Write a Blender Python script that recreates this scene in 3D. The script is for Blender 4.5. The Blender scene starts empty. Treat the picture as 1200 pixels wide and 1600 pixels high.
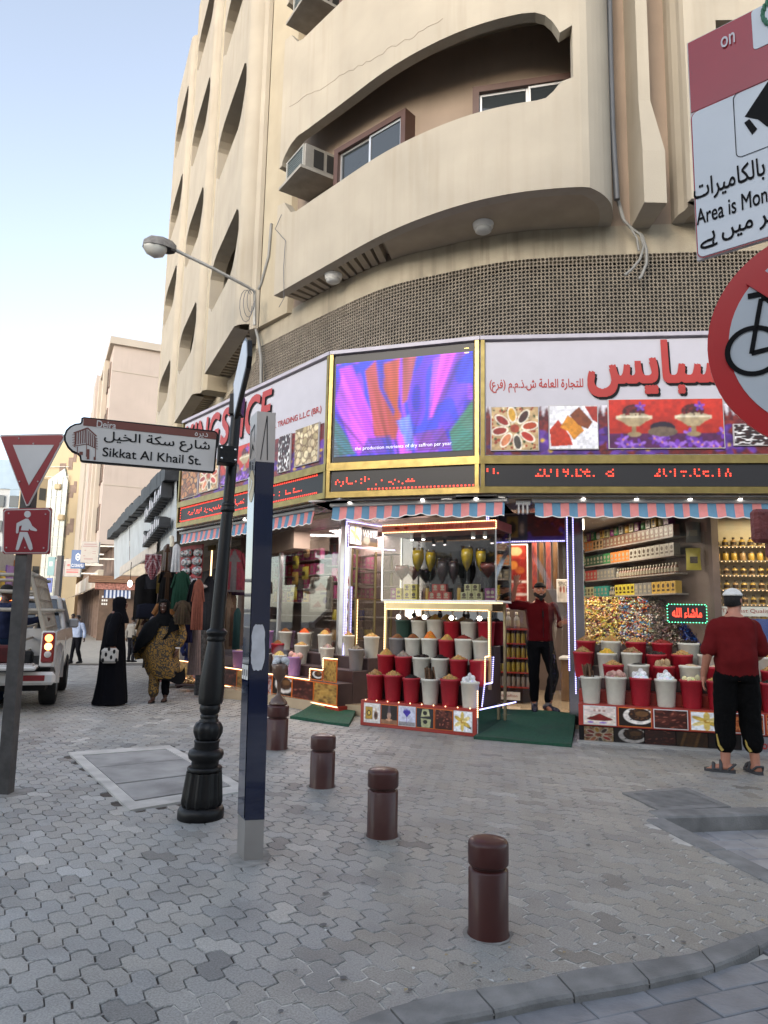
import bpy, bmesh, math, random
import numpy as np
from mathutils import Vector, Matrix
R=math.radians
rnd=random.Random(7)
sc=bpy.context.scene
col=sc.collection
FPX=1110.0; CAMZ=1.45
PITCH=math.atan(161/FPX); ROLL=math.atan(0.02)
fwd=np.array([0,math.cos(PITCH),math.sin(PITCH)])
_u=np.array([0,-math.sin(PITCH),math.cos(PITCH)]); _r=np.array([1.,0,0])
rt=_r*math.cos(ROLL)+_u*math.sin(ROLL); up=_u*math.cos(ROLL)-_r*math.sin(ROLL)
cd=bpy.data.cameras.new('camera'); cam=bpy.data.objects.new('camera',cd); col.objects.link(cam)
cd.sensor_fit='AUTO'; cd.sensor_width=36; cd.lens=FPX/1600*36; cd.clip_start=.05; cd.clip_end=3000
cam.matrix_world=Matrix(((rt[0],up[0],-fwd[0],0),(rt[1],up[1],-fwd[1],0),(rt[2],up[2],-fwd[2],CAMZ),(0,0,0,1)))
sc.camera=cam
SUN_DIR=Vector((-.47,-.83,.30)).normalized()      # towards the sun: low, behind the camera, a little left
w=bpy.data.worlds.new('World'); sc.world=w; w.use_nodes=True
nt=w.node_tree; bgn=nt.nodes['Background']
sky=nt.nodes.new('ShaderNodeTexSky'); sky.sky_type='NISHITA'; sky.sun_disc=False
sky.sun_elevation=math.asin(SUN_DIR.z); sky.sun_rotation=math.atan2(SUN_DIR.x,SUN_DIR.y)
sky.air_density=1.0; sky.dust_density=1.2; sky.ozone_density=2.0
hs=nt.nodes.new('ShaderNodeHueSaturation'); hs.inputs['Saturation'].default_value=.56; hs.inputs['Value'].default_value=1.0
nt.links.new(sky.outputs[0],hs.inputs['Color']); nt.links.new(hs.outputs[0],bgn.inputs[0]); bgn.inputs[1].default_value=0.15
sl=bpy.data.lights.new('sun','SUN'); so=bpy.data.objects.new('sun',sl); col.objects.link(so)
sl.energy=0.5; sl.angle=R(18.0); sl.color=(1,.86,.70)
so.rotation_euler=SUN_DIR.to_track_quat('Z','Y').to_euler()
vs=sc.view_settings; vs.view_transform='Standard'; vs.look='None'; vs.exposure=1.58; vs.gamma=1; vs.use_curve_mapping=False
sc.cycles.max_bounces=6; sc.cycles.transparent_max_bounces=12; sc.cycles.use_denoising=True
sc.cycles.sample_clamp_indirect=6
CP=np.array([0,0,CAMZ])
def ray(x,y): return fwd+rt*(x-600)/FPX+up*(800-y)/FPX
def atz(x,y,z=0.0):
 d=ray(x,y); t=(z-CAMZ)/d[2]; return Vector(CP+d*t)
def onp(x,y,p0,n):
 d=ray(x,y); n=np.array([n[0],n[1],0]); p=np.array([p0[0],p0[1],0]); t=((p-CP)@n)/(d@n); return Vector(CP+d*t)
def atd(x,y,Y):
 d=ray(x,y); return Vector(CP+d*(Y/d[1]))
STREET=Vector((-.43,.903));
def gz(x,y):
 s=(x+3.2)*STREET.x+(y-9)*STREET.y
 s2=max(0.0,min(s,17.5)-2.5)
 return -.030*s2 if x<1 else 0.0
def atg(x,y):
 p=atz(x,y,0)
 for i in range(30):
  z=gz(p.x,p.y); p=atz(x,y,z)
 return p
MATS={}
def srgb(h):
 r=[int(h[i:i+2],16)/255 for i in (0,2,4)]
 return tuple(c/12.92 if c<=.04045 else ((c+.055)/1.055)**2.4 for c in r)
def mat(name,c,rough=.6,metal=0,var=.12,vsc=5,bump=0,bsc=90,spec=.5,coat=0,streak=0,stc=(.12,.1,.08),grime=0,gsc=2.2,attr=False,objrand=0,emit=0,ecol=None,basek=1):
 if name in MATS: return MATS[name]
 if isinstance(c,str): c=srgb(c)
 m=bpy.data.materials.new(name); m.use_nodes=True; t=m.node_tree; N=t.nodes; Lk=t.links.new
 b=N['Principled BSDF']; b.inputs['Roughness'].default_value=rough; b.inputs['Metallic'].default_value=metal
 b.inputs['Specular IOR Level'].default_value=spec; b.inputs['Coat Weight'].default_value=coat
 tc=N.new('ShaderNodeTexCoord'); src=tc.outputs['Object']
 def noise(scale,detail=4,mapping=None):
  n=N.new('ShaderNodeTexNoise'); n.inputs['Scale'].default_value=scale; n.inputs['Detail'].default_value=detail
  if mapping:
   mp=N.new('ShaderNodeMapping'); mp.inputs['Scale'].default_value=mapping; Lk(src,mp.inputs[0]); Lk(mp.outputs[0],n.inputs[0])
  else: Lk(src,n.inputs[0])
  return n.outputs[0]
 def mixc(fac,a,bb,mode='MIX'):
  x=N.new('ShaderNodeMix'); x.data_type='RGBA'; x.blend_type=mode
  for v,i in ((fac,0),(a,6),(bb,7)):
   if hasattr(v,'is_output'): Lk(v,x.inputs[i])
   elif i==0: x.inputs[0].default_value=v
   else: x.inputs[i].default_value=(*v,1)
  return x.outputs[2]
 def ramp(v,lo,hi):
  r=N.new('ShaderNodeMapRange'); r.inputs[1].default_value=lo; r.inputs[2].default_value=hi; Lk(v,r.inputs[0]); return r.outputs[0]
 out=c
 if attr:
  a=N.new('ShaderNodeVertexColor'); a.layer_name='Col'; out=a.outputs[0]
 if var:
  n=noise(vsc,6); f=ramp(n,.3,.7)
  lo=(1-var,)*3; hi=(1+var,)*3
  out=mixc(1.0,out,mixc(f,lo,hi),'MULTIPLY')
 if objrand:
  oi=N.new('ShaderNodeObjectInfo'); f=oi.outputs['Random']
  out=mixc(1.0,out,mixc(f,(1-objrand,)*3,(1+objrand,)*3),'MULTIPLY')
 if streak:
  n=noise(1,5,(7,7,.45)); n2=noise(.55,3)
  f=N.new('ShaderNodeMath'); f.operation='MULTIPLY'; Lk(ramp(n,.48,.8),f.inputs[0]); Lk(ramp(n2,.35,.7),f.inputs[1])
  g=N.new('ShaderNodeMath'); g.operation='MULTIPLY'; Lk(f.outputs[0],g.inputs[0]); g.inputs[1].default_value=streak
  out=mixc(g.outputs[0],out,stc)
 if grime:
  n=noise(gsc,8); f=ramp(n,.50,.70)
  g=N.new('ShaderNodeMath'); g.operation='MULTIPLY'; Lk(f,g.inputs[0]); g.inputs[1].default_value=grime
  out=mixc(g.outputs[0],out,stc)
 ob=mixc(1.0,out,(basek,)*3,'MULTIPLY') if basek!=1 else out
 if hasattr(ob,'is_output'): Lk(ob,b.inputs['Base Color'])
 else: b.inputs['Base Color'].default_value=(*out,1)
 if bump:
  bn=N.new('ShaderNodeBump'); bn.inputs['Strength'].default_value=bump; bn.inputs['Distance'].default_value=.01
  Lk(noise(bsc,5),bn.inputs['Height']); Lk(bn.outputs[0],b.inputs['Normal'])
 if emit:
  if ecol=='attr': Lk(out,b.inputs['Emission Color'])
  else: b.inputs['Emission Color'].default_value=(*(ecol or c),1)
  b.inputs['Emission Strength'].default_value=emit
 MATS[name]=m; return m
def glass(name,tint=(.97,.98,.97),refl=1.0,rough=0.0):
 if name in MATS: return MATS[name]
 m=bpy.data.materials.new(name); m.use_nodes=True; t=m.node_tree; N=t.nodes
 for n in list(N):
  if n.type!='OUTPUT_MATERIAL': N.remove(n)
 o=[n for n in N if n.type=='OUTPUT_MATERIAL'][0]
 tr=N.new('ShaderNodeBsdfTransparent'); tr.inputs[0].default_value=(*tint,1)
 gl=N.new('ShaderNodeBsdfGlossy'); gl.inputs['Roughness'].default_value=rough
 fr=N.new('ShaderNodeFresnel'); fr.inputs[0].default_value=1.5
 mu=N.new('ShaderNodeMath'); mu.operation='MULTIPLY'; mu.inputs[1].default_value=refl; t.links.new(fr.outputs[0],mu.inputs[0])
 mx=N.new('ShaderNodeMixShader'); t.links.new(mu.outputs[0],mx.inputs[0]); t.links.new(tr.outputs[0],mx.inputs[1]); t.links.new(gl.outputs[0],mx.inputs[2])
 t.links.new(mx.outputs[0],o.inputs[0]); MATS[name]=m; return m
class MB:
 def __init__(s): s.v=[]; s.f=[]; s.c=[]; s.mi=[]; s.sm=[]; s.M=None
 def add(s,vs_,fs,c=None,mi=0,sm=False):
  k=len(s.v); M=s.M
  for p in vs_:
   s.v.append(tuple(M@Vector(p)) if M is not None else tuple(p))
  for i,f in enumerate(fs):
   s.f.append(tuple(a+k for a in f)); s.c.append(c[i] if isinstance(c,list) else c); s.mi.append(mi); s.sm.append(sm)
  return s
 def box(s,x0,x1,y0,y1,z0,z1,b=0,c=None,mi=0):
  if x0>x1: x0,x1=x1,x0
  if y0>y1: y0,y1=y1,y0
  if z0>z1: z0,z1=z1,z0
  if not b:
   v=[(x,y,z) for z in (z0,z1) for y in (y0,y1) for x in (x0,x1)]
   return s.add(v,[(0,2,3,1),(4,5,7,6),(0,1,5,4),(2,6,7,3),(0,4,6,2),(1,3,7,5)],c,mi)
  b=min(b,(x1-x0)*.45,(y1-y0)*.45,(z1-z0)*.45)
  X=(x0,x1);Y=(y0,y1);Z=(z0,z1); idx={}; v=[]
  for i in (0,1):
   for j in (0,1):
    for k in (0,1):
     for ax in range(3):
      p=[X[i],Y[j],Z[k]]
      for a,q in enumerate((i,j,k)):
       if a!=ax: p[a]+= b if q==0 else -b
      idx[i,j,k,ax]=len(v); v.append(p)
  f=[]
  for ax in range(3):
   o=[a for a in range(3) if a!=ax]
   for q in (0,1):
    r=[]
    for (m,n) in ((0,0),(1,0),(1,1),(0,1)):
     t=[0,0,0]; t[ax]=q; t[o[0]]=m; t[o[1]]=n; r.append(idx[t[0],t[1],t[2],ax])
    flip=(q==0)!=(ax==1)
    f.append(tuple(r[::-1]) if flip else tuple(r))
  cen=Vector(((x0+x1)/2,(y0+y1)/2,(z0+z1)/2))
  def orient(r):
   a,b_,c_=Vector(v[r[0]]),Vector(v[r[1]]),Vector(v[r[2]])
   n=(b_-a).cross(c_-a)
   return r if n.dot((a+b_+c_)/3-cen)>0 else r[::-1]
  for ax in range(3):
   o=[a for a in range(3) if a!=ax]
   for m in (0,1):
    for n in (0,1):
     r=[]
     for q,first in ((0,o[0]),(0,o[1]),(1,o[1]),(1,o[0])):
      t=[0,0,0]; t[ax]=q; t[o[0]]=m; t[o[1]]=n; r.append(idx[t[0],t[1],t[2],first])
     f.append(orient(tuple(r)))
  for i in (0,1):
   for j in (0,1):
    for k in (0,1): f.append(orient(tuple(idx[i,j,k,a] for a in range(3))))
  return s.add(v,f,c,mi)
 def prism(s,poly,z0,z1,c=None,mi=0,sm=False,cap0=True,cap1=True):
  n=len(poly)
  a=sum(poly[i][0]*poly[(i+1)%n][1]-poly[(i+1)%n][0]*poly[i][1] for i in range(n))
  if a<0: poly=poly[::-1]
  v=[(p[0],p[1],z0) for p in poly]+[(p[0],p[1],z1) for p in poly]
  s.add(v,[(i,(i+1)%n,n+(i+1)%n,n+i) for i in range(n)],c,mi,sm)
  if cap1: s.add(v[n:],[tuple(range(n))],c,mi)
  if cap0: s.add(v[:n],[tuple(range(n))[::-1]],c,mi)
  return s
 def slab(s,fr,poly,d0,d1,c=None,mi=0):
  """polygon in the (s,z) of a wall frame, from depth d0 (back) to d1 (front)"""
  n=len(poly)
  a=sum(poly[i][0]*poly[(i+1)%n][1]-poly[(i+1)%n][0]*poly[i][1] for i in range(n))
  if a<0: poly=poly[::-1]
  v=[fr.p(q[0],q[1],d0) for q in poly]+[fr.p(q[0],q[1],d1) for q in poly]
  s.add(v,[tuple(range(n))[::-1],tuple(range(n,2*n))]+[(i,(i+1)%n,n+(i+1)%n,n+i) for i in range(n)],c,mi)
  return s
 def fbox(s,fr,s0,s1,z0,z1,d0,d1,b=0,c=None,mi=0):
  old=s.M; s.M=fr.M if old is None else old@fr.M
  s.box(s0,s1,-d1,-d0,z0,z1,b,c,mi); s.M=old; return s
 def tube(s,path,r,n=8,c=None,mi=0,sm=True,caps=True,flat=1.0):
  P=[Vector(p) for p in path]; m=len(P); rr=r if isinstance(r,(list,tuple)) else [r]*m
  T=[]
  for i in range(m):
   d=(P[min(i+1,m-1)]-P[max(i-1,0)]); T.append(d.normalized() if d.length>1e-9 else Vector((0,0,1)))
  ref=Vector((0,0,1)) if abs(T[0].z)<.9 else Vector((1,0,0))
  A=T[0].cross(ref).normalized(); v=[]
  for i in range(m):
   A=(A-T[i]*A.dot(T[i])).normalized(); B=T[i].cross(A)
   for k in range(n):
    a=2*math.pi*k/n; v.append(P[i]+(A*math.cos(a)+B*math.sin(a)*flat)*rr[i])
  f=[(i*n+k,i*n+(k+1)%n,(i+1)*n+(k+1)%n,(i+1)*n+k) for i in range(m-1) for k in range(n)]
  s.add(v,f,c,mi,sm)
  if caps: s.add(v[:n],[tuple(range(n))[::-1]],c,mi); s.add(v[-n:],[tuple(range(n))],c,mi)
  return s
 def lathe(s,prof,n=16,o=(0,0,0),c=None,mi=0,sm=True,caps=True,ry=1.0,mod=None):
  v=[]
  for (r,z) in prof:
   for k in range(n):
    a=2*math.pi*k/n; q=r*(mod(a,z) if mod else 1)
    v.append((o[0]+q*math.cos(a),o[1]+q*math.sin(a)*ry,o[2]+z))
  m=len(prof)
  s.add(v,[(i*n+k,i*n+(k+1)%n,(i+1)*n+(k+1)%n,(i+1)*n+k) for i in range(m-1) for k in range(n)],c,mi,sm)
  if caps:
   s.add(v[:n],[tuple(range(n))[::-1]],c,mi); s.add(v[-n:],[tuple(range(n))],c,mi)
  return s
 def ball(s,o,r,n=8,m=6,c=None,mi=0,sm=True,rx=1,ry=1,rz=1):
  prof=[(max(1e-4,math.sin(math.pi*i/m)),-math.cos(math.pi*i/m)) for i in range(m+1)]
  v=[];
  for (q,z) in prof:
   for k in range(n):
    a=2*math.pi*k/n; v.append((o[0]+r*rx*q*math.cos(a),o[1]+r*ry*q*math.sin(a),o[2]+r*rz*z))
  return s.add(v,[(i*n+k,i*n+(k+1)%n,(i+1)*n+(k+1)%n,(i+1)*n+k) for i in range(m) for k in range(n)],c,mi,sm)
 def grid(s,fn,nu,nv,c=None,mi=0,sm=True,cf=None):
  v=[fn(i/nu,j/nv) for j in range(nv+1) for i in range(nu+1)]
  f=[(j*(nu+1)+i,j*(nu+1)+i+1,(j+1)*(nu+1)+i+1,(j+1)*(nu+1)+i) for j in range(nv) for i in range(nu)]
  cc=[cf((i+.5)/nu,(j+.5)/nv) for j in range(nv) for i in range(nu)] if cf else c
  return s.add(v,f,cc,mi,sm)
 def mesh(s,name,mats,off=None):
  me=bpy.data.meshes.new(name)
  vv=s.v if off is None else [(p[0]-off[0],p[1]-off[1],p[2]-off[2]) for p in s.v]
  me.from_pydata(vv,[],s.f)
  for m in (mats if isinstance(mats,(list,tuple)) else [mats]): me.materials.append(m)
  me.polygons.foreach_set('material_index',s.mi); me.polygons.foreach_set('use_smooth',s.sm)
  if any(c is not None for c in s.c):
   a=me.color_attributes.new('Col','FLOAT_COLOR','CORNER'); d=[]
   for f,c in zip(s.f,s.c):
    c=c or (1,1,1)
    if isinstance(c[0],tuple):
     for q in c: d.extend((q[0],q[1],q[2],1.0))
    else: d.extend((c[0],c[1],c[2],1.0)*len(f))
   a.data.foreach_set('color',d)
  me.update(); return me
 def build(s,name,mats,parent=None,label=None,cat=None,group=None,kind=None,origin=None):
  if not s.v: return None
  if parent is None and origin is None and kind!='structure':
   a=np.array(s.v); origin=((a[:,0].min()+a[:,0].max())/2,(a[:,1].min()+a[:,1].max())/2,a[:,2].min())
  me=s.mesh(name,mats,origin)
  return link(name,me,parent,origin,label,cat,group,kind)
WM={}
def link(name,me,parent=None,loc=None,label=None,cat=None,group=None,kind=None):
 o=bpy.data.objects.new(name,me); col.objects.link(o)
 if loc is not None: o.location=loc
 WM[o]=Matrix.Translation(loc) if loc is not None else Matrix()
 if parent is not None:
  o.parent=parent; o.matrix_parent_inverse=WM[parent].inverted()
 tag(o,label,cat,group,kind); return o
def tag(o,label=None,cat=None,group=None,kind=None):
 for k,v in (('label',label),('category',cat),('group',group),('kind',kind)):
  if v: o[k]=v
 return o
def thing(name,label,cat,loc=(0,0,0),group=None):
 o=bpy.data.objects.new(name,None); o.empty_display_size=.1; col.objects.link(o); o.location=loc
 WM[o]=Matrix.Translation(loc); return tag(o,label,cat,group)
def copy_tree(o,parent=None,keep=None):
 c=o.copy(); col.objects.link(c); WM[c]=WM[o].copy()
 if parent is not None: c.parent=parent
 for ch in o.children: copy_tree(ch,c)
 return c
class Fr:
 """upright wall frame: o origin (x,y), u unit vector to the viewer's right, n out of the wall"""
 def __init__(s,o,u,z=0):
  s.o=Vector((o[0],o[1])); s.u=Vector((u[0],u[1])).normalized(); s.n=Vector((s.u.y,-s.u.x)); s.z=z
  s.M=Matrix(((s.u.x,-s.n.x,0,s.o.x),(s.u.y,-s.n.y,0,s.o.y),(0,0,1,z),(0,0,0,1)))
 def p(s,a,z,d=0): q=s.o+s.u*a+s.n*d; return Vector((q.x,q.y,z+s.z))
 def px(s,x,y,d=0):
  q=s.o+s.n*d; P=onp(x,y,(q.x,q.y),(s.n.x,s.n.y)); v=Vector((P.x,P.y))-s.o
  return v.dot(s.u),P.z-s.z
 def off(s,d,a=0): q=s.o+s.n*d+s.u*a; return Fr((q.x,q.y),(s.u.x,s.u.y),s.z)
FORMS={'ا':(0xFE8D,0xFE8E,0,0),'ب':(0xFE8F,0xFE90,0xFE91,0xFE92),'ة':(0xFE93,0xFE94,0,0),'ت':(0xFE95,0xFE96,0xFE97,0xFE98),'ج':(0xFE9D,0xFE9E,0xFE9F,0xFEA0),'ح':(0xFEA1,0xFEA2,0xFEA3,0xFEA4),'خ':(0xFEA5,0xFEA6,0xFEA7,0xFEA8),'د':(0xFEA9,0xFEAA,0,0),'ذ':(0xFEAB,0xFEAC,0,0),'ر':(0xFEAD,0xFEAE,0,0),'ز':(0xFEAF,0xFEB0,0,0),'س':(0xFEB1,0xFEB2,0xFEB3,0xFEB4),'ش':(0xFEB5,0xFEB6,0xFEB7,0xFEB8),'ظ':(0xFEC5,0xFEC6,0xFEC7,0xFEC8),'ع':(0xFEC9,0xFECA,0xFECB,0xFECC),'ف':(0xFED1,0xFED2,0xFED3,0xFED4),'ق':(0xFED5,0xFED6,0xFED7,0xFED8),'ك':(0xFED9,0xFEDA,0xFEDB,0xFEDC),'ل':(0xFEDD,0xFEDE,0xFEDF,0xFEE0),'م':(0xFEE1,0xFEE2,0xFEE3,0xFEE4),'ن':(0xFEE5,0xFEE6,0xFEE7,0xFEE8),'ه':(0xFEE9,0xFEEA,0xFEEB,0xFEEC),'و':(0xFEED,0xFEEE,0,0),'ي':(0xFEF1,0xFEF2,0xFEF3,0xFEF4),'ء':(0xFE80,0,0,0),'ہ':(0xFBA6,0xFBA7,0xFBA8,0xFBA9),'ے':(0xFBAE,0xFBAF,0,0),'ں':(0xFB9E,0xFB9F,0,0)}
def ar(s):
 out=[]
 for i,ch in enumerate(s):
  f=FORMS.get(ch)
  if not f: out.append({'(':')',')':'('}.get(ch,ch)); continue
  p=s[i-1] if i else ' '; n=s[i+1] if i+1<len(s) else ' '
  jp=p in FORMS and FORMS[p][2]; jn=f[2] and n in FORMS
  out.append(chr(f[3] if jp and jn else f[1] if jp else f[2] if jn else f[0]))
 return ''.join(reversed(out))
_TP={}
def outlines(text):
 if text in _TP: return _TP[text]
 c=bpy.data.curves.new('tmp','FONT'); c.body=text; c.resolution_u=4
 o=bpy.data.objects.new('tmp',c); col.objects.link(o)
 dg=bpy.context.evaluated_depsgraph_get(); cu=o.evaluated_get(dg).to_curve(dg); P=[]
 for sp in cu.splines:
  pts=[]; b=sp.bezier_points; n=len(b)
  for i in range(n):
   p0,h0,h1,p1=b[i].co,b[i].handle_right,b[(i+1)%n].handle_left,b[(i+1)%n].co
   for k in range(4):
    t=k/4; q=p0*(1-t)**3+h0*3*t*(1-t)**2+h1*3*t*t*(1-t)+p1*t**3; pts.append((q.x,q.y))
  if len(pts)>2: P.append(pts)
 o.evaluated_get(dg).to_curve_clear(); bpy.data.objects.remove(o); bpy.data.curves.remove(c)
 A=np.array([p for q in P for p in q]); mn=A.min(0); mx=A.max(0)
 P=[np.array(q)-mn for q in P]; _TP[text]=(P,mx-mn); return _TP[text]
def _spans(P,y):
 xs=[]
 for q in P:
  a=q; b=np.roll(q,-1,0)
  m=((a[:,1]<=y)&(b[:,1]>y))|((a[:,1]>y)&(b[:,1]<=y))
  for p0,p1 in zip(a[m],b[m]):
   xs.append((p0[0]+(y-p0[1])/(p1[1]-p0[1])*(p1[0]-p0[0]),1 if p1[1]>p0[1] else -1,p0,p1))
 xs.sort(key=lambda e:e[0]); out=[]; wn=0; st=None
 for e in xs:
  if wn==0: st=e
  wn+=e[1]
  if wn==0: out.append((st,e))
 return out
def text_mb(mb,text,to3,x0,y0,h,w=None,rows=48,bold=0,slant=0,c=None,mi=0):
 """lettering of height h (and width w) with its lower left corner at x0,y0; to3(x,y) places it on its surface"""
 P,sz=outlines(text)
 if bold:
  b=bold*sz[1]; P=[q+np.array([dx,dy])*b for q in P for dx,dy in ((-1,-1),(1,-1),(-1,1),(1,1),(0,0))]
 ky=h/sz[1]; kx=(w/sz[0]) if w else ky; wid=sz[0]*kx
 lo=-bold*sz[1]; H=sz[1]*(1+2*bold); dy=H/rows
 for r in range(rows):
  ya=lo+r*dy; yb=ya+dy; ym=(ya+yb)/2
  for (s0,_,a0,a1),(s1,_,b0,b1) in _spans(P,ym):
   def X(p,q,y,xm):
    x=p[0]+(y-p[1])/(q[1]-p[1])*(q[0]-p[0]); return min(max(x,xm-dy),xm+dy)
   pts=[(X(a0,a1,ya,s0),ya),(X(b0,b1,ya,s1),ya),(X(b0,b1,yb,s1),yb),(X(a0,a1,yb,s0),yb)]
   mb.add([to3(x0+px*kx+slant*py*ky,y0+py*ky) for px,py in pts],[(0,1,2,3)],c,mi)
 return wid
def led_mb(mb,text,to3,x0,y0,h,w,pitch,dot=.62,drop=0,rng=None,mi=0):
 P,sz=outlines(text); kx=w/sz[0]; ky=h/sz[1]; ny=int(h/pitch); nx=int(w/pitch)
 for j in range(ny):
  sp=[(a[0],b[0]) for a,b in _spans(P,(j+.5)*pitch/ky)]
  for i in range(nx):
   x=(i+.5)*pitch/kx
   if any(a<=x<=b for a,b in sp) and not (drop and rng.random()<drop):
    cx=x0+(i+.5)*pitch; cy=y0+(j+.5)*pitch; e=pitch*dot/2
    mb.add([to3(cx-e,cy-e),to3(cx+e,cy-e),to3(cx+e,cy+e),to3(cx-e,cy+e)],[(0,1,2,3)],None,mi)
class Can:
 def __init__(s,w,h,bg=(1,1,1)):
  s.w=w; s.h=h; s.a=np.zeros((h,w,3)); s.a[:]=srgb(bg) if isinstance(bg,str) else bg
  s.X,s.Y=np.meshgrid((np.arange(w)+.5)/w,(np.arange(h)+.5)/h); s.as_=w/h
 def put(s,m,c,al=1.0):
  c=np.array(srgb(c) if isinstance(c,str) else c); s.a[m]=s.a[m]*(1-al)+c*al; return s
 def ell(s,x,y,rx,ry,c,rot=0,al=1.0):
  dx=s.X-x; dy=(s.Y-y); a=math.radians(rot); u=(dx*math.cos(a)+dy/s.as_*math.sin(a))/rx; v=(-dx*s.as_*math.sin(a)+dy*math.cos(a))/ry
  return s.put(u*u+v*v<1,c,al)
 def poly(s,pts,c,al=1.0):
  m=np.zeros_like(s.X,bool); n=len(pts)
  for i in range(n):
   (x0,y0),(x1,y1)=pts[i],pts[(i+1)%n]
   if y0==y1: continue
   cr=((s.Y>=min(y0,y1))&(s.Y<max(y0,y1)))&(s.X<(x1-x0)*(s.Y-y0)/(y1-y0)+x0); m^=cr
  return s.put(m,c,al)
 def rect(s,x0,y0,x1,y1,c,al=1.0): return s.put((s.X>=x0)&(s.X<x1)&(s.Y>=y0)&(s.Y<y1),c,al)
 def speck(s,x0,y0,x1,y1,cols,n,r,rng,asp=1.0):
  for i in range(n):
   s.ell(x0+rng.random()*(x1-x0),y0+rng.random()*(y1-y0),r*(.6+.8*rng.random()),r*s.as_*asp*(.6+.8*rng.random()),rng.choice(cols),rng.random()*180)
  return s
 def noise(s,amt,rng):
  s.a*=1+amt*(np.array([[rng.random() for _ in range(s.w)] for _ in range(s.h)])[:,:,None]-.5)*2; return s
 def blur(s,n=1):
  for _ in range(n):
   P=np.pad(s.a,((1,1),(1,1),(0,0)),'edge'); s.a=(P[1:-1,1:-1]*2+P[:-2,1:-1]+P[2:,1:-1]+P[1:-1,:-2]+P[1:-1,2:])/6
  return s
 def photo(s):
  if getattr(s,'done',0): return
  s.done=1; g=np.random.RandomState(s.w*7+s.h+int(s.a.sum())%97); c=g.rand(s.h//6+2,s.w//6+2); k=np.ones((6,6)); c=np.kron(c,k)[:s.h,:s.w]
  for _ in range(3): Q=np.pad(c,1,'edge'); c=(Q[1:-1,1:-1]+Q[:-2,1:-1]+Q[2:,1:-1]+Q[1:-1,:-2]+Q[1:-1,2:])/5
  if not getattr(s,'raw',0): s.a*=(1+.5*(c-.5)+.34*(g.rand(s.h,s.w)-.5))[:,:,None]; s.blur(1)
 def mb(s,mb,to3,x0,y0,x1,y1,mi=0):
  W,H=s.w,s.h; s.photo()
  v=[to3(x0+(x1-x0)*i/W,y0+(y1-y0)*j/H) for j in range(H+1) for i in range(W+1)]
  f=[(j*(W+1)+i,j*(W+1)+i+1,(j+1)*(W+1)+i+1,(j+1)*(W+1)+i) for j in range(H) for i in range(W)]
  P=np.pad(s.a,((1,1),(1,1),(0,0)),'edge'); A=(P[:-1,:-1]+P[1:,:-1]+P[:-1,1:]+P[1:,1:])/4; A=[[tuple(q) for q in r] for r in A.tolist()]
  mb.add(v,f,[(A[j][i],A[j][i+1],A[j+1][i+1],A[j+1][i]) for j in range(H) for i in range(W)],mi); return mb
# ================================================================ GROUND
m_joint=mat('joint_sand',(.56,.535,.485),.95,var=.3,vsc=3,bump=.4,bsc=120,grime=.9,stc=(.10,.09,.08),gsc=.42)
m_paver=mat('paver_concrete',(.2,.2,.2),.42,var=.30,vsc=120,bump=.45,bsc=200,attr=True,spec=.5,grime=.32,stc=(.085,.083,.08))
m_slate=mat('slate_paving',(.2,.21,.22),.5,var=.2,vsc=7,bump=.45,bsc=45,attr=True,grime=.35,stc=(.1,.1,.1))
m_kerb=mat('kerb_concrete',(.215,.21,.20),.85,var=.2,vsc=9,bump=.5,bsc=90,grime=.6,stc=(.1,.095,.09))
m_conc=mat('cover_concrete',(.50,.485,.45),.8,var=.16,vsc=5,bump=.25,bsc=70,grime=.45,stc=(.17,.165,.155))
m_far=mat('cream_paving',(.36,.32,.26),.7,var=.15,vsc=4)
m_earth=mat('road_base',(.1,.095,.09),.95,var=.25,vsc=3,bump=.4)
g=MB()
xs=sorted(set([-160,-120,-80,-60,-45]+[-40+i*2 for i in range(0,28)]+[15,20,30,60,100,160])); ys=[-60,-30,-12,-6]+[-4+i*2 for i in range(0,60)]+[130,170,260]
def base_h(x,y): return gz(x,y)-.30
g.grid(lambda a,b:(xs[min(int(round(a*(len(xs)-1))),len(xs)-1)],ys[min(int(round(b*(len(ys)-1))),len(ys)-1)],base_h(xs[min(int(round(a*(len(xs)-1))),len(xs)-1)],ys[min(int(round(b*(len(ys)-1))),len(ys)-1)])),len(xs)-1,len(ys)-1,sm=False)
g.build('ground',m_earth,kind='structure')
def pxy(*pts): return [(atz(x,y).x,atz(x,y).y) for x,y in pts]
K_in=pxy((470,1632),(600,1582),(690,1557),(820,1540),(900,1520),(1080,1495),(1150,1470),(1200,1450),(1290,1410))
K_out=pxy((520,1690),(690,1600),(770,1586),(850,1567),(985,1545),(1110,1517),(1160,1497),(1200,1475),(1300,1428))
REC=pxy((1032,1279),(1200,1274),(1900,1262),(1900,1560),(1200,1362))   # sunken bay
SLABC=pxy((106,1177),(265,1166),(392,1236),(203,1268))
GRT=pxy((972,1240),(1072,1232),(1142,1262),(1033,1269))
def inpoly(x,y,P):
 c=False; n=len(P)
 for i in range(n):
  (x0,y0),(x1,y1)=P[i],P[(i+1)%n]
  if (y0>y)!=(y1>y) and x<(x1-x0)*(y-y0)/(y1-y0)+x0: c=not c
 return c
ROADP=K_out+pxy((1400,1390))+[(6,2.6),(7,-2),(-3,-2)]
def dens(P,n):
 P=[Vector((p[0],p[1])) for p in P]; L=[0]
 for a,b in zip(P[:-1],P[1:]): L.append(L[-1]+(b-a).length)
 out=[]
 for i in range(n+1):
  t=L[-1]*i/n; k=max(j for j in range(len(L)) if L[j]<=t+1e-9); k=min(k,len(P)-2)
  out.append(P[k].lerp(P[k+1],(t-L[k])/(L[k+1]-L[k])))
 return out
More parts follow.
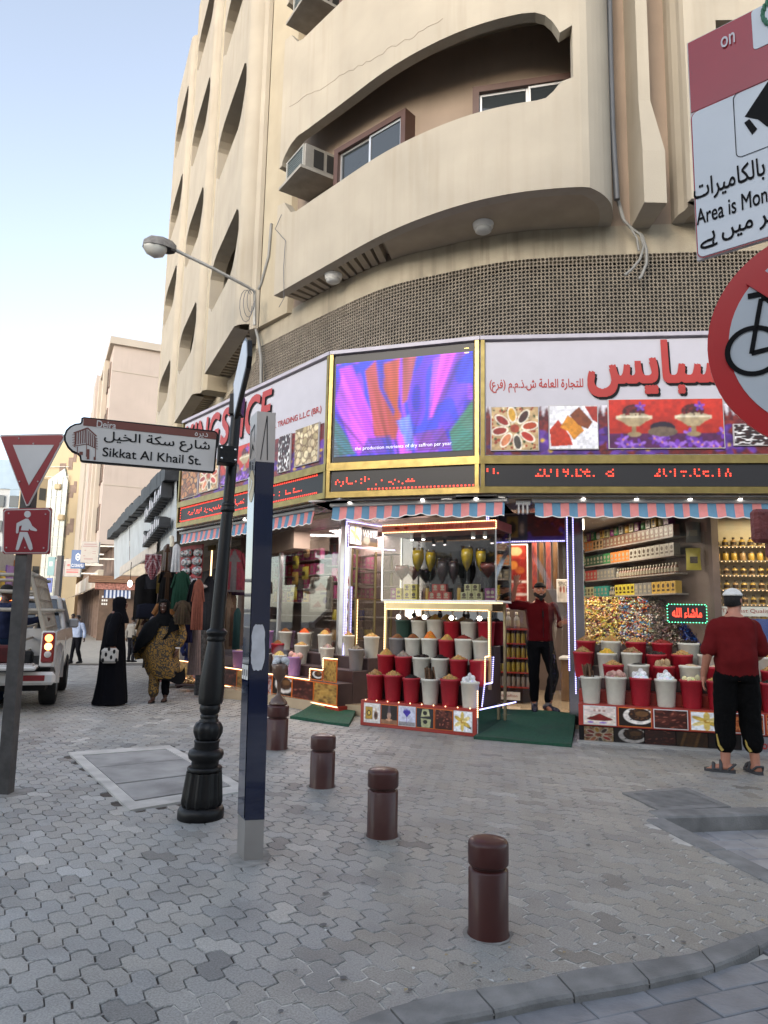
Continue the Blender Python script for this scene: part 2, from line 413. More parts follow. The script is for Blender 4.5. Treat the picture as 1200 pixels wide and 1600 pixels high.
pav=MB(); m_joint2=mat('joint_dirt',(.085,.07,.058),.95,var=.35,vsc=4,bump=.4,bsc=120)
def bedcell(q):
 x,y=q[0]; dk=x<-.25+.5*math.sin(y*1.7)+.35*math.sin(y*4.1+1); pav.add([(a,b,gz(a,b)-(.0085 if dk else .0042)) for a,b in q],[(0,1,2,3)],None,1 if dk else 0)
def z_road(x,y): return -.035
bx=[-18+.375*i for i in range(0,65)]; by=[-1.5+.375*i for i in range(0,95)]
for i in range(len(bx)-1):
 for j in range(len(by)-1):
  q=[(bx[i],by[j]),(bx[i+1],by[j]),(bx[i+1],by[j+1]),(bx[i],by[j+1])]
  if any(inpoly(x,y,REC) or inpoly(x,y,ROADP) for x,y in q): continue
  bedcell(q)
def fine_cell(x0,y0,x1,y1,dep):
 q=[(x0,y0),(x1,y0),(x1,y1),(x0,y1)]
 ins=[inpoly(x,y,REC) or inpoly(x,y,ROADP) for x,y in q]
 if all(ins): return
 if any(ins):
  if dep==0: return
  mx_,my_=(x0+x1)/2,(y0+y1)/2
  for a in ((x0,y0,mx_,my_),(mx_,y0,x1,my_),(x0,my_,mx_,y1),(mx_,my_,x1,y1)): fine_cell(*a,dep-1)
 else: bedcell(q)
for i in range(len(bx)-1):
 for j in range(len(by)-1):
  q=[(bx[i],by[j]),(bx[i+1],by[j]),(bx[i+1],by[j+1]),(bx[i],by[j+1])]
  ins=[inpoly(x,y,REC) or inpoly(x,y,ROADP) for x,y in q]
  if any(ins) and not all(ins): fine_cell(bx[i],by[j],bx[i+1],by[j+1],5)
pavement=pav.build('pavement',[m_joint,m_joint2],kind='structure')
def proj(p):
 q=np.array([p[0],p[1],p[2]])-CP; wd=q@fwd
 return (600+FPX*(q@rt)/wd,800-FPX*(q@up)/wd,wd) if wd>.1 else (-9e3,-9e3,wd)
U=.1125; GA=math.radians(-9.5); ca,sa=math.cos(GA),math.sin(GA)
def g2w(a,b): return (a*ca-b*sa,a*sa+b*ca)
AMP=.165
def edge(p,q):
 """lattice edge with the zigzag that makes neighbours interlock"""
 dx,dy=q[0]-p[0],q[1]-p[1]
 if dx+dy<0: return [ (x,y) for x,y in reversed(edge(q,p)[1:]) ]+[p] if False else [p]+list(reversed(edge(q,p)[1:]))
 s=1 if dx else -1
 nx,ny=(-dy,dx)
 return [p,(p[0]+dx*.27+nx*AMP*s,p[1]+dy*.27+ny*AMP*s),(p[0]+dx*.73-nx*AMP*s,p[1]+dy*.73-ny*AMP*s)]
def paver_outline(i,j,hor):
 w_,h_=(2,1) if hor else (1,2); c=[]
 for k in range(w_): c.append((i+k,j))
 for k in range(h_): c.append((i+w_,j+k))
 for k in range(w_): c.append((i+w_-k,j+h_))
 for k in range(h_): c.append((i,j+h_-k))
 out=[]
 for a,b in zip(c,c[1:]+c[:1]):
  e=edge(a,b); out.extend(e[:3])
 return out
def w2g(x,y): return ((x*ca+y*sa)/U,(-x*sa+y*ca)/U)
def clipline(o):
 W=[g2w(p[0]*U,p[1]*U) for p in o]; cx=sum(p[0] for p in W)/len(W); cy=sum(p[1] for p in W)/len(W)
 K=[((a[0]+b[0])/2,(a[1]+b[1])/2) for a,b in zip(KMID[:-1],KMID[1:])]; k=min(range(len(K)),key=lambda q:(K[q][0]-cx)**2+(K[q][1]-cy)**2)
 a,b=KMID[k],KMID[k+1]; nx,ny=-(b[1]-a[1]),b[0]-a[0]; D=[(p[0]-a[0])*nx+(p[1]-a[1])*ny for p in W]
 if min(D)>=0: return o
 out=[]
 for q in range(len(W)):
  p0,p1,d0,d1=W[q-1],W[q],D[q-1],D[q]
  if (d0>=0)!=(d1>=0): t=d0/(d0-d1); out.append((p0[0]+(p1[0]-p0[0])*t,p0[1]+(p1[1]-p0[1])*t))
  if d1>=0: out.append(p1)
 return [w2g(*p) for p in out]
def paver_mesh(mb,i,j,hor,r,lod=0,c=None):
 o=clipline(paver_outline(i,j,hor))
 if len(o)<3: return
 cx=sum(p[0] for p in o)/len(o); cy=sum(p[1] for p in o)/len(o)
 wx,wy=g2w(cx*U,cy*U); h=r.uniform(-.0013,.0013); tx,ty=r.uniform(-.013,.013),r.uniform(-.013,.013)
 gap=.0048/U; top=[]; low=[]; n=len(o)
 for k in range(n):
  px,py=o[k]; d=math.hypot(px-cx,py-cy); f=1-gap/d; fb=1-(gap+.0028/U)/d
  for f_,lst,dz in ((fb,top,0),(f,low,-.004)):
   x,y=g2w((cx+(px-cx)*f_)*U,(cy+(py-cy)*f_)*U); lst.append((x,y,gz(x,y)+h+tx*(x-wx)+ty*(y-wy)+dz))
 if lod==2: mb.add(top,[tuple(range(n))],c); return
 bot=[(x,y,z-.012) for x,y,z in low]
 mb.add(top+low+bot,[tuple(range(n))]+[(n+k,n+(k+1)%n,(k+1)%n,k) for k in range(n)]+[(2*n+k,2*n+(k+1)%n,n+(k+1)%n,n+k) for k in range(n)],c)
def paver_tone(x,y,r):
 t=.30+.05*max(0,min(1,-x*.8))  # paler towards the left: sky sheen put into the paver colour
 q=r.random()
 if q<.02: t*=.6
 elif q<.10: t*=.78
 elif q>.97: t*=1.3
 t*=r.uniform(.92,1.08); wm=r.uniform(-.02,.03)+(.015 if x>0 else -.01)
 t*=.95; return (t*(1.02+wm),t,t*(.93-wm*1.3))
KBAND=K_in+K_out[::-1]; REC_IN=REC
KMID=[(a.x*.6+b.x*.4,a.y*.6+b.y*.4) for a,b in zip(dens(K_in,40),dens(K_out,40))]
cand=[]
for i in range(-230,100):
 for j in range(-10,250):
  m_=(i-j)%4
  if m_==0: hor=True; jj=j
  elif m_==2: hor=False; jj=j-1
  else: continue
  cx,cy=(i+1,jj+.5) if hor else (i+.5,jj+1)
  x,y=g2w(cx*U,cy*U)
  if y<.6 or y>24.5: continue
  z=gz(x,y); px,py,d=proj((x,y,z))
  if px<-170 or px>1800 or py>1800: continue
  if x>-2.3 and y>11.5-.6*(x+1.2) : continue
  if x<=-2.3 and (x+2.6)*.907+(y-12.6)*.42>.3: continue
  cors=[(x+dx,y+dy) for dx in (-.1,.1) for dy in (-.1,.1)]
  if inpoly(x,y,REC) or min((x-a)**2+(y-b)**2 for a,b in KMID)<.0 or (inpoly(x,y,ROADP) and not inpoly(x,y,KBAND)) or inpoly(x,y,SLABC) or inpoly(x,y,GRT): continue
  if any(inpoly(a,b,REC) for a,b in cors): continue
  inv=0<px<1200 and py<1600
  cand.append((0 if inv else 1,d,i,jj,hor,x,y))
cand.sort()
rp=random.Random(3); far_st=MB()
for k,(inv,d,i,j,hor,x,y) in enumerate(cand):
 c=paver_tone(x,y,rp)
 if k<298:
  mb=MB(); paver_mesh(mb,i,j,hor,rp,0,c); mb.build('paver',m_paver,parent=pavement)
 else: paver_mesh(far_st,i,j,hor,rp,0 if d<10 else 2,c)
far_st.build('small_paver',m_paver,parent=pavement,kind='stuff')
kn=[dens(K_in,56),dens(K_out,56)]
road=MB(); rr=random.Random(5)
kerb=MB()
kb=MB(); kb.add([(p.x,p.y,-.045) for p in kn[0]]+[(p.x,p.y,-.045) for p in kn[1]],[(k,k+1,57+k+1,57+k) for k in range(56)])
kerb_o=kb.build('kerb',m_joint,kind='structure')
for k in range(0,56,7):
 a=kn[0][k:k+8]; b=kn[1][k:k+8]; n=len(a); mb=MB(); dz=rr.uniform(-.004,.004)
 sh=lambda p,q,f:(p.x+(q.x-p.x)*f,p.y+(q.y-p.y)*f)
 aa=[sh(p,q,.03) for p,q in zip(a,b)]; bb=[sh(p,q,.94) for p,q in zip(a,b)]; b2=[sh(p,q,.99) for p,q in zip(a,b)]
 e0=.012
 def inset(l):
  l=list(l); d=Vector((l[1][0]-l[0][0],l[1][1]-l[0][1])).normalized()*.004; l[0]=(l[0][0]+d.x,l[0][1]+d.y)
  d=Vector((l[-2][0]-l[-1][0],l[-2][1]-l[-1][1])).normalized()*.004; l[-1]=(l[-1][0]+d.x,l[-1][1]+d.y); return l
 aa,bb,b2=inset(aa),inset(bb),inset(b2)
 v=[(x,y,.012+dz) for x,y in aa]+[(x,y,.011+dz) for x,y in bb]+[(x,y,.0+dz) for x,y in b2]+[(x,y,-.07) for x,y in b2]+[(x,y,-.03) for x,y in aa]
 f=[]
 for q in range(4):
  u0,u1=[(0,1),(1,2),(2,3),(4,0)][q]
  f+=[(u1*n+i,u1*n+i+1,u0*n+i+1,u0*n+i)[::-1] if False else (u0*n+i,u1*n+i,u1*n+i+1,u0*n+i+1) for i in range(n-1)]
 f+=[(0,4*n,3*n,2*n,n),(n-1,2*n-1,3*n-1,4*n-1,5*n-1)]
 mb.add(v,f); mb.build('kerb_stone',m_kerb,parent=kerb_o)
rb=MB(); rb.prism(ROADP,-.2,-.03)
road_o=rb.build('road',m_joint,kind='structure')
ra=math.atan2(K_out[5][1]-K_out[2][1],K_out[5][0]-K_out[2][0]); c2,s2=math.cos(ra),math.sin(ra)
def r2w(a,b): return (.3+a*c2-b*s2,2.2+a*s2+b*c2)
KI=K_out+pxy((1420,1372))
nsl=0
for j in range(-10,14):
 for i in range(-12,30):
  L,Wd=.30,.15; a0=i*L+(j%2)*L/2; b0=j*Wd
  cs=[r2w(a0+u*L,b0+v*Wd) for u,v in ((.5,.5),(0,0),(1,0),(1,1),(0,1))]
  if not all(inpoly(x,y,ROADP) for x,y in cs[:1]): continue
  px,py,d=proj((*cs[0],0))
  if py>1700 or px<250 or px>1900: continue
  g_=.003; P=[r2w(a0+x,b0+y) for x,y in ((g_,g_),(L-g_,g_),(L-g_,Wd-g_),(g_,Wd-g_))]
  Q=[r2w(a0+x,b0+y) for x,y in ((g_+.004,g_+.004),(L-g_-.004,g_+.004),(L-g_-.004,Wd-g_-.004),(g_+.004,Wd-g_-.004))]
  h=-.018+rr.uniform(-.003,.003); t=.2*rr.uniform(.8,1.2)
  mb=MB(); mb.add([(x,y,h) for x,y in Q]+[(x,y,h-.004) for x,y in P]+[(x,y,-.035) for x,y in P],[(0,1,2,3)]+[(4+k,4+(k+1)%4,(k+1)%4,k) for k in range(4)]+[(8+k,8+(k+1)%4,4+(k+1)%4,4+k) for k in range(4)],(t*.97,t,t*1.06))
  mb.build('slate_tile',m_slate,parent=road_o); nsl+=1
DEP=-.105
bay=MB(); bay.add([(x,y,DEP) for x,y in REC],[tuple(range(len(REC)))]); bay_o=bay.build('sunken_road',m_joint,kind='structure')
A,B,Cc,D,E=[Vector(p) for p in REC]
def rect_on(o,u,v,a0,a1,b0,b1,z0,z1,name,m,par,c=None,bev=.012):
 mb=MB(); mb.M=Matrix(((u.x,v.x,0,o.x),(u.y,v.y,0,o.y),(0,0,1,0),(0,0,0,1))); mb.box(a0,a1,b0,b1,z0,z1,bev,c); return mb.build(name,m,parent=par)
ud=(Vector(B)-A).normalized(); vd=Vector((-ud.y,ud.x))
for k in range(8): rect_on(A,ud,vd,.0+k*.92,.0+k*.92+.91,-.01,.19,-.30,.014,'kerb_stone',m_kerb,bay_o)
u3=(E-A).normalized(); v3=Vector((-u3.y,u3.x))
for k in range(5): rect_on(A,u3,v3,.03+k*.72,.03+k*.72+.71,-.14,.01,-.30,.014,'kerb_stone',m_kerb,bay_o)
for j in range(0,14):
 for i in range(-1,22):
  L,Wd=.30,.2; a0=.02+i*L+(j%2)*.15; b0=-.03-j*Wd
  cc=A+ud*(a0+L/2)+vd*(b0-Wd/2)
  if not inpoly(cc.x,cc.y,REC): continue
  t=.27*rr.uniform(.85,1.15); rect_on(A,ud,vd,a0+.003,a0+L-.003,b0-Wd+.003,b0-.003,DEP-.05,DEP+.012+rr.uniform(-.002,.002),'slate_tile',m_slate,bay_o,(t,t,t*1.03),.005)
def quadpt(Q,u,v):
 a=Vector(Q[0]).lerp(Vector(Q[1]),u); b=Vector(Q[3]).lerp(Vector(Q[2]),u); return a.lerp(b,v)
def quad_prism(Q,u0,u1,v0,v1,z0,z1,name,m,par):
 mb=MB(); mb.prism([tuple(quadpt(Q,u,v)) for u,v in ((u0,v0),(u1,v0),(u1,v1),(u0,v1))],z0,z1); return mb.build(name,m,parent=par)
cov=thing('service_cover','large grey concrete service cover of three lids set in the pavement behind the black post','cover',(SLABC[0][0],SLABC[0][1],0))
fr_=.085
quad_prism(SLABC,0,1,0,fr_,-.05,.012,'frame_beam',m_conc,cov); quad_prism(SLABC,0,1,1-fr_,1,-.05,.012,'frame_beam',m_conc,cov)
quad_prism(SLABC,0,fr_*1.1,fr_,1-fr_,-.05,.012,'frame_beam',m_conc,cov); quad_prism(SLABC,1-fr_*1.1,1,fr_,1-fr_,-.05,.012,'frame_beam',m_conc,cov)
m_lid=mat('lid_concrete',(.31,.305,.29),.8,var=.18,vsc=4,bump=.25,bsc=60,grime=.6,stc=(.14,.135,.13))
vv=[fr_+.012,.36,.66,1-fr_-.008]
for k in range(3): quad_prism(SLABC,fr_*1.1+.008,1-fr_*1.1-.006,vv[k],vv[k+1]-.012,-.05,.009+.003*(k%2),'lid',m_lid,cov)
quad_prism(SLABC,.01,.99,.01,.99,-.06,-.02,'bed',mat('black_gap',(.01,.01,.01),.9),cov)
gr=thing('drain_grate','square slotted concrete drain grate in the pavement beside the sunken road','drain grate',(GRT[0][0],GRT[0][1],0))
quad_prism(GRT,0,1,0,1,-.06,-.03,'pit',MATS['black_gap'],gr)
m_gr=mat('grate_concrete',(.2,.195,.185),.8,var=.2,vsc=9,bump=.3)
for u0,u1,v0,v1 in ((0,1,0,.12),(0,1,.88,1),(0,.1,.12,.88),(.9,1,.12,.88)): quad_prism(GRT,u0,u1,v0,v1,-.05,.012,'rim',m_gr,gr)
for k in range(12): quad_prism(GRT,.1,.9,.125+k*.0628,.125+k*.0628+.04,-.05,.009,'bar',m_gr,gr)
fp=MB()
def far_cell(a,b):
 o=Vector((-6.2,10.5)); q=o+STREET*(15.2+a*55)+Vector((.903,.43))*(-9+b*18); return (q.x,q.y,gz(q.x,q.y)+.012)
fp.grid(far_cell,40,14,sm=False)
fp.build('far_pavement',m_far,kind='structure')
# ================================================================ CORNER BUILDING
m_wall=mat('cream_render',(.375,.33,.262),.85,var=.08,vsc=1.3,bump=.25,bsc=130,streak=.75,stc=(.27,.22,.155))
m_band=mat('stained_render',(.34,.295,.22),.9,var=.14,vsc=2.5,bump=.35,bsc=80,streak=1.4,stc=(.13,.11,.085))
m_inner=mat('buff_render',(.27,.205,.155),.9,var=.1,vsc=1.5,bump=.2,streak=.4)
m_ochre=mat('ochre_render',(.375,.32,.23),.85,var=.08,vsc=1.4,bump=.25,bsc=120,streak=.5,stc=(.3,.24,.15))
m_soff=mat('soffit_render',(.36,.30,.22),.9,var=.1,vsc=3)
m_dark=mat('dark_void',(.015,.014,.013),.9,var=0)
m_lat=mat('lattice_block',(.30,.255,.20),.85,var=.2,vsc=6,bump=.3,streak=.5,stc=(.16,.14,.11))
m_wfr=mat('window_frame_brown',(.075,.035,.025),.5)
m_alu=mat('aluminium',(.62,.62,.62),.35,metal=.7,var=.05)
m_pane=mat('window_pane',(.03,.035,.038),.05,var=0,spec=.8)
m_white=mat('white_paint',(.72,.71,.68),.5,var=.06,vsc=6)
m_cable=mat('grey_cable',(.22,.215,.2),.6)
m_pipe=mat('grey_pipe',(.10,.105,.115),.5,var=.08)
WL=[Vector(p) for p in [(-2.39,12.38),(-1.1,10.91),(-.07,9.85),(.83,9.32),(1.65,8.96),(2.47,8.81),(3.28,8.71),(4.08,8.63),(5.5,8.5),(9,8.2)]]
BL=[Vector(p) for p in [(-1.88,11.03),(-.99,10.04),(-.08,9.06),(.74,8.42),(1.49,8.06),(2.27,7.90),(2.52,7.98),(2.74,8.20),(2.87,8.50),(2.93,8.8)]]
def smoothline(P,nsub):
 """Catmull-Rom through the plan points, with arc length"""
 Q=[P[0]*2-P[1]]+P+[P[-1]*2-P[-2]]; out=[]
 for k in range(1,len(Q)-2):
  p0,p1,p2,p3=Q[k-1:k+3]
  for i in range(nsub):
   t=i/nsub; out.append(.5*((2*p1)+(p2-p0)*t+(2*p0-5*p1+4*p2-p3)*t*t+(3*p1-p0-3*p2+p3)*t**3))
 out.append(P[-1]); return out
class Path:
 def __init__(s,P,nsub=8):
  s.P=smoothline(P,nsub); s.L=[0]
  for a,b in zip(s.P[:-1],s.P[1:]): s.L.append(s.L[-1]+(b-a).length)
  s.len=s.L[-1]
 def at(s,t):
  t=min(max(t,0),s.len-1e-6); k=0
  lo,hi=0,len(s.L)-1
  while hi-lo>1:
   m=(lo+hi)//2
   if s.L[m]<=t: lo=m
   else: hi=m
  return s.P[lo].lerp(s.P[lo+1],(t-s.L[lo])/(s.L[lo+1]-s.L[lo]))
 def nrm(s,t):
  d=(s.at(t+.02)-s.at(t-.02)).normalized(); return Vector((d.y,-d.x))
 def pt(s,t,z,d=0):
  p=s.at(t)+s.nrm(t)*d; return Vector((p.x,p.y,z))
 def near(s,q): return min(s.L,key=lambda t:(s.at(t)-q).length)
WP=Path(WL); BP=Path(BL)
FH=3.1; Z1=6.6; NF=4; ZT=Z1+FH*NF
BZ=thing('corner_building','cream corner building with curved balconies above the spice shop','building',(.5,11.5,0))
def wallcurve(path,t0,t1,z0,z1,th,name,m,parent=BZ,n=40,d=0,kind=None):
 mb=MB(); ts=[t0+(t1-t0)*i/n for i in range(n+1)]
 v=[path.pt(t,z,d) for z in (z0,z1) for t in ts]+[path.pt(t,z,d-th) for z in (z0,z1) for t in ts]; k=n+1
 f=[]
 for i in range(n):
  f+=[(i,i+1,k+i+1,k+i)]
 mb.add(v,f,sm=True)
 mb.add(v,[(2*k+i+1,2*k+i,3*k+i,3*k+i+1) for i in range(n)]+[(k+i,k+i+1,3*k+i+1,3*k+i) for i in range(n)]+[(i+1,i,2*k+i,2*k+i+1) for i in range(n)]+[(0,k,3*k,2*k),(k+n,n,2*k+n,3*k+n)])
 return mb.build(name,m,parent=parent,kind=kind)
wallcurve(WP,0,WP.len,2.95,4.85,.3,'wall',m_band)
wallcurve(WP,0,WP.len,6.2,Z1,.3,'stained_band',m_band,n=60)
wallcurve(WP,0,WP.len,4.85,6.2,.05,'lattice_backing',m_dark,d=-.22)
cell=.051; zl0,zl1=4.85,6.2; nz=int((zl1-zl0)/cell); tlen=8.9; per=22
ncol=int(tlen/cell); shp={}
def hole(kind):
 out=[]
 for q in range(8):
  a=math.pi/4*q+math.pi/8
  if kind==0: out.append((.465*math.cos(a),.465*math.sin(a)))
  else:
   a=math.pi/4*q; r_=.495 if q%2==0 else .39; out.append((r_*math.cos(a),r_*math.sin(a)))
 return out
def outer(kind):
 out=[]
 for q in range(8):
  a=math.pi/4*q+(math.pi/8 if kind==0 else 0); c,s_=math.cos(a),math.sin(a); k=.5/max(abs(c),abs(s_)); out.append((c*k,s_*k))
 return out
H_={k:(hole(k),outer(k)) for k in (0,1)}
for c0 in range(0,ncol,per):
 mb=MB()
 for i in range(c0,min(c0+per,ncol)):
  for j in range(nz):
   k=(i+j)%2; h_,o_=H_[k]; tc=(i+.5)*cell; zc=zl0+(j+.5)*(zl1-zl0)/nz
   P0=WP.at(tc); N_=WP.nrm(tc); T_=Vector((-N_.y,N_.x))
   def q3(p,d): a=P0+T_*p[0]*cell+N_*d; return (a.x,a.y,zc+p[1]*cell)
   v=[q3(p,.0) for p in o_]+[q3(p,.0) for p in h_]+[q3(p,-.016) for p in h_]
   mb.add(v,[(q,(q+1)%8,8+(q+1)%8,8+q) for q in range(8)]+[(8+q,8+(q+1)%8,16+(q+1)%8,16+q) for q in range(8)])
 mb.build('lattice_panel',m_lat,parent=BZ)
SL0=.10
for k in range(NF+1):
 z=Z1+FH*k
 def slabpoly(path_in,t0,t1,tb0,tb1,z0,z1,name,m,n=36):
  mb=MB(); a=[BP.at(tb0+(tb1-tb0)*i/n) for i in range(n+1)]; b=[WP.at(t0+(t1-t0)*i/n) for i in range(n+1)]
  b=[p-WP.nrm(t0+(t1-t0)*i/n)*.05 for i,p in enumerate(b)]; a=[p-BP.nrm(tb0+(tb1-tb0)*i/n)*.09 for i,p in enumerate(a)]
  N=n+1; v=[(p.x,p.y,z0) for p in a]+[(p.x,p.y,z0) for p in b]+[(p.x,p.y,z1) for p in a]+[(p.x,p.y,z1) for p in b]
  f=[(i,N+i,N+i+1,i+1) for i in range(n)]+[(2*N+i,2*N+i+1,3*N+i+1,3*N+i) for i in range(n)]+[(i,i+1,2*N+i+1,2*N+i) for i in range(n)]+[(0,2*N,3*N,N),(n,N+n,3*N+n,2*N+n)]
  mb.add(v,f); return mb.build(name,m,parent=BZ)
 tsw=WP.near(Vector((-1.35,11.35))); te=WP.near(Vector((2.75,8.78)))
 slabpoly(None,tsw,te,0,BP.len-.15,z+.13,z+.26,'floor_slab',m_soff)
 if k<NF:
  slabpoly(None,tsw+2.05,te,2.55,BP.len-.15,z+.005,z+.125,'soffit',m_soff,n=24)
  ns=13
  for i in range(ns):
   tb=.16+i*.185; tw=tsw+.02+i*.158
   a=BP.at(tb)-BP.nrm(tb)*.1; b=WP.at(tw)+WP.nrm(tw)*.0; d=(b-a).normalized(); e=Vector((-d.y,d.x))*.05
   mb=MB(); mb.prism([tuple(a+e),tuple(b+e),tuple(b-e),tuple(a-e)],z+.006,z+.12); mb.build('soffit_slat',m_soff,parent=BZ)
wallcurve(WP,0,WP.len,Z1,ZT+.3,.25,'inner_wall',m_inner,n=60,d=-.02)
def lerp_tab(tab,x):
 if x<=tab[0][0]: return tab[0][1]
 for (a,b),(c,d) in zip(tab[:-1],tab[1:]):
  if x<=c: return b+(d-b)*(x-a)/(c-a)
 return tab[-1][1]
LOW=[(.0,8.19),(.10,8.17),(.20,8.16),(.33,7.98),(.40,7.90),(.55,7.85),(4.86,7.80),(4.97,7.82),(5.06,7.9),(5.12,7.98),(5.18,8.03),(5.3,8.07)]
UPP=[(.0,8.86),(.07,8.88),(.09,8.95),(.15,9.03),(.3,9.14),(.5,9.2),(.8,9.17),(2,9.11),(4.69,9.05),(4.85,9.03),(4.97,8.97),(5.06,8.87),(5.12,8.76),(5.15,8.70),(5.3,8.79)]
def pierced(path,tlist,cols,th,name,m,parent):
 """cols(t) -> list of solid (z0,z1) intervals, same number for neighbours inside one run"""
 mb=MB()
 for a,b in zip(tlist[:-1],tlist[1:]):
  ca_,cb_=cols(a+1e-6),cols(b-1e-6)
  for (z0,z1),(y0,y1) in zip(ca_,cb_):
   o=[path.pt(a,z0),path.pt(b,y0),path.pt(b,y1),path.pt(a,z1)]; i_=[path.pt(a,z0,-th),path.pt(b,y0,-th),path.pt(b,y1,-th),path.pt(a,z1,-th)]
   mb.add(o+i_,[(0,1,2,3)],sm=True); mb.add(o+i_,[(5,4,7,6),(3,2,6,7),(1,0,4,5)])
 return mb,th
def endcap(mb,path,t,ivs,th,flip=False):
 for z0,z1 in ivs:
  mb.add([path.pt(t,z0),path.pt(t,z1),path.pt(t,z1,-th),path.pt(t,z0,-th)],[(0,1,2,3) if not flip else (3,2,1,0)])
TO=5.3
def bal_cols(t):
 if t>TO: return [(Z1,ZT+.9)]
 iv=[]; z=Z1
 for k in range(NF):
  iv.append((z,lerp_tab(LOW,t)+FH*k)); z=lerp_tab(UPP,t)+FH*k
 iv.append((z,ZT+.9)); return iv
ts=sorted(set([0,.07,.09,.10,.15,.20,.26,.33,.36,.40,.47,.55,.7]+[.8+i*.1 for i in range(39)]+[4.69,4.78,4.85,4.91,4.97,5.02,5.06,5.09,5.12,5.15,5.18,5.24,TO]))
mb,_=pierced(BP,ts,bal_cols,.16,'balcony',m_wall,BZ)
t2=[TO+(BP.len-TO)*i/14 for i in range(15)]
mb2,_=pierced(BP,t2,bal_cols,.16,'x',m_wall,BZ)
endcap(mb,BP,0,bal_cols(0),.16)
op=[(lerp_tab(LOW,TO)+FH*k,lerp_tab(UPP,TO)+FH*k) for k in range(NF)]
endcap(mb2,BP,TO,op,.16); endcap(mb2,BP,BP.len-1e-4,[(Z1,ZT+.9)],.16,True)
mb.build('balcony_front',m_wall,parent=BZ); mb2.build('rounded_end_wall',m_wall,parent=BZ)
cw=MB(); crk=[(452,167),(480,150),(505,137),(530,120),(560,104),(585,92),(612,74),(640,60),(668,44),(700,26)]
def onBP(x,y):
 d=ray(x,y); best=None
 for a,b in zip(BP.P[:-1],BP.P[1:]):
  det=d[0]*-(b.y-a.y)+(b.x-a.x)*d[1]
  if abs(det)<1e-9: continue
  t=(a.x*-(b.y-a.y)+(b.x-a.x)*a.y)/det; s_=(d[0]*a.y-d[1]*a.x)/det
  if -.001<=s_<=1.001 and t>0: n_=Vector(((b-a).y,-(b-a).x)).normalized()*.0015; best=Vector(CP_+d*t)+Vector((n_.x,n_.y,0))
 return best
CP_=np.array([0,0,CAMZ]); rc_=random.Random(12); pts_=[]
for (x0,y0),(x1,y1) in zip(crk[:-1],crk[1:]):
 for k in range(4): pts_.append(onBP(x0+(x1-x0)*k/4,y0+(y1-y0)*k/4+rc_.uniform(-2.5,2.5)))
pts_=[p for p in pts_ if p]
cw.tube([tuple(p) for p in pts_],.0026,4); cw.build('crack',mat('crack_dark',(.19,.16,.12),.95),parent=BZ)
q1=atz(1052,345,Z1); q2=atz(1078,311,Z1)
B2=Path([Vector((q1.x+.02,8.75)),Vector((q1.x,q1.y-.1)),Vector((q1.x+.06,q1.y-.3)),Vector((q2.x,q2.y)),Vector((q2.x+.4,q2.y-.03)),Vector((q2.x+2.2,q2.y-.05)),Vector((q2.x+4.5,q2.y+.3))])
def b2_cols(t):
 if t<1.1: return [(Z1,ZT+.9)]
 iv=[]; z=Z1
 for k in range(NF): iv.append((z,7.8+FH*k)); z=9.06+FH*k
 return iv+[(z,ZT+.9)]
mb,_=pierced(B2,[i*.1 for i in range(12)],b2_cols,.16,'',m_wall,BZ); m3,_=pierced(B2,[1.1+i*.3 for i in range(18)],b2_cols,.16,'',m_wall,BZ)
endcap(mb,B2,1.1,[(7.8+FH*k,9.06+FH*k) for k in range(NF)],.16,True)
mb.build('rounded_end_wall',m_wall,parent=BZ); m3.build('balcony_parapets',m_wall,parent=BZ,kind='stuff')
for k in range(NF+1):
 mb=MB(); n=18; a=[B2.at(B2.len*i/n)-B2.nrm(B2.len*i/n)*.08 for i in range(n+1)]
 mb.prism([tuple(p) for p in a]+[(a[-1].x,8.75),(a[0].x+.05,8.75)],Z1+FH*k+.01,Z1+FH*k+.2); mb.build('floor_slab',m_soff,parent=BZ)
pa=atz(1007,316,6.55); pb=atz(1045,313,6.55); pc=atz(986,352,6.6)
mb=MB(); x0,x1,yf=pa.x,pb.x,pa.y; yb=8.8; xb=pc.x
prof=[(6.55,0),(7.25,0),(8.0,.13),(ZT+1.2,.13)]
v=[];
for z,d in prof: v+=[(x0,yf+d*.6,z),(x1-d,yf+d*.6,z),(x1-d*.3,yb,z),(xb,yb,z)]
f=[(3,2,1,0),(12,13,14,15)]
for k in range(3): f+=[(4*k+i,4*k+(i+1)%4,4*k+4+(i+1)%4,4*k+4+i) for i in range(4)]
mb.add(v,f); mb.build('pilaster',m_wall,parent=BZ)
def wall_window(t0,t1,z0,z1,panes=2,name='window'):
 a=WP.at(t0); b=WP.at(t1); fr=Fr(a+WP.nrm((t0+t1)/2)*.0,(b-a)); L=(b-a).length
 o=MB(); e=.09
 for s0,s1,y0,y1 in ((-e,0,z0-e,z1+e),(L,L+e,z0-e,z1+e),(0,L,z1,z1+e),(0,L,z0-e,z0)): o.fbox(fr,s0,s1,y0,y1,-.04,.19)
 w_=o.build(name,m_wfr,parent=BZ); fm=MB(); g_=MB()
 for i in range(panes):
  p0=L*i/panes; p1=L*(i+1)/panes; k=.035; dd=.11+.03*(i%2)
  for s0,s1,y0,y1 in ((p0,p0+k,z0,z1),(p1-k,p1,z0,z1),(p0+k,p1-k,z0,z0+k),(p0+k,p1-k,z1-k,z1)): fm.fbox(fr,s0+.002,s1-.002,y0,y1,dd-.02,dd+.02)
  pm=MB(); pm.fbox(fr,p0+k,p1-k,z0+k,z1-k,dd-.005,dd+.005); pm.build('pane',m_pane,parent=w_)
 fm.build('sash',m_alu,parent=w_); return w_
def tW(x,y,z):   # parameter on the wall curve seen at a pixel
 best=None
 for i in range(400):
  t=WP.len*i/400; p=proj(WP.pt(t,z)); e=abs(p[0]-x)
  if best is None or e<best[0]: best=(e,t)
 return best[1]
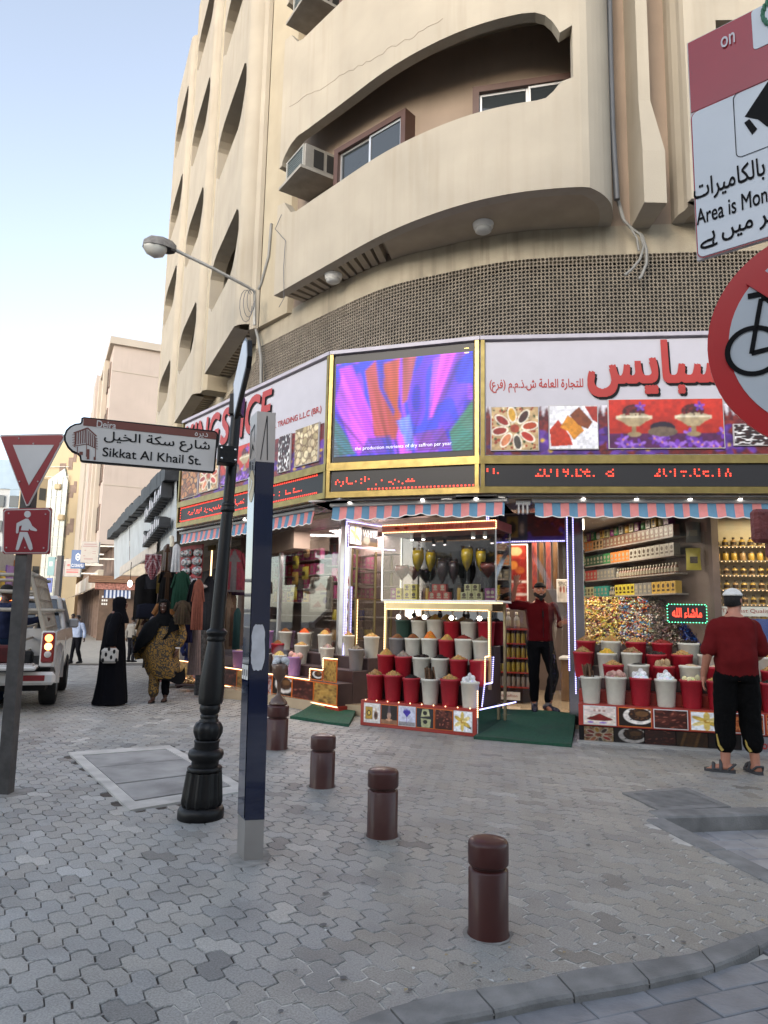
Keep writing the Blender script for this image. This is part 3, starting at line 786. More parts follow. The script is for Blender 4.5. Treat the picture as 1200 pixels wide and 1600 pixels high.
for k in range(NF):
 dz=FH*k
 wall_window(tW(541,255,8.35),tW(640,195,8.5),7.5+dz,8.70+dz); wall_window(tW(750,158,8.68),tW(905,125,8.7),7.5+dz,8.67+dz)
SD=Vector((-.41,.912)).normalized(); SR=-SD     # SR: viewer's right along that wall
SN=Vector((SR.y,-SR.x))
mb=MB(); mb.prism([(-2.60,12.9),(-2.50,12.23),(-2.40,12.15),(-2.33,12.17),(-2.30,12.9)],6.5,ZT+1.3); mb.build('ridge_pilaster',m_wall,parent=BZ)
mb=MB(); mb.prism([(-2.34,12.8),(-2.31,12.14),(-1.72,11.50),(-1.3,11.6),(-1.3,12.3)],6.52,ZT+1.2); mb.build('ochre_pier',m_ochre,parent=BZ)
BLOW=[(.03,8.50),(.12,8.32),(.30,8.06),(.44,7.94),(.6,7.87),(2.5,7.87),(2.62,8.0),(2.74,8.06),(2.84,8.1)]
BUPP=[(.03,8.55),(.06,8.8),(.12,8.95),(.28,9.08),(2.2,9.08),(2.45,9.04),(2.66,8.95),(2.78,8.85),(2.84,8.78)]
m_bayw=m_wall
def bay(k):
 o=Vector((-2.81,12.36))+SD*(4.56*k); L=2.88; nf=NF if k<3 else NF
 far=o+SD*L; R_=.26
 P=[far-SN*.95,far-SN*.02]+[far.lerp(o,i/6) for i in range(1,6)]+[o+SD*.05]
 path_face=Path([far,o],nsub=1)
 def cols(t):
  s=L-t
  if s<.03 or s>2.84: return [(Z1,ZT+.9)]
  iv=[]; z=Z1
  for f in range(nf): iv.append((z,lerp_tab(BLOW,s)+FH*f)); z=lerp_tab(BUPP,s)+FH*f
  return iv+[(z,ZT+.9)]
 class PF:
  @staticmethod
  def pt(t,z,d=0): p=far+SR*t+SN*d; return Vector((p.x,p.y,z))
 sv=sorted(set([2.84,2.78,2.74,2.66,2.62,2.5,2.45,2.2,.6,.44,.36,.3,.28,.2,.12,.09,.06,.03]+[.6+.2*i for i in range(9)]),reverse=True)
 tt=[L-s for s in sv]
 b,_=pierced(PF,tt,cols,.30,'',m_wall,BZ)
 b.add([],[]);
 endcap(b,PF,L-2.84,[(lerp_tab(BLOW,2.84)+FH*f,lerp_tab(BUPP,2.84)+FH*f) for f in range(nf)],.30,False)
 pl=MB(); pl.add([PF.pt(0,Z1),PF.pt(L-2.84,Z1),PF.pt(L-2.84,ZT+.9),PF.pt(0,ZT+.9)],[(0,1,2,3)]); pl.add([PF.pt(0,Z1,-.95),PF.pt(0,Z1),PF.pt(0,ZT+.9),PF.pt(0,ZT+.9,-.95)],[(0,1,2,3)])
 b.build('bay_front',m_wall,parent=BZ)
 rc=[];
 for i in range(9):
  a=math.pi/2*i/8; p=o+SR*(R_*math.sin(a)-.03*(1-i/8))+SN*(-R_+R_*math.cos(a)); rc.append(p)
 rc.append(o+SR*R_-SN*.95)
 n=len(rc); pl.add([(p.x,p.y,Z1) for p in rc]+[(p.x,p.y,ZT+.9) for p in rc],[(i,i+1,n+i+1,n+i) for i in range(n-1)],sm=True)
 pl.build('bay_side',m_wall,parent=BZ)
 for f in range(nf+1):
  z=Z1+FH*f; sl_=MB(); q=[far-SN*.02,o-SN*.02]+[p-SN*.02-SR*.01 for p in rc[1:]]+[far-SN*.95]
  sl_.prism([tuple(p) for p in q],z+(.12 if f in(0,) else .1),z+.24); sl_.build('floor_slab',m_soff,parent=BZ)
  if f<nf:
   for i in range(14):
    s=.12+i*.19; mb=MB(); a=far+SR*s
    mb.prism([tuple(a-SN*.12),tuple(a+SR*.10-SN*.12),tuple(a+SR*.10-SN*.88),tuple(a-SN*.88)],z+.01,z+.115); mb.build('soffit_slat',m_soff,parent=BZ)
   rim=MB(); rim.prism([tuple(p) for p in [far-SN*.01,o-SN*.01,o-SN*.11,far-SN*.11]],z+.003,z+.118); rim.build('soffit_rim',m_soff,parent=BZ)
   fr=Fr(far-SN*.93,(SR.x,SR.y)); d=MB()
   for s0,s1,y0,y1 in ((.5,.56,z+.25,z+2.4),(1.3,1.36,z+.25,z+2.4),(2.1,2.16,z+.25,z+2.4),(.56,2.1,z+2.34,z+2.4)): d.fbox(fr,s0,s1,y0,y1,0,.06)
   wn=d.build('window',m_alu,parent=BZ); pp=MB(); pp.fbox(fr,.56,2.1,z+.25,z+2.34,.01,.02); pp.build('pane',m_pane,parent=wn)
 fo=o+SD*(L+.30); fn=MB()
 fn.prism([tuple(fo-SN*.9),tuple(fo-SN*.12),tuple(fo+SD*.10-SN*.04),tuple(fo+SD*.34-SN*.04),tuple(fo+SD*.44-SN*.12),tuple(fo+SD*.44-SN*.9)],6.35,ZT+1.2)
 fn.build('fin',m_ochre,parent=BZ)
for k in range(3): bay(k)
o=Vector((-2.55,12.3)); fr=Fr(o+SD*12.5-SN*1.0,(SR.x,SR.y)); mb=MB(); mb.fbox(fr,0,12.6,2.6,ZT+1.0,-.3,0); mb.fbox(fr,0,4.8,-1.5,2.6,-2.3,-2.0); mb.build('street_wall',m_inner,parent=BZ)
fb=MB(); fr2=Fr(o+SD*12.5-SN*.35,(SR.x,SR.y)); fb.fbox(fr2,0,11.9,6.2,Z1-.0,-.3,0); fb.fbox(fr2,0,9.9,2.95,5.2,-.3,0); fb.build('stained_band',m_band,parent=BZ)
mb=MB(); nst=int(11/cell); fr3=Fr(o+SD*.0-SN*.33,(SR.x,SR.y))
for i in range(nst):
 for j in range(nz):
  h_,o_=H_[(i+j)%2]; s=-(i+.5)*cell; zc=zl0+(j+.5)*(zl1-zl0)/nz
  v=[fr3.p(s+p[0]*cell,zc+p[1]*cell,.0) for p in o_]+[fr3.p(s+p[0]*cell,zc+p[1]*cell,.0) for p in h_]+[fr3.p(s+p[0]*cell,zc+p[1]*cell,-.016) for p in h_]
  mb.add(v,[(q,(q+1)%8,8+(q+1)%8,8+q) for q in range(8)]+[(8+q,8+(q+1)%8,16+(q+1)%8,16+q) for q in range(8)])
mb.build('lattice_panel',m_lat,parent=BZ)
mb=MB(); mb.fbox(fr3,-12.3,0,4.6,6.25,-.3,-.2); mb.build('lattice_backing',m_dark,parent=BZ)
mb=MB(); mb.prism([(-1.2,12.0),(9,8.6),(9,26),(1,25),(o+SD*12.3).to_tuple()],ZT+.3,ZT+.5); mb.build('roof',m_soff,parent=BZ)
mb=MB(); mb.box(8.9,9.2,8.6,26,0,ZT+1); mb.build('rear_wall',m_wall,parent=BZ)
mb=MB(); q=o+SD*12.3; mb.prism([tuple(q-SN*.3),tuple(q-SN*9),tuple(q-SN*9+SD*.3),tuple(q-SN*.3+SD*.3)],-2,ZT+1); mb.build('end_wall',m_wall,parent=BZ)
def aircon(o,u,label,w_=.66,h_=.43,dp=.62,group='window air conditioners on the balconies'):
 fr=Fr(o,u,o[2]); t=thing('air_conditioner',label,'air conditioner',o,group); m_ac=mat('aircon_case',(.22,.205,.18),.5,var=.1,vsc=8,grime=.3)
 b=MB(); b.fbox(fr,0,w_,0,h_,-dp,0,.015); b.build('casing',m_ac,parent=t)
 gl=MB(); gl.fbox(fr,.05,w_-.05,.04,h_-.04,-.02,.006); gl.build('coil',mat('coil_green',(.03,.05,.05),.5),parent=t)
 f=MB()
 for s0,s1,y0,y1 in ((.02,.05,.02,h_-.02),(w_-.05,w_-.02,.02,h_-.02),(.05,w_-.05,.02,.045),(.05,w_-.05,h_-.045,h_-.02)): f.fbox(fr,s0,s1,y0,y1,-.01,.02)
 for i in range(9): f.fbox(fr,.05,w_-.05,.06+i*.036,.0635+i*.036,.004,.010)
 f.build('grille',mat('aircon_grille',(.36,.345,.31),.5),parent=t)
 sv=MB();
 for q in (.16,.40): sv.fbox(fr,w_-.001,w_+.004,.06,h_-.06,-q-.18,-q)
 sv.build('side_vent',m_dark,parent=t)
 tr=MB(); tr.fbox(fr,-.07,w_+.07,-.07,-.02,-dp,.10); tr.build('shelf',mat('aircon_shelf',(.28,.26,.225),.7,var=.15,grime=.4),parent=t); return t
pA=atd(447,292,10.95)
aircon((pA.x,pA.y,pA.z),(.55,-.83),'window air conditioner with a dark coil on a shelf, left end of the lower balcony')
aircon((pA.x,pA.y,pA.z+3.1),(.55,-.83),'window air conditioner hanging out of the upper balcony at the top of the photo')
def bay_pt(k,s,z,d=0): p=Vector((-2.81,12.36))+SD*(4.56*k+s)+SN*d; return (p.x,p.y,z)
aircon(bay_pt(0,.75,8.0,-.62),(SR.x,SR.y),'pale air conditioner inside the lowest dark arched opening of the nearest bay',dp=.3)
aircon(bay_pt(1,.9,8.0,-.55),(SR.x,SR.y),'pale air conditioner inside the lowest arched opening of the middle bay',dp=.3)
aircon(bay_pt(1,.9,11.05,-.4),(SR.x,SR.y),'pale air conditioner on a shelf in the second-storey opening of the middle bay',dp=.3)
def bulkhead(p,label):
 t=thing('ceiling_light',label,'ceiling light',(p.x,p.y,p.z-.1),'round lights under the balcony')
 b=MB(); b.lathe([(.11,-.07),(.13,-.05),(.14,0)],20,(p.x,p.y,p.z)); b.build('base',m_white,parent=t)
 b=MB(); b.lathe([(.001,-.13),(.07,-.125),(.108,-.10),(.112,-.07)],20,(p.x,p.y,p.z),caps=False); b.build('lens',mat('frosted_lens',(.5,.5,.48),.35),parent=t)
bulkhead(atz(755,350,6.60),'round white light under the plain part of the balcony soffit'); bulkhead(atz(521,430,6.60),'round white light under the slatted left end of the balcony soffit')
pts=[onp(x,y,(2.9,8.45),(0,-1)) for x,y in ((951,-60),(952,0),(954,100),(957,200),(961,265),(964,312))]
dp=thing('cable_conduit','grey plastic conduit running down the wall right of the balcony with frayed cables below','conduit',tuple(pts[-1]))
mb=MB(); mb.tube([(pts[0].x,pts[0].y,20)]+[tuple(p) for p in pts],.038,10); mb.build('pipe',m_pipe,parent=dp)
for rr_,path in ((.018,((964,310),(972,340),(985,356),(1000,366),(1006,385),(1000,405),(988,420),(976,430))),(.02,((966,312),(975,345),(990,360),(1003,368),(1010,390),(1010,412),(1002,432),(998,436))),(.014,((985,356),(995,372),(998,392)))):
 P=[onp(x,y,(3.1,8.55),(0,-1)) for x,y in path]; mb=MB(); mb.tube([tuple(p) for p in P],rr_,7); mb.build('cable',m_cable,parent=dp)
P=[onp(x,y,(-1.9,11.0),(-.74,-.67)) for x,y in ((440,335),(430,358),(446,376),(443,420),(444,465),(436,480))]
mb=MB(); mb.tube([tuple(p) for p in P],.006,5); mb.build('hanging_wire',m_pipe,label='thin grey wire hanging down the left end of the balcony front',cat='wire')
P=[onp(x,y,(-2.2,12.0),(-.75,-.66)) for x,y in ((424,350),(420,400),(408,445),(398,462),(396,500),(404,530),(408,560),(408,600))]
mb=MB(); mb.tube([tuple(p) for p in P],.03,7); mb.build('cable_bundle',m_cable,label='thick grey cable bent over the left end of the lattice beside the pier',cat='cable')
lt=thing('street_lamp','grey cobra-head street lamp on a long bracket fixed to the pier','street lamp',tuple(atd(396,505,11.7)))
a=atd(398,455,11.7); b=atd(385,447,11.6); c_=atd(330,418,11.3); d_=atd(268,388,11.0); e_=atd(398,508,11.8)
m_gal=mat('galvanised',(.42,.41,.38),.5,metal=.5,var=.15,vsc=12)
mb=MB(); mb.tube([tuple(e_),tuple(a),tuple(b),tuple(c_),tuple(d_)],.028,9); mb.build('bracket_arm',m_gal,parent=lt)
h0=atd(274,394,11.0); h1=atd(224,380,10.75); ax=(h1-h0); L_=ax.length; ax.normalize(); sd=ax.cross(Vector((0,0,1))).normalized(); upv=sd.cross(ax).normalized()
if upv.z<0: upv=-upv
def hd(u,v,w_): return tuple(h0+ax*u*L_+sd*v+upv*w_)
top=MB(); rings=[(0,.07,.0,.12),(.15,.12,-.01,.17),(.45,.17,-.02,.19),(.8,.16,-.03,.16),(1.0,.08,-.03,.07)]
v=[];n=10
for u,w2,lo,hi in rings:
 for k in range(n):
  q=math.pi*k/(n-1); v.append(hd(u,w2*math.cos(q),lo+(hi-lo)*math.sin(q)))
top.add(v,[(i*n+k,i*n+k+1,(i+1)*n+k+1,(i+1)*n+k) for i in range(4) for k in range(n-1)],sm=True); top.add(v,[tuple(range(n)),tuple(range(4*n,5*n))[::-1]])
top.build('housing',mat('lamp_housing',(.17,.16,.15),.6,var=.3,vsc=14),parent=lt)
ln=MB(); v=[]
for u,w2,lo,hi in [(.28,.05,-.01,-.06),(.36,.13,-.01,-.14),(.6,.155,-.02,-.19),(.86,.13,-.03,-.15),(1.0,.05,-.03,-.07)]:
 for k in range(n):
  q=math.pi*k/(n-1); v.append(hd(u,w2*math.cos(q),lo+(hi-lo)*math.sin(q)))
ln.add(v,[(i*n+k,i*n+k+1,(i+1)*n+k+1,(i+1)*n+k) for i in range(4) for k in range(n-1)],sm=True)
ln.build('lens',mat('lamp_lens',(.45,.45,.42),.25,var=.1),parent=lt)
cr=MB()
for k in range(3): cr.tube([tuple(atd(392+6*math.cos(t)*(1+.3*k)-4*k,470+4*k+18*math.sin(t)*(1+.2*k),11.65)) for t in [i*.5 for i in range(12)]],.006,4)
cr.build('wire_loop',m_pipe,parent=lt)
# ================================================================ SPICE SHOP: fascia, signs, awnings
FR_=Fr((1.2,8.80),(2.8,-.30)); FC=Fr((-.78,9.45),(1.98,-.65)); FL=Fr((-3.87,13.24),(3.09,-3.79)); LL=4.89; LC=2.084; LR=5.6
m_gold=mat('gold_trim',(.28,.21,.075),.32,metal=.85,var=.2,vsc=9)
m_sgnw=mat('sign_white',(.47,.45,.49),.35,var=.03)
m_red=mat('sign_red',(.36,.02,.012),.4,var=.05)
m_blk=mat('sign_black',(.006,.006,.0065),.55,var=0,spec=.2)
m_print=mat('print',(1,1,1),.35,var=0,attr=True)
m_ledk=mat('led_board_black',(.010,.009,.010),.45,var=.2,vsc=60)
m_ledr=mat('led_red',(.6,.02,.01),.5,var=0,emit=.9,ecol=(1,.06,.03))
m_cap=mat('fascia_cap',(.42,.39,.44),.5,var=.1)
m_steel=mat('brushed_steel',(.55,.55,.55),.3,metal=.8,var=.08)
m_chrome=mat('chrome',(.7,.7,.7),.15,metal=1,var=0)
rng=random.Random(11)
def picture(cv,fr,s0,z0,s1,z1,d,parent,name='picture',m=None,**kw):
 mb=MB(); cv.mb(mb,lambda x,y:fr.p(x,y,d),s0,z0,s1,z1); return mb.build(name,m or m_print,parent=parent,**kw)
def c_flower(cv,x,y,r,cols=('6a2a9a','8a4cc0','4c1a78'),n=6,rot=0,core='d08a20'):
 for k in range(n):
  a=math.radians(rot+360/n*k); cv.ell(x+math.cos(a)*r*.55/cv.as_ if cv.as_>1 else x+math.cos(a)*r*.55,y+math.sin(a)*r*.55*(1 if cv.as_>1 else cv.as_),r*.5/(cv.as_ if cv.as_>1 else 1),r*.24*(1 if cv.as_>1 else cv.as_),cols[k%len(cols)],math.degrees(a))
 cv.ell(x,y,r*.16/max(cv.as_,1),r*.16*min(cv.as_,1) if cv.as_<1 else r*.16,core); return cv
def c_saffron_band(w,h,dens=1.0,seed=1):
 r=random.Random(seed); cv=Can(w,h,'5a1418')
 for i in range(int(w*h*.06)): cv.ell(r.random(),r.random(),5/w,.8/h,r.choice(['7a1c18','3c0c10','8a2a1a','601418']),r.random()*180)
 for i in range(int(w/9*dens)):
  c_flower(cv,r.random(),r.random()*.5,.24,('4a2278','63389a','3a175e'),5,r.random()*360,'c8a030')
 return cv
def c_dates(w=64,h=64,seed=1):
 r=random.Random(seed); cv=Can(w,h,'3a1a12')
 for i in range(26):
  x,y=r.random(),r.random(); ro=r.random()*180; cv.ell(x,y,.17,.11,r.choice(['4a1f18','5c2a20','3a1612']),ro); cv.ell(x-.03,y+.03,.07,.03,r.choice(['9a5a4a','7c4034']),ro)
 return cv
def c_vanilla(w=64,h=64):
 cv=Can(w,h,'e9ebee')
 for k in range(3): cv.poly([(.45,.35+.05*k),(.98,.12+.04*k),(.98,.15+.04*k),(.5,.42+.05*k)],'201a10')
 cv.poly([(.1,.72),(.16,.76),(.45,.5),(.40,.46)],'2a2014')
 for k in range(6):
  a=math.radians(90+60*k); cv.ell(.47+.25*math.cos(a),.5+.25*math.sin(a),.25,.10,('d9bd66','c9a948','e5d08a')[k%3],math.degrees(a))
 cv.ell(.47,.5,.1,.1,'b98a2a'); cv.ell(.5,.53,.05,.05,'e8d48a'); return cv
def c_coffee(w=64,h=64):
 cv=Can(w,h,'1a0f0c'); r=random.Random(4)
 cv.ell(.62,.6,.48,.48,'e4ddd6'); cv.ell(.66,.66,.36,.36,'2a1710'); cv.speck(.35,.35,.95,.95,['3c2418','6a4428','22120c'],90,.03,r); cv.ell(.72,.72,.20,.16,'6b4a2c'); return cv
def c_heap(w=64,h=64):
 cv=Can(w,h,'e2d6c8'); r=random.Random(6); cv.rect(0,.55,1,1,'d8c8c0')
 cv.poly([(.1,.3),(.5,.62),(.92,.3)],'7a1a16'); cv.speck(.16,.26,.86,.42,['8e201a','5c1210'],60,.03,r); cv.ell(.5,.3,.42,.1,'701814')
 cv.ell(.2,.1,.1,.05,'8a6ac0'); cv.ell(.6,.1,.12,.05,'9a80c8');
 for k in range(3): cv.rect(.3+.15*k,.72,.38+.15*k,.84,'8a5040',.7)
 return cv
def c_perfume(w=64,h=64):
 cv=Can(w,h,'d8d2cc'); cv.rect(.08,.15,.55,.85,'8a6a20'); cv.rect(.12,.19,.51,.81,'b08c34'); cv.ell(.31,.5,.14,.16,'3a2a10'); cv.ell(.31,.5,.08,.1,'c8a850')
 cv.ell(.76,.4,.13,.24,'7a5a48'); cv.rect(.72,.6,.80,.82,'c0a890'); cv.ell(.76,.4,.07,.13,'302020'); return cv
def c_goblet(w=64,h=64):
 cv=Can(w,h,'181014'); cv.rect(0,0,1,.22,'8a6248'); cv.ell(.5,.45,.12,.2,'a88878'); cv.rect(.45,.2,.55,.4,'a07860'); cv.ell(.5,.22,.2,.06,'c09070')
 cv.poly([(.4,.6),(.45,.98),(.56,.98),(.6,.6)],'584850',.8); return cv
def c_crocus(w=64,h=64):
 cv=Can(w,h,'c2c4d6'); cv.rect(0,0,1,.2,'8a8688'); cv.rect(.48,.15,.52,.5,'6a4a90')
 for a,b in ((-.16,.9),(0,.95),(.16,.88),(-.07,.92),(.08,.92)): cv.poly([(.5,.45),(.5+a-.08,.7),(.5+a,b),(.5+a+.08,.7)],'3b2c9a' if a else '5142b8')
 return cv
def c_glasses(w=64,h=64):
 cv=Can(w,h,'20242a'); cv.poly([(.25,.55),(.8,.62),(.7,.98),(.35,.95)],'b4b48a'); cv.poly([(.3,.02),(.8,.02),(.85,.45),(.25,.48)],'a2a47c'); cv.ell(.5,.76,.13,.11,'14161a'); cv.ell(.52,.3,.13,.11,'14161a'); return cv
def c_spoons(w=96,h=90):
 cv=Can(w,h,'b89a6c'); r=random.Random(8); cv.speck(0,0,1,1,['8a2c18','c0a070','3a4a20','a04020','d8c8a0'],160,.03,r)
 for k,c in enumerate(['a83c10','3c1a10','c8962a','8a1a10','8c2418','c87a50','443c34','b02a18']):
  a=math.radians(45*k+10); x,y=.5+.33*math.cos(a),.5+.33*math.sin(a); cv.ell(x,y,.19,.105,'e8dcc8',math.degrees(a)); cv.ell(x,y,.15,.08,c,math.degrees(a))
 cv.ell(.5,.5,.1,.1,'9a3c20'); return cv
def c_spices(w=96,h=90):
 cv=Can(w,h,'e4e2e6'); cv.poly([(.02,.05),(.0,.45),(.18,.68),(.42,.3),(.48,.08)],'b43010'); cv.poly([(.22,.5),(.38,.78),(.6,.62),(.72,.42),(.5,.2),(.38,.4)],'cc8420')
 cv.poly([(.42,.78),(.62,.98),(.9,.62),(.8,.45),(.6,.55)],'7a3c18'); cv.poly([(.74,.99),(1,.99),(1,.6),(.9,.66)],'9c2a18'); return cv.noise(.1,rng)
def c_bowls(w=160,h=74):
 cv=Can(w,h,'a8240e');
 cv.a*=(0.75+.6*cv.Y)[:,:,None]; r=random.Random(9)
 cv.rect(0,0,1,.3,'501848')
 for k in range(26): c_flower(cv,r.random(),r.random()*.3,.12,('6f35a8','9a68d0','582590'),5,r.random()*360)
 for x in (.22,.74):
  cv.ell(x,.75,.10,.15,'4a1010'); cv.ell(x,.62,.15,.10,'b8a888'); cv.rect(x-.16,.60,x+.16,.66,'d8ccb0'); cv.poly([(x-.15,.62),(x+.15,.62),(x+.05,.45),(x-.05,.45)],'a89470'); cv.rect(x-.02,.3,x+.02,.45,'8a7450'); cv.ell(x,.28,.06,.05,'9c8660'); cv.speck(x-.08,.68,x+.08,.84,['701414','380a0c'],30,.012,r)
  c_flower(cv,x+.06,.85,.10,('7a48b8','5a2898'),5,20)
 cv.ell(.47,.42,.11,.12,'231426'); cv.ell(.47,.33,.13,.1,'6a5848'); return cv
def c_nuts(bg,cols,w=60,h=66,seed=2,rr_=.07,n=120):
 cv=Can(w,h,bg); r=random.Random(seed)
 for i in range(n):
  x,y=r.random(),r.random(); ro=r.random()*180; cv.ell(x,y,rr_*1.25,rr_*1.0,cols[-1],ro); cv.ell(x,y,rr_,rr_*.75,r.choice(cols[:-1]),ro)
 return cv
def c_bark(w=64,h=64):
 cv=Can(w,h,'241408'); r=random.Random(3)
 for k in range(16): cv.poly([(-.1+.09*k,0),(.05+.09*k,0),(.2+.09*k,1),(.08+.09*k,1)],r.choice(['5a3a1c','3a2410','7a5530','4a3018']));
 return cv.noise(.3,r)
fas=thing('shop_fascia','white and gold illuminated fascia wrapping the corner above the spice shop','shop fascia',(.2,9.2,3))
def corners():
 a=[FL.p(0,0),FL.p(LL,0),FC.p(LC,0),FR_.p(LR,0)]; return [Vector((p.x,p.y)) for p in a]
def fasbox(z0,z1,d0,d1,name,m,parent=fas):
 mb=MB()
 for fr,L in ((FL,LL),(FC,LC),(FR_,LR)): mb.fbox(fr,0,L,z0,z1,d0,d1)
 return mb.build(name,m,parent=parent)
fasbox(3.02,5.0,-.55,-.03,'box',m_cap)
fasbox(5.0,5.05,-.6,.04,'top_cap',m_cap)
fasbox(2.99,3.07,-.6,.03,'bottom_trim',m_gold);
def gz_(fr,px,py): return fr.px(px,py)
zA=FR_.px(800,724)[1]; zB=FR_.px(800,715)[1]      # gold bar between picture panel and ticker
fasbox(zA-.01,zB+.02,-.05,.035,'middle_trim',m_gold)
for fr,s in ((FL,.0),(FL,LL-.05),(FC,0.0),(FC,LC-.06),(FR_,0.01)):
 mb=MB(); mb.fbox(fr,s,s+.05,3.07,5.0,-.05,.03); mb.build('upright_trim',m_gold,parent=fas)
ZP0=zB+.03; ZP1=4.94; ZL0,ZL1=3.08,zA-.015
for fr,L in ((FL,LL),(FR_,LR)):
 mb=MB(); mb.fbox(fr,.07,L-.06,ZP0,ZP1+.03,-.04,.0); mb.build('white_panel',m_sgnw,parent=fas)
for fr,L in ((FL,LL),(FC,LC),(FR_,LR)):
 mb=MB(); mb.fbox(fr,.07,L-.07,ZL0,ZL1,-.05,.0); mb.build('ticker_board',m_ledk,parent=fas)
def S(fr,x,y): return fr.px(x,y)
s0,zb=S(FR_,756,712); _,zt=S(FR_,756,639)
cv=c_saffron_band(300,60,.7,3)
for i in range(300):
 e=.86+.1*math.sin(i*.9)+.06*rng.random(); cv.put((np.abs(cv.X-(i+.5)/300)<.5/300)&(cv.Y>e),(.66,.63,.68))
picture(cv,FR_,.075,ZP0+.005,3.6,zt+.03,.004,fas,'saffron_print')
m_pf=mat('picture_edge',(.45,.42,.42),.4)
def raised(fr,cv,pxs,d=.03):
 (x0,y0),(x1,y1)=pxs; sa_,za=S(fr,x0,y1); sb_,zb_=S(fr,x1,y0)
 mb=MB(); mb.fbox(fr,sa_-.012,sb_+.012,za-.012,zb_+.012,.0,d,.004); o=mb.build('picture_panel',m_pf,parent=fas)
 mb=MB(); cv.mb(mb,lambda x,y:fr.p(x,y,d+.003),sa_,za,sb_,zb_); return mb.build('picture',m_print,parent=o)
raised(FR_,c_spoons(),((768,637),(840,704))); raised(FR_,c_spices(),((859,635),(932,702))); raised(FR_,c_bowls(),((952,624),(1127,701)))
raised(FR_,c_nuts('e6e2e0',['3a1a14','24100c','120a08'],seed=5,rr_=.05,n=160),((1147,664),(1220,696)))
def lettering(fr,text,box,m,parent,d=.006,rows=44,bold=0,slant=0,shadow=None,name='lettering',extra=0):
 x0,z0,w_,h_=box
 if shadow:
  mb=MB(); text_mb(mb,text,lambda x,y:fr.p(x+shadow[0],y+shadow[1],d*.6),x0,z0,h_,w_,rows,bold,slant); mb.build('letter_shadow',shadow[2],parent=parent)
 mb=MB(); text_mb(mb,text,lambda x,y:fr.p(x,y,d),x0,z0,h_,w_,rows,bold,slant); return mb.build(name,m,parent=parent)
sa_,za=S(FR_,920,616); sb_,zb_=S(FR_,1128,537)
lettering(FR_,ar('سبايس'),(sa_,za-.02,sb_-sa_,zb_-za+.06),m_red,fas,d=.02,rows=70,bold=.034,shadow=(.025,-.03,m_blk))
sa_,za=S(FR_,765,614); sb_,zb_=S(FR_,911,593)
lettering(FR_,ar('للتجارة العامة ش.ذ.م.م (فرع)'),(sa_,za,sb_-sa_,zb_-za+.015),m_red,fas,bold=.012)
cv=c_saffron_band(240,60,.8,5); picture(cv,FL,.08,ZP0+.005,LL-.1,4.06,.004,fas,'saffron_print')
def fx(x,y): return FL.px(270+x/2.449,500+y/2.449)
def zl(box):
 (x0,y0),(x1,y1)=box; a=fx(x0,y1); b=fx(x1,y0); return a,b
def raisedL(cv,sa_,sb_,z0,z1):
 mb=MB(); mb.fbox(FL,sa_-.012,sb_+.012,z0-.012,z1+.012,0,.03,.004); o=mb.build('picture_panel',m_pf,parent=fas)
 mb=MB(); cv.mb(mb,lambda x,y:FL.p(x,y,.033),sa_,z0,sb_,z1); mb.build('picture',m_print,parent=o)
sP0=fx(475,480)[0]; sP1=fx(562,480)[0]
raisedL(c_nuts('7a6a4a',['c8b48c','d8c8a0','a89468','6a4c2c'],seed=7,rr_=.11,n=80),sP0,sP1,3.54,4.08)
raisedL(c_nuts('e6e2e0',['4a1a18','2a0e10','180a0a'],seed=8,rr_=.05,n=170),fx(412,480)[0],fx(455,480)[0],3.52,4.06)
raisedL(c_bowls(110,64),fx(190,560)[0],fx(316,560)[0],3.56,4.14)
raisedL(c_spoons(60,60),fx(108,620)[0],fx(177,620)[0],3.54,4.06); raisedL(c_nuts('5a3018',['a86c38','8a5024','c08850','3c1e0e'],seed=9,rr_=.12,n=60),fx(40,620)[0],fx(100,620)[0],3.52,4.04)
a=fx(50,430); b=fx(175,430); c_=fx(235,400); d_=fx(372,370)
zk0=4.30; zk1=4.90
lettering(FL,'KING',(a[0],zk0,b[0]-a[0],zk1-zk0),m_red,fas,d=.02,rows=50,bold=.03,slant=.10,shadow=(.03,-.03,m_blk))
lettering(FL,'SPICE',(b[0]+.12,zk0,d_[0]-b[0]-.12,zk1-zk0),m_red,fas,d=.02,rows=50,bold=.03,slant=.10,shadow=(.03,-.03,m_blk))
g0=fx(372,390); g1=fx(570,330); gh=fx(570,330)[1]-fx(570,360)[1]
lettering(FL,'GENERAL TRADING L.L.C (BR.)',(fx(330,395)[0],fx(570,357)[1],g1[0]-fx(330,395)[0],gh),m_red,fas,bold=.02)
def ticker(fr,text,s0,s1,z0,z1,drop=.1,pitch=.026):
 mb=MB(); led_mb(mb,text,lambda x,y:fr.p(x,y,.006),s0,z0,z1-z0,s1-s0,pitch,.7,drop,rng); mb.build('red_diodes',m_ledr,parent=fas,kind='stuff')
zt_=ZL1-ZL0
sx=lambda fr,x:fr.px(x,745)[0]
tq=lambda f:ZL0+f*zt_
ticker(FR_,'10',sx(FR_,760),sx(FR_,782),tq(.55),tq(.85),.25); ticker(FR_,'2019.06.18',sx(FR_,836),sx(FR_,960),tq(.42),tq(.86),.08); ticker(FR_,'2019.06.16',sx(FR_,1022),sx(FR_,1144),tq(.42),tq(.86),.08)
ticker(FC,ar('سبايس للتجارة'),.12,1.25,ZL0+.06,ZL1-.08,.3)
mb=MB()
for i in range(int((LC-.6)/.05)): mb.add([FC.p(.6+.05*i+dx,ZL0+.015+dz,.006) for dx,dz in ((-.011,-.011),(.011,-.011),(.011,.011),(-.011,.011))],[(0,1,2,3)])
for i in range(int((LL-.3)/.05)):
 for z in (ZL0+.015,ZL1-.015): mb.add([FL.p(.15+.05*i+dx,z+dz,.006) for dx,dz in ((-.011,-.011),(.011,-.011),(.011,.011),(-.011,.011))],[(0,1,2,3)])
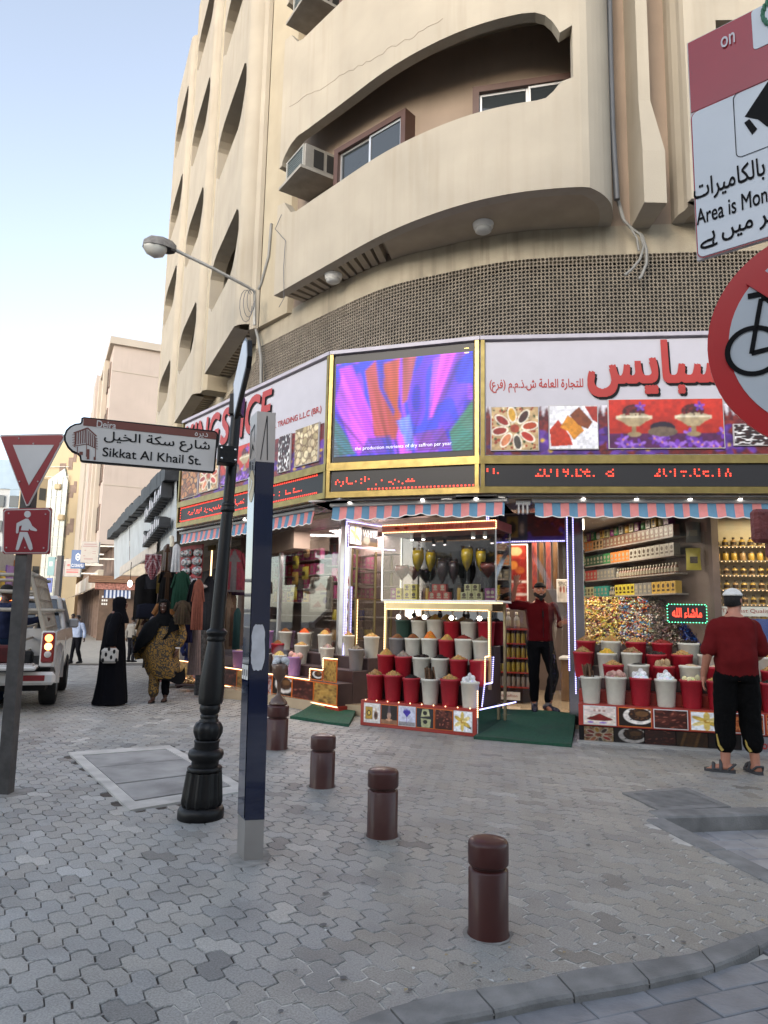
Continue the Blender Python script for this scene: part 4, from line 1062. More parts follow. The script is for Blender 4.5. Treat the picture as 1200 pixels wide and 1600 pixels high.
for j in range(8): mb.add([FL.p(.12+dx,ZL0+.03+j*.05+dz,.006) for dx,dz in ((-.011,-.011),(.011,-.011),(.011,.011),(-.011,.011))],[(0,1,2,3)])
mb.build('red_diodes',m_ledr,parent=fas,kind='stuff')
ticker(FL,ar('سبايس للتجارة العامة'),.45,2.6,ZL0+.07,ZL1-.06,.05); ticker(FL,'HOTEL.',2.9,4.3,ZL0+.08,ZL1-.10,.05)
scr=thing('video_screen','colour video screen glowing blue and purple in the middle of the gold fascia','screen',tuple(FC.p(1.04,ZP0,.02)))
mb=MB(); mb.fbox(FC,.075,LC-.075,ZP0,4.97,-.04,.012); mb.build('black_bezel',m_ledk,parent=scr)
W_,H_s=210,120; cv=Can(W_,H_s,'2a1a90'); X,Y=cv.X,cv.Y; r2=random.Random(21)
nx_=np.zeros_like(X)
for k in range(9):
 f,ph,am=r2.uniform(3,40),r2.random()*6.28,r2.random(); nx_+=am*np.sin(f*(X+(Y-.5)*(X-.5)*r2.uniform(-.8,.8))+ph+3*np.sin(2*Y+ph))
nx_=(nx_-nx_.min())/(nx_.max()-nx_.min())
pal=[srgb(c) for c in ('1a1ac8','5a2ad8','2438e0','8a3ae0','3a20b0','c84af0')]
ii=(nx_*5.99).astype(int); cv.a=np.array(pal)[np.clip(ii,0,5)]*1.0
def strip(pts,c,al=1): cv.poly(pts,c,al)
strip([(.02,.95),(.12,.98),(.40,.02),(.18,.02)],'c83cf0',.75); strip([(.0,.6),(.05,.9),(.30,.05),(.15,.05)],'d858f8',.6)
strip([(.22,.90),(.30,1.0),(.50,.40),(.46,.15),(.30,.20),(.27,.5)],'b0402c',.95); strip([(.35,.96),(.48,1.0),(.47,.35),(.42,.45)],'c04a20',.95); strip([(.50,1.0),(.60,1.0),(.54,.55),(.50,.5)],'a84a1c',.9)
strip([(.30,1.),(.36,1.),(.36,.7),(.45,.45),(.44,.4),(.33,.7)],'1c30c0',.9); strip([(.78,1),(.88,1),(.72,.35),(.70,.35)],'e850f0',.85); strip([(.72,.95),(.78,1),(.69,.3)],'a04ae8',.8); strip([(.88,.9),(.98,.95),(.95,.3),(.72,.3),(.80,.55)],'2a30d8',.6)
strip([(.48,.35),(.56,.40),(.60,.05),(.54,.03)],'6a8af0',.8); strip([(.46,.35),(.48,.35),(.52,.2),(.50,.2)],'4a70e8',.9)
strip([(0,0),(0,.42),(.06,.3),(.17,.02)],'2a6a5a',.9); strip([(.86,0),(.84,.2),(.97,.45),(1,.5),(1,0)],'2a7a4a',.9); strip([(.2,.02),(.45,.02),(.42,.2),(.25,.18)],'3030a0',.8); strip([(.62,.02),(.86,.02),(.80,.25),(.60,.2)],'6a2a90',.8)
ang=np.arctan2(X-.5,Y+.35); st=np.zeros_like(X)
for k in range(10): f=r2.uniform(15,110); st+=np.sin(f*ang+r2.random()*6.28+1.5*np.sin(3*Y+k))*r2.uniform(.4,1)
st=st/np.abs(st).max(); cv.blur(3); cv.a*=(1+.55*st)[:,:,None]; cv.a[:,:,2]+=.10*np.clip(st,0,1); cv.blur(1); cv.raw=1; cv.done=1
cv.a[::3]*=.02; cv.a[:]=np.clip(cv.a,0,1)
m_vid=mat('video_pixels',(1,1,1),.5,var=0,attr=True,emit=.62,ecol='attr',basek=.08)
ss0,zs0=S(FC,519,719); ss1,zs1=S(FC,743,552)
picture(cv,FC,.095,zs0+.03,LC-.09,S(FC,630,560)[1],.016,scr,'picture_area',m_vid)
mb=MB(); text_mb(mb,'the production nutrients of dry saffron per year',lambda x,y:FC.p(x,y,.02),.40,zs0+.10,.06,1.32,20,0); mb.build('caption',mat('caption_white',(.7,.7,.75),.5,var=0,emit=.25),parent=scr,kind='stuff')
mb=MB()
for a_,b_ in ((LC-.2,4.84),(LC-.2,4.90)): mb.fbox(FC,a_,a_+.06,b_,b_+.012,.013,.018)
mb.build('corner_mark',m_gold,parent=scr)
m_panel=mat('soffit_panel',(.42,.40,.40),.25,metal=.6,var=.05)
mb=MB()
for fr,L in ((FL,LL),(FC,LC),(FR_,LR)): mb.fbox(fr,-.3,L+.2,2.965,2.985,-1.9,-.08)
mb.build('soffit',m_panel,parent=fas)
SPN=[];DLN=[]
def ordn(n): return f'{n}'+('th' if 10<n%100<14 else {1:'st',2:'nd',3:'rd'}.get(n%10,'th'))
m_bulb=mat('lit_bulb',(1,.95,.88),.5,var=0,emit=6,ecol=(1,.93,.85)); m_bulbd=mat('lit_diffuser',(1,.95,.88),.5,var=0,emit=1.3,ecol=(1,.93,.85))
def downlight(p,r,m,label,group):
 t=thing('downlight',label,'downlight',tuple(p),group); mb=MB(); mb.lathe([(r*1.0,-.012),(r*1.25,-.012),(r*1.25,.0)],14,p,caps=False); mb.build('ring',m_chrome,parent=t)
 mb=MB(); mb.ball((p[0],p[1],p[2]-.012),r,10,6,rz=.35); mb.build('bulb',m,parent=t)
for fr,xs_ in ((FR_,(1000,1085,1165,915)),(FC,(540,655,740)),(FL,(370,)),):
 for x in xs_:
  s=fr.px(x,778)[0]; p=fr.p(s,2.963,-.16); SPN.append(1); downlight(tuple(p),.025,m_bulb,f'tiny glaring spotlight in the soffit under the fascia, {ordn(len(SPN))} of the row','spotlights under the fascia')
for fr,xs_ in ((FR_,(955,1040,1130)),(FC,(690,775))):
 for x in xs_:
  s=fr.px(x,780)[0]; p=fr.p(s,2.963,-.3); DLN.append(1); downlight(tuple(p),.08,m_bulbd,f'flat round downlight in the soffit above the awnings, {ordn(len(DLN))} of the row','flat downlights above the awning')
m_awn=mat('awning_cloth',(1,1,1),.8,var=.08,vsc=12,attr=True)
BLU=srgb('5b86a5'); PNK=srgb('cf8585')
def awning(fr,s0,s1,label,d=-.22,dip=(None,0)):
 t=thing('awning',label,'awning',tuple(fr.p((s0+s1)/2,2.7,d)),'striped awnings of the spice shop')
 mb=MB(); mb.fbox(fr,s0-.04,s1+.04,2.90,2.955,d-.1,d+.05,.012); mb.build('roller_case',mat('awning_case',(.4,.4,.4),.5,metal=.4),parent=t)
 sw=.105; n=int((s1-s0)/sw)*4; v=[];f=[];cc=[]
 def bot(s):
  b=2.735-.022*abs(math.sin(math.pi*(s-s0)/.21))
  if dip[0] is not None: b+=dip[1]*math.exp(-((s-dip[0])/.28)**2)
  return b
 nz_=5; mb=MB()
 for layer in (0,1):
  v=[]
  for i in range(n+1):
   s=s0+(s1-s0)*i/n
   for j in range(nz_+1):
    z=2.905+(bot(s)-2.905)*j/nz_; w_=.012*math.sin(s*9)*j/nz_+.006*math.sin(s*31)*j/nz_+.05*(j/nz_)**1.5*.6
    v.append(fr.p(s,z,d+.02+w_-(.004*layer)))
  f=[];cc=[]
  for i in range(n):
   c=PNK if int(((s1-s0)*i/n)/sw+1e-6)%2 else BLU
   for j in range(nz_):
    q=(i*(nz_+1)+j,(i+1)*(nz_+1)+j,(i+1)*(nz_+1)+j+1,i*(nz_+1)+j+1); f.append(q if layer else q[::-1]); cc.append(c)
  mb.add(v,f,cc,sm=True)
 vo=mb.build('valance',m_awn,parent=t)
 pm=MB()
 for i in range(n):
  a=s0+(s1-s0)*i/n; b=s0+(s1-s0)*(i+1)/n; pm.add([fr.p(a,bot(a)-.008,d+.053+.012*math.sin(a*9)+.006*math.sin(a*31)),fr.p(b,bot(b)-.008,d+.053+.012*math.sin(b*9)+.006*math.sin(b*31)),fr.p(b,bot(b)+.004,d+.053+.012*math.sin(b*9)+.006*math.sin(b*31)),fr.p(a,bot(a)+.004,d+.053+.012*math.sin(a*9)+.006*math.sin(a*31))],[(0,1,2,3)])
 pm.build('piping',m_white,parent=t)
 return t
FRa=FR_.off(-.25); FCa=FC.off(-.25); FLa=FL.off(-.25)
s1=FRa.px(835,790)[0]; awning(FR_,s1,4.0,'blue and pink striped awning valance above the right window full of sweets')
s2=FCa.px(522,795)[0]; s3=FCa.px(806,795)[0]
awning(FC,s2,LC+.28,'blue and pink striped awning valance above the glass cabinet, its scallops sagging unevenly',dip=(1.25,.05))
s4=FLa.px(287,840)[0]; s5=FLa.px(496,800)[0]
awning(FL,s4,s5,'blue and pink striped awning valance on the street side behind the black post')
mb=MB(); sb=FR_.px(820,795)[0]
for k in range(3): mb.fbox(FR_,sb-.07+k*.055,sb-.045+k*.055,2.76,2.93,-.28,-.2,.005)
mb.fbox(FR_,sb-.09,sb+.09,2.88,2.93,-.3,-.21); mb.build('awning_bracket',m_steel,label='steel hinge bracket in the gap between the middle and right striped awnings',cat='bracket')
# ================================================================ SPICE SHOP: room, stands, goods
SR_=Fr((2.37,8.73),(1.37,-.41)); SC_=Fr((-.26,9.73),(1.44,-.78)); SCL=1.64; SL_=FL.off(-.95)
m_shopfl=mat('shop_floor_tile',(.42,.33,.22),.12,var=.08,vsc=3)
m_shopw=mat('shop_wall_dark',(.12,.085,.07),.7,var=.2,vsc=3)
m_ceil=mat('shop_ceiling',(.35,.32,.30),.5)
m_glass=glass('shop_glass',refl=.55); m_mirror=mat('mirror',(.62,.62,.64),.03,metal=1,var=0)
m_ledw=mat('led_warm',(1,.7,.35),.5,var=0,emit=1.5,ecol=(1,.60,.28)); m_ledb=mat('led_cool',(.6,.6,1),.5,var=0,emit=1.25,ecol=(.42,.40,1))
m_tubR=mat('tub_red',(.33,.010,.022),.45,var=.08,vsc=14,bump=.5,bsc=75); m_tubW=mat('tub_white',(.56,.55,.48),.45,var=.06,vsc=14,bump=.5,bsc=75)
m_tubG=mat('tub_grey',(.2,.2,.205),.45,var=.06,bump=.5,bsc=75); m_tubP=mat('tub_purple',(.36,.2,.42),.45,var=.06,bump=.5,bsc=75); m_tubD=mat('tub_green',(.03,.07,.055),.5)
m_redp=mat('plinth_red',(.30,.03,.02),.4,var=.1); m_oran=mat('orange_edge',(.6,.14,.02),.4)
fl=[(-2.75,12.55),(-.75,10.75),(.2,10.35),(1.25,9.95),(2.45,9.85),(6.8,8.5),(6.8,14.5),(-1.2,16.2)]
mb=MB(); mb.prism(fl,-.2,.15); mb.build('shop_floor',m_shopfl,kind='structure')
mb=MB(); mb.prism([(-2.75,12.55),(-.75,10.6),(1.25,9.75),(6.8,8.4),(6.8,14.5),(-1.2,16.2)],2.99,3.05); mb.build('shop_ceiling',m_ceil,kind='structure')
def wallseg(p,q,z0,z1,m,th=.1,name='shop_wall'):
 fr=Fr(p,(q[0]-p[0],q[1]-p[1])); L=math.hypot(q[0]-p[0],q[1]-p[1]); mb=MB(); mb.fbox(fr,0,L,z0,z1,-th,0); return mb.build(name,m,kind='structure')
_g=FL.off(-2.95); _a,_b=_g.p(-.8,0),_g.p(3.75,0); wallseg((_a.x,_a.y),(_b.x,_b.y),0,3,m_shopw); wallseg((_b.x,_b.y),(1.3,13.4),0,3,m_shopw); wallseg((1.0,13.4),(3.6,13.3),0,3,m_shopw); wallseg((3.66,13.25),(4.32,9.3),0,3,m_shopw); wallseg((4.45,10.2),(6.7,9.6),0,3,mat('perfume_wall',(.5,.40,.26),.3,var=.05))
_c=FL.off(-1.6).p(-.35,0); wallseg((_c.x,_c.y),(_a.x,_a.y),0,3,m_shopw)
def lamp_area(p,sx_,sy_,e,c=(1,.86,.7)):  # area lights without fittings, fill for the shop lamps; some added for brightness
 l=bpy.data.lights.new('shop_fill_light','AREA'); l.shape='RECTANGLE'; l.size=sx_; l.size_y=sy_; l.energy=e; l.color=c
 o=bpy.data.objects.new('shop_fill_light',l); col.objects.link(o); o.location=p; return o
SHOP_E=[lamp_area((2.9,10.9,2.9),1.2,1.2,26),lamp_area((1.9,11.6,2.9),.8,1.4,8),lamp_area((.2,11.3,2.9),1.2,.8,14),lamp_area((-1.3,12.0,2.9),.9,.9,15,(1,.88,.85)),lamp_area((-.75,13.2,2.9),1.6,.4,26,(1,.88,.88)),lamp_area((.35,12.2,2.9),.8,.8,15,(1,.85,.8)),lamp_area((5.3,9.2,2.9),1.2,.4,16,(1,.82,.5))]
def ledrun(pts,m,parent,step=.024,sz=.0065,name='led_strip'):
 mb=MB()
 for a,b in zip(pts[:-1],pts[1:]):
  a,b=Vector(a),Vector(b); n=max(1,int((b-a).length/step))
  for i in range(n):
   p=a.lerp(b,(i+.5)/n); mb.box(p.x-sz,p.x+sz,p.y-sz,p.y+sz,p.z-sz,p.z+sz)
 return mb.build(name,m,parent=parent,kind='stuff')
def tub_mesh(m,h=.32,rb=.095,rt=.12):
 mb=MB(); mb.lathe([(rb*.96,0),(rb,.01),(rt,h-.03),(rt+.004,h-.028),(rt+.005,h-.004),(rt,h),(rt-.008,h),(rt-.012,h-.06)],22,caps=False)
 mb.lathe([(.001,.004),(rb*.96,.0)],22,caps=False); mb.lathe([(rt-.012,h-.05),(.001,h-.05)],22,caps=False)
 return mb.mesh('tub',m)
TUBM={}
def tub(k,h=.32,rt=.12):
 key=(k,h,rt)
 if key not in TUBM: TUBM[key]=tub_mesh({'red':m_tubR,'white':m_tubW,'grey':m_tubG,'purple':m_tubP,'dark green':m_tubD}[k],h,rt*.8,rt)
 return TUBM[key]
m_spice=mat('spice',(1,1,1),.9,var=.25,vsc=60,attr=True,bump=.5,bsc=260)
HEAP={}
def heap(kind,rt=.12):
 key=(kind,rt)
 if key in HEAP: return HEAP[key]
 sp={'brown powder':('6a3f16',.05,0),'ochre powder':('b06a1c',.075,0),'orange powder':('b2470f',.06,0),'tan seeds':('a07c3e',.06,0),'red petals':('7c1f16',.04,40),'dark limes':('241812',.03,26),
  'dark cloves':('1c1210',.03,50),'pale nuts':('ac8650',.04,50),'beige pods':('9a7748',.05,60),'brown walnuts':('8a6a48',.05,24),'yellow sulphur':('c9a830',.05,20),'grey twigs':('6e6252',.04,40),
  'white stones':('d8d8da',.05,9),'pink salt':('b08a80',.05,7),'cinnamon sticks':('5a4330',.0,0),'ginger roots':('b09470',.03,14),'black seeds':('171214',.02,0),'flour':('b8a48a',.02,0),'dried flowers':('8a7a72',.05,40),'loofah wedge':('cfc79a',.03,4)}[kind]
 c=srgb(sp[0]); sp=(sp[0],sp[1]*1.5,sp[2]); mb=MB(); r=random.Random(hash(kind)%1000 if False else sum(map(ord,kind))); R_=rt-.013
 n=16
 prof=[(0.001,sp[1]),(R_*.3,sp[1]*.85),(R_*.6,sp[1]*.5),(R_*.85,sp[1]*.15),(R_,-.005)]
 v=[]
 for (q,z) in prof:
  for k in range(n):
   a=2*math.pi*k/n; v.append((q*math.cos(a),q*math.sin(a),z+r.uniform(-.004,.004)))
 f=[((i+1)*n+k,(i+1)*n+(k+1)%n,i*n+(k+1)%n,i*n+k) for i in range(4) for k in range(n)]
 mb.add(v,f,[tuple(x*r.uniform(.75,1.2) for x in c) for _ in f],sm=True)
 for i in range(sp[2]):
  a=r.random()*6.28; q=R_*math.sqrt(r.random())*.92; z=sp[1]*(1-q/R_)+.008
  big={26:.018,24:.018,9:.036,7:.045,4:.04,14:.03}.get(sp[2],.010)
  t=r.uniform(.7,1.3); e=(r.uniform(.7,1.4),r.uniform(.6,1.1),r.uniform(.6,1.1))
  mb.ball((q*math.cos(a),q*math.sin(a),z),big,7,5,tuple(min(1,x*t) for x in c),rx=e[0],ry=e[1],rz=e[2]*(2.2 if kind=='ginger roots' else 1.3 if sp[2]<10 else 1))
 if kind=='cinnamon sticks':
  for i in range(13):
   a=r.random()*6.28; q=R_*.75*math.sqrt(r.random()); t=r.uniform(.6,1.3); h=r.uniform(.08,.17); dx,dy=r.uniform(-.03,.03),r.uniform(-.03,.03)
   mb.tube([(q*math.cos(a),q*math.sin(a),-.03),(q*math.cos(a)+dx,q*math.sin(a)+dy,h)],.011,6,tuple(x*t for x in c))
 HEAP[key]=mb.mesh('spice_heap',m_spice); return HEAP[key]
NTH=['leftmost','second','third','fourth','fifth','sixth','seventh','eighth']
def bucket(p,colr,kind,where,group,h=.32,rt=.12):
 t=thing('spice_bucket',f'{colr} bucket of {kind}, {where}','bucket',tuple(p),group)
 sc_=rng.uniform(.965,1.04); t.scale=(sc_,sc_,sc_); t.rotation_euler=(rng.uniform(-.012,.012),rng.uniform(-.012,.012),0)
 for nm,me,dz in (('tub',tub(colr,h,rt),0),('spice_heap',heap(kind,rt),h-.012)):
  o=bpy.data.objects.new(nm,me); col.objects.link(o); o.parent=t; o.location=(0,0,dz); o.rotation_euler=(0,0,rng.random()*6.28)
 return t
ST=thing('stepped_stand','stepped display stand under the glass cabinet with pictured plinth and lit gold frame','display stand',tuple(SC_.p(.8,0,-.5)))
def stepblock(fr,s0,s1,d0,d1,z1,m,par,name='step'):
 mb=MB(); mb.fbox(fr,s0,s1,.0,z1,d0,d1,.006); return mb.build(name,m,parent=par)
m_step=mat('step_dark',(.05,.03,.03),.5)
zpl=.33
stepblock(SC_,0,SCL,-.26,0,zpl,m_redp,ST,'plinth')
for k in range(3): stepblock(SC_,.02,SCL-.02,-.26-.23*(k+1),-.26-.23*k,zpl+.245*(k+1),m_step,ST)
cvs=[c_perfume(),c_goblet(),c_crocus(),c_glasses(),c_dates(seed=2),c_vanilla()]; wds=(SCL-.10)/6
m_cardw=mat('card_white',(.62,.62,.62),.4,var=0)
for i,cv in enumerate(cvs):
 s=.05+wds*i; mb=MB(); mb.fbox(SC_,s+.004,s+wds-.004,.045,zpl-.035,0,.006,.002); o=mb.build('picture_card',m_oran if i in(1,3,4) else m_cardw,parent=ST)
 picture(cv,SC_,s+.012,.053,s+wds-.012,zpl-.043,.008,o)
ledrun([SC_.p(.0,zpl+.005,.01),SC_.p(SCL,zpl+.005,.01)],m_ledw,ST,.16,.006)
rows=[('front',-.13,zpl,[('red','beige pods'),('red','pale nuts'),('red','dark cloves'),('white','cinnamon sticks'),('red','pale nuts'),('white','white stones')],(.145,1.50)),
      ('second',-.375,zpl+.245,[('red','tan seeds'),('red','dried flowers'),('white','dark limes'),('white','dark cloves'),('red','pale nuts'),('red','flour')],(.17,1.52)),
      ('third',-.605,zpl+.49,[('grey','brown powder'),('white','brown powder'),('white','ochre powder'),('red','tan seeds'),('white','red petals'),('white','grey twigs')],(.22,1.48)),
      ('top',-.835,zpl+.735,[('dark green','dried flowers'),('white','brown powder'),('white','tan seeds'),('red','beige pods'),('white','grey twigs'),('red','dark cloves')],(.20,1.46))]
for nm,d,z,lst,(sa_,sb_) in rows:
 for i,(c,k) in enumerate(lst):
  bucket(SC_.p(sa_+(sb_-sa_)*i/(len(lst)-1),z,d),c,k,f'{NTH[i]} in the {nm} row of the middle stand','spice buckets on the middle stand',h=.325,rt=.118)
m_frame=mat('stand_frame',(.5,.42,.25),.3,metal=.8)
zf0,zf1=1.53,1.64; dF=-.42
mb=MB(); mb.fbox(SC_,.10,SCL+.05,zf0,zf1,dF-.03,dF,.004); mb.fbox(SC_,.10,.145,zpl+.5,zf0,dF-.03,dF,.004); mb.fbox(SC_,SCL-.01,SCL+.035,zpl+.2,zf0,dF-.03,dF,.004); mb.fbox(SC_,SCL+.05,SCL+.08,.1,zf1,-.9,-.86); mb.build('lit_frame',m_frame,parent=ST)
ledrun([SC_.p(.11,zf0+.005,dF+.01),SC_.p(SCL-.0,zf0+.005,dF+.01)],m_ledw,ST); ledrun([SC_.p(.10,zf1-.01,dF+.01),SC_.p(SCL+.20,zf1-.01,dF+.01)],m_ledw,ST)
ledrun([SC_.p(.12,zf1-.02,dF+.01),SC_.p(.12,zpl+.5,dF+.01)],m_ledw,ST); ledrun([SC_.p(SCL+.01,zf0,dF+.01),SC_.p(SCL+.01,.95,dF+.01),SC_.p(SCL-.0,.95,dF+.12),SC_.p(SCL,.60,dF+.14)],m_ledw,ST)
ledrun([SC_.p(SCL+.02,.56,.02),SC_.p(SCL+.02,zpl-.1,.02)],m_ledw,ST)
ledrun([SC_.p(SCL+.04,zpl,.01),SC_.p(SCL+.16,zpl+.02,-.4),SC_.p(SCL+.24,zpl+.03,-.8)],m_ledb,ST); ledrun([SC_.p(SCL+.05,.95,dF-.05),SC_.p(SCL+.05,.62,dF-.0),SC_.p(SCL+.03,.62,-.2),SC_.p(SCL+.03,zpl+.02,-.1)],m_ledb,ST)
mb=MB(); mb.fbox(SC_,SCL+.005,SCL+.02,0,zpl,-.9,0); mb.build('side_panel',m_mirror,parent=ST)
mb=MB(); mb.fbox(SC_,.12,SCL+.02,zpl+.5,zf1,-1.06,-1.04); mb.build('mirror_back',m_mirror,parent=ST)
for i in range(7):
 s=.28+i*.2; p=SC_.p(s,1.46+.02*(i%2),-.55-.08*(i%2)); mb=MB(); mb.tube([SC_.p(s,1.54,-.6),tuple(p)],.012,6); d=(SC_.p(s+.03,1.30,-.3)-p).normalized(); mb.tube([tuple(p),tuple(p+d*.05)],[.02,.035],10,caps=True); o=mb.build('spotlight',m_blk if i%2 else m_white,parent=ST)
 if i%2==0: mb=MB(); mb.ball(tuple(p+d*.055),.03,10,6); mb.build('lit_lens',m_bulb,parent=o)
CB=thing('glass_cabinet','tall glass cabinet of goblets and gift boxes standing above the stepped stand','glass cabinet',tuple(SC_.p(.85,zf1,-.7)))
c0,c1,cd0,cd1,cz0,cz1=.06,SCL+.12,-1.0,-.40,1.655,2.72
mb=MB(); mb.fbox(SC_,c0,c1,zf1,cz0+.012,cd0,cd1,.004); mb.build('shelf',m_white,parent=CB)
mb=MB(); mb.fbox(SC_,c0-.01,c1+.01,2.60,cz1,cd0,cd1,.004); mb.build('top_box',mat('top_box_red',(.40,.12,.10),.4),parent=CB)
lettering(SC_,'最好的藏红花',(.62,2.622,.82,.075),mat('hanzi_red',(.33,.03,.02),.5),CB,d=cd1+.006,rows=30)
mb=MB(); mb.ball(SC_.p(.30,2.66,cd1),.03,8,5,rx=1.6); mb.ball(SC_.p(.44,2.66,cd1),.03,8,5,rx=1.4); mb.build('saffron_print',m_redp,parent=CB,kind='stuff')
ledrun([SC_.p(c0,2.71,cd1+.012),SC_.p(c1,2.71,cd1+.012),SC_.p(c1,2.605,cd1+.012)],m_ledw,CB); ledrun([SC_.p(c0,2.605,cd1+.012),SC_.p(c1,2.605,cd1+.012)],m_ledw,CB)
mb=MB()
for s in (c0,c1-.02):
 for d in (cd0,cd1-.02): mb.fbox(SC_,s,s+.02,cz0,2.6,d,d+.02)
mb.build('post',m_chrome,parent=CB,kind='stuff')
for nm,a in (('front',(c0+.02,c1-.02,cd1-.012,cd1-.006)),('side',(c0+.004,c0+.01,cd0+.02,cd1-.02)),('side',(c1-.01,c1-.004,cd0+.02,cd1-.02))):
 mb=MB(); mb.fbox(SC_,a[0],a[1],cz0,2.6,a[2],a[3]); mb.build('glass_pane',m_glass,parent=CB)
mb=MB(); mb.fbox(SC_,c0,c1,cz0,2.6,cd0-.01,cd0); mb.build('mirror_back',mat('dim_mirror',(.16,.15,.16),.06,metal=1,var=0),parent=CB)
for s in (.42,.60,1.35,1.52):
 p=SC_.p(s,2.52,-.62); mb=MB(); mb.lathe([(.028,0),(.03,.08),(.01,.09)],10,tuple(p)); o=mb.build('spot_can',m_white,parent=CB); mb=MB(); mb.ball((p.x,p.y,p.z-.004),.022,8,5,rz=.4); mb.build('lit_lens',m_bulb,parent=o)
m_gob=glass('goblet_glass',(.97,.97,.95),1.2); m_liq=mat('yellow_filling',(.62,.44,.02),.25,var=.2,vsc=30); m_thr=mat('saffron_threads',(.20,.025,.015),.7,var=.4,vsc=60); m_drk=mat('dark_petals',(.06,.03,.04),.7,var=.4,vsc=50)
def goblet(s,d,hb,h,r,m,label,grp,fat=1.0):
 p=SC_.p(s,1.667,d); t=thing('goblet',label,'goblet',tuple(p),grp)
 mb=MB(); mb.lathe([(.035,0),(.035,.004),(.006,.01),(.006,hb-.01),(.01,hb),(r*.75,hb+h*.3*fat),(r,hb+h*.6),(r*.88,hb+h),(r*.86,hb+h)],16,tuple(p),caps=False); mb.build('glass',m_gob,parent=t)
 q=r*.94; mb=MB(); mb.lathe([(.002,hb+.006),(.008,hb+.008),(q*.72,hb+h*.3*fat),(q*.97,hb+h*.6),(q*.93,hb+h*.86),(.002,hb+h*.9)],16,tuple(p),caps=False); mb.build('filling',m,parent=t)
goblet(.52,-.62,.40,.34,.088,m_liq,'tall goblet of yellow filling, left one of the left pair in the glass cabinet','tall goblets in the cabinet'); goblet(.68,-.70,.40,.31,.078,m_liq,'tall goblet of yellow filling, right one of the left pair in the glass cabinet','tall goblets in the cabinet')
goblet(1.26,-.62,.40,.34,.088,m_liq,'tall goblet of yellow filling, left one of the right pair in the glass cabinet','tall goblets in the cabinet'); goblet(1.43,-.70,.40,.31,.075,m_liq,'tall goblet of yellow filling, right one of the right pair in the glass cabinet','tall goblets in the cabinet')
goblet(.28,-.6,.28,.22,.115,m_thr,'round glass bowl of red saffron threads, leftmost in the glass cabinet','round bowls in the cabinet',1.3); goblet(.41,-.72,.28,.21,.09,m_thr,'round glass bowl of red saffron threads beside the leftmost bowl in the cabinet','round bowls in the cabinet',1.3); goblet(1.57,-.6,.30,.22,.11,m_thr,'round glass bowl of red saffron threads, rightmost in the glass cabinet','round bowls in the cabinet',1.3)
goblet(.90,-.62,.22,.36,.085,m_drk,'dark tulip-shaped glass of dried petals, left of the central pair in the cabinet','dark glasses in the cabinet',1.2); goblet(1.04,-.68,.22,.36,.08,m_drk,'dark tulip-shaped glass of dried petals, right of the central pair in the cabinet','dark glasses in the cabinet',1.2)
CM={}
def colm(name,c,rough=.35):
 return mat('pack_'+name,c,rough,var=.06,vsc=20)
COLS={'yellow':'a89a3a','red':'8e2a24','cream':'98946e','purple':'6a2a5a','pink':'a04a72','green':'2f6a3c','dark green':'24402c','orange':'b06a34','brown':'6a4a38','white':'969288','grey':'6c6a66','gold':'a8883c','blue':'2a4a8a','black':'1c1a1c','teal':'2c7a70','tan':'9a7a52'}
def pack_mesh(kind,cname,w_,h_,dp):
 key=(kind,cname,w_,h_,dp)
 if key in CM: return CM[key]
 m=colm(cname,COLS[cname]); m2=colm('label_'+('dark' if cname in('white','cream','yellow','gold','tan') else 'pale'),'3a2a1c' if cname in('white','cream','yellow','gold','tan') else '8a8270')
 mb=MB()
 if kind=='box':
  mb.box(-w_/2,w_/2,-dp/2,dp/2,0,h_,.002); e=.0012
  mb.add([(-w_*.3,-dp/2-e,h_*.2),(w_*.3,-dp/2-e,h_*.2),(w_*.3,-dp/2-e,h_*.36),(-w_*.3,-dp/2-e,h_*.36)],[(0,1,2,3)],mi=1)
  n=10; mb.add([(w_*.27*math.cos(6.283*k/n),-dp/2-e,h_*.65+w_*.27*math.sin(6.283*k/n)) for k in range(n)],[tuple(range(n))],mi=1)
 elif kind=='bottle':
  r=w_/2*.92; mb.lathe([(r*.9,0),(r,.004),(r,h_*.62),(r*.4,h_*.74),(r*.38,h_*.8)],10); mb.lathe([(r*.5,h_*.8),(r*.5,h_),(.001,h_)],8,mi=1,caps=False); mb.lathe([(r*1.02,h_*.15),(r*1.02,h_*.5)],10,mi=1,caps=False)
 elif kind=='jar':
  r=w_/2*.94; mb.lathe([(r*.9,0),(r,.006),(r,h_*.75),(r*.8,h_*.82)],12); mb.lathe([(r*.86,h_*.82),(r*.86,h_),(.001,h_)],12,mi=1,caps=False)
 elif kind=='bag':
  def fn(sg):
   def g_(u,v):
    b=math.sin(math.pi*u)**.6*math.sin(math.pi*min(1,v*1.05))**.6 if 0<u<1 and 0<v<.95 else 0
    return ((u-.5)*w_*(1-.06*math.sin(math.pi*v)),sg*dp/2*b,v*h_)
   return g_
  mb.grid(fn(-1),8,8);
  k=len(mb.f); mb.grid(fn(1),8,8); mb.f[k:]=[f[::-1] for f in mb.f[k:]]
  mb.add([(-w_*.25,-dp*.53,h_*.3),(w_*.25,-dp*.53,h_*.3),(w_*.25,-dp*.53,h_*.6),(-w_*.25,-dp*.53,h_*.6)],[(0,1,2,3)],mi=1)
 CM[key]=mb.mesh(kind,[m,m2]); return CM[key]
def pack(fr,s,z,d,kind,cname,w_,h_,dp,label,cat,group,tilt=0):
 o=link('product_'+kind,pack_mesh(kind,cname,w_,h_,dp),None,tuple(fr.p(s,z,d)),label,cat,group); o.rotation_euler=(0,0,math.atan2(fr.u.y,fr.u.x)+tilt); return o
PG='gift boxes in the glass cabinet'
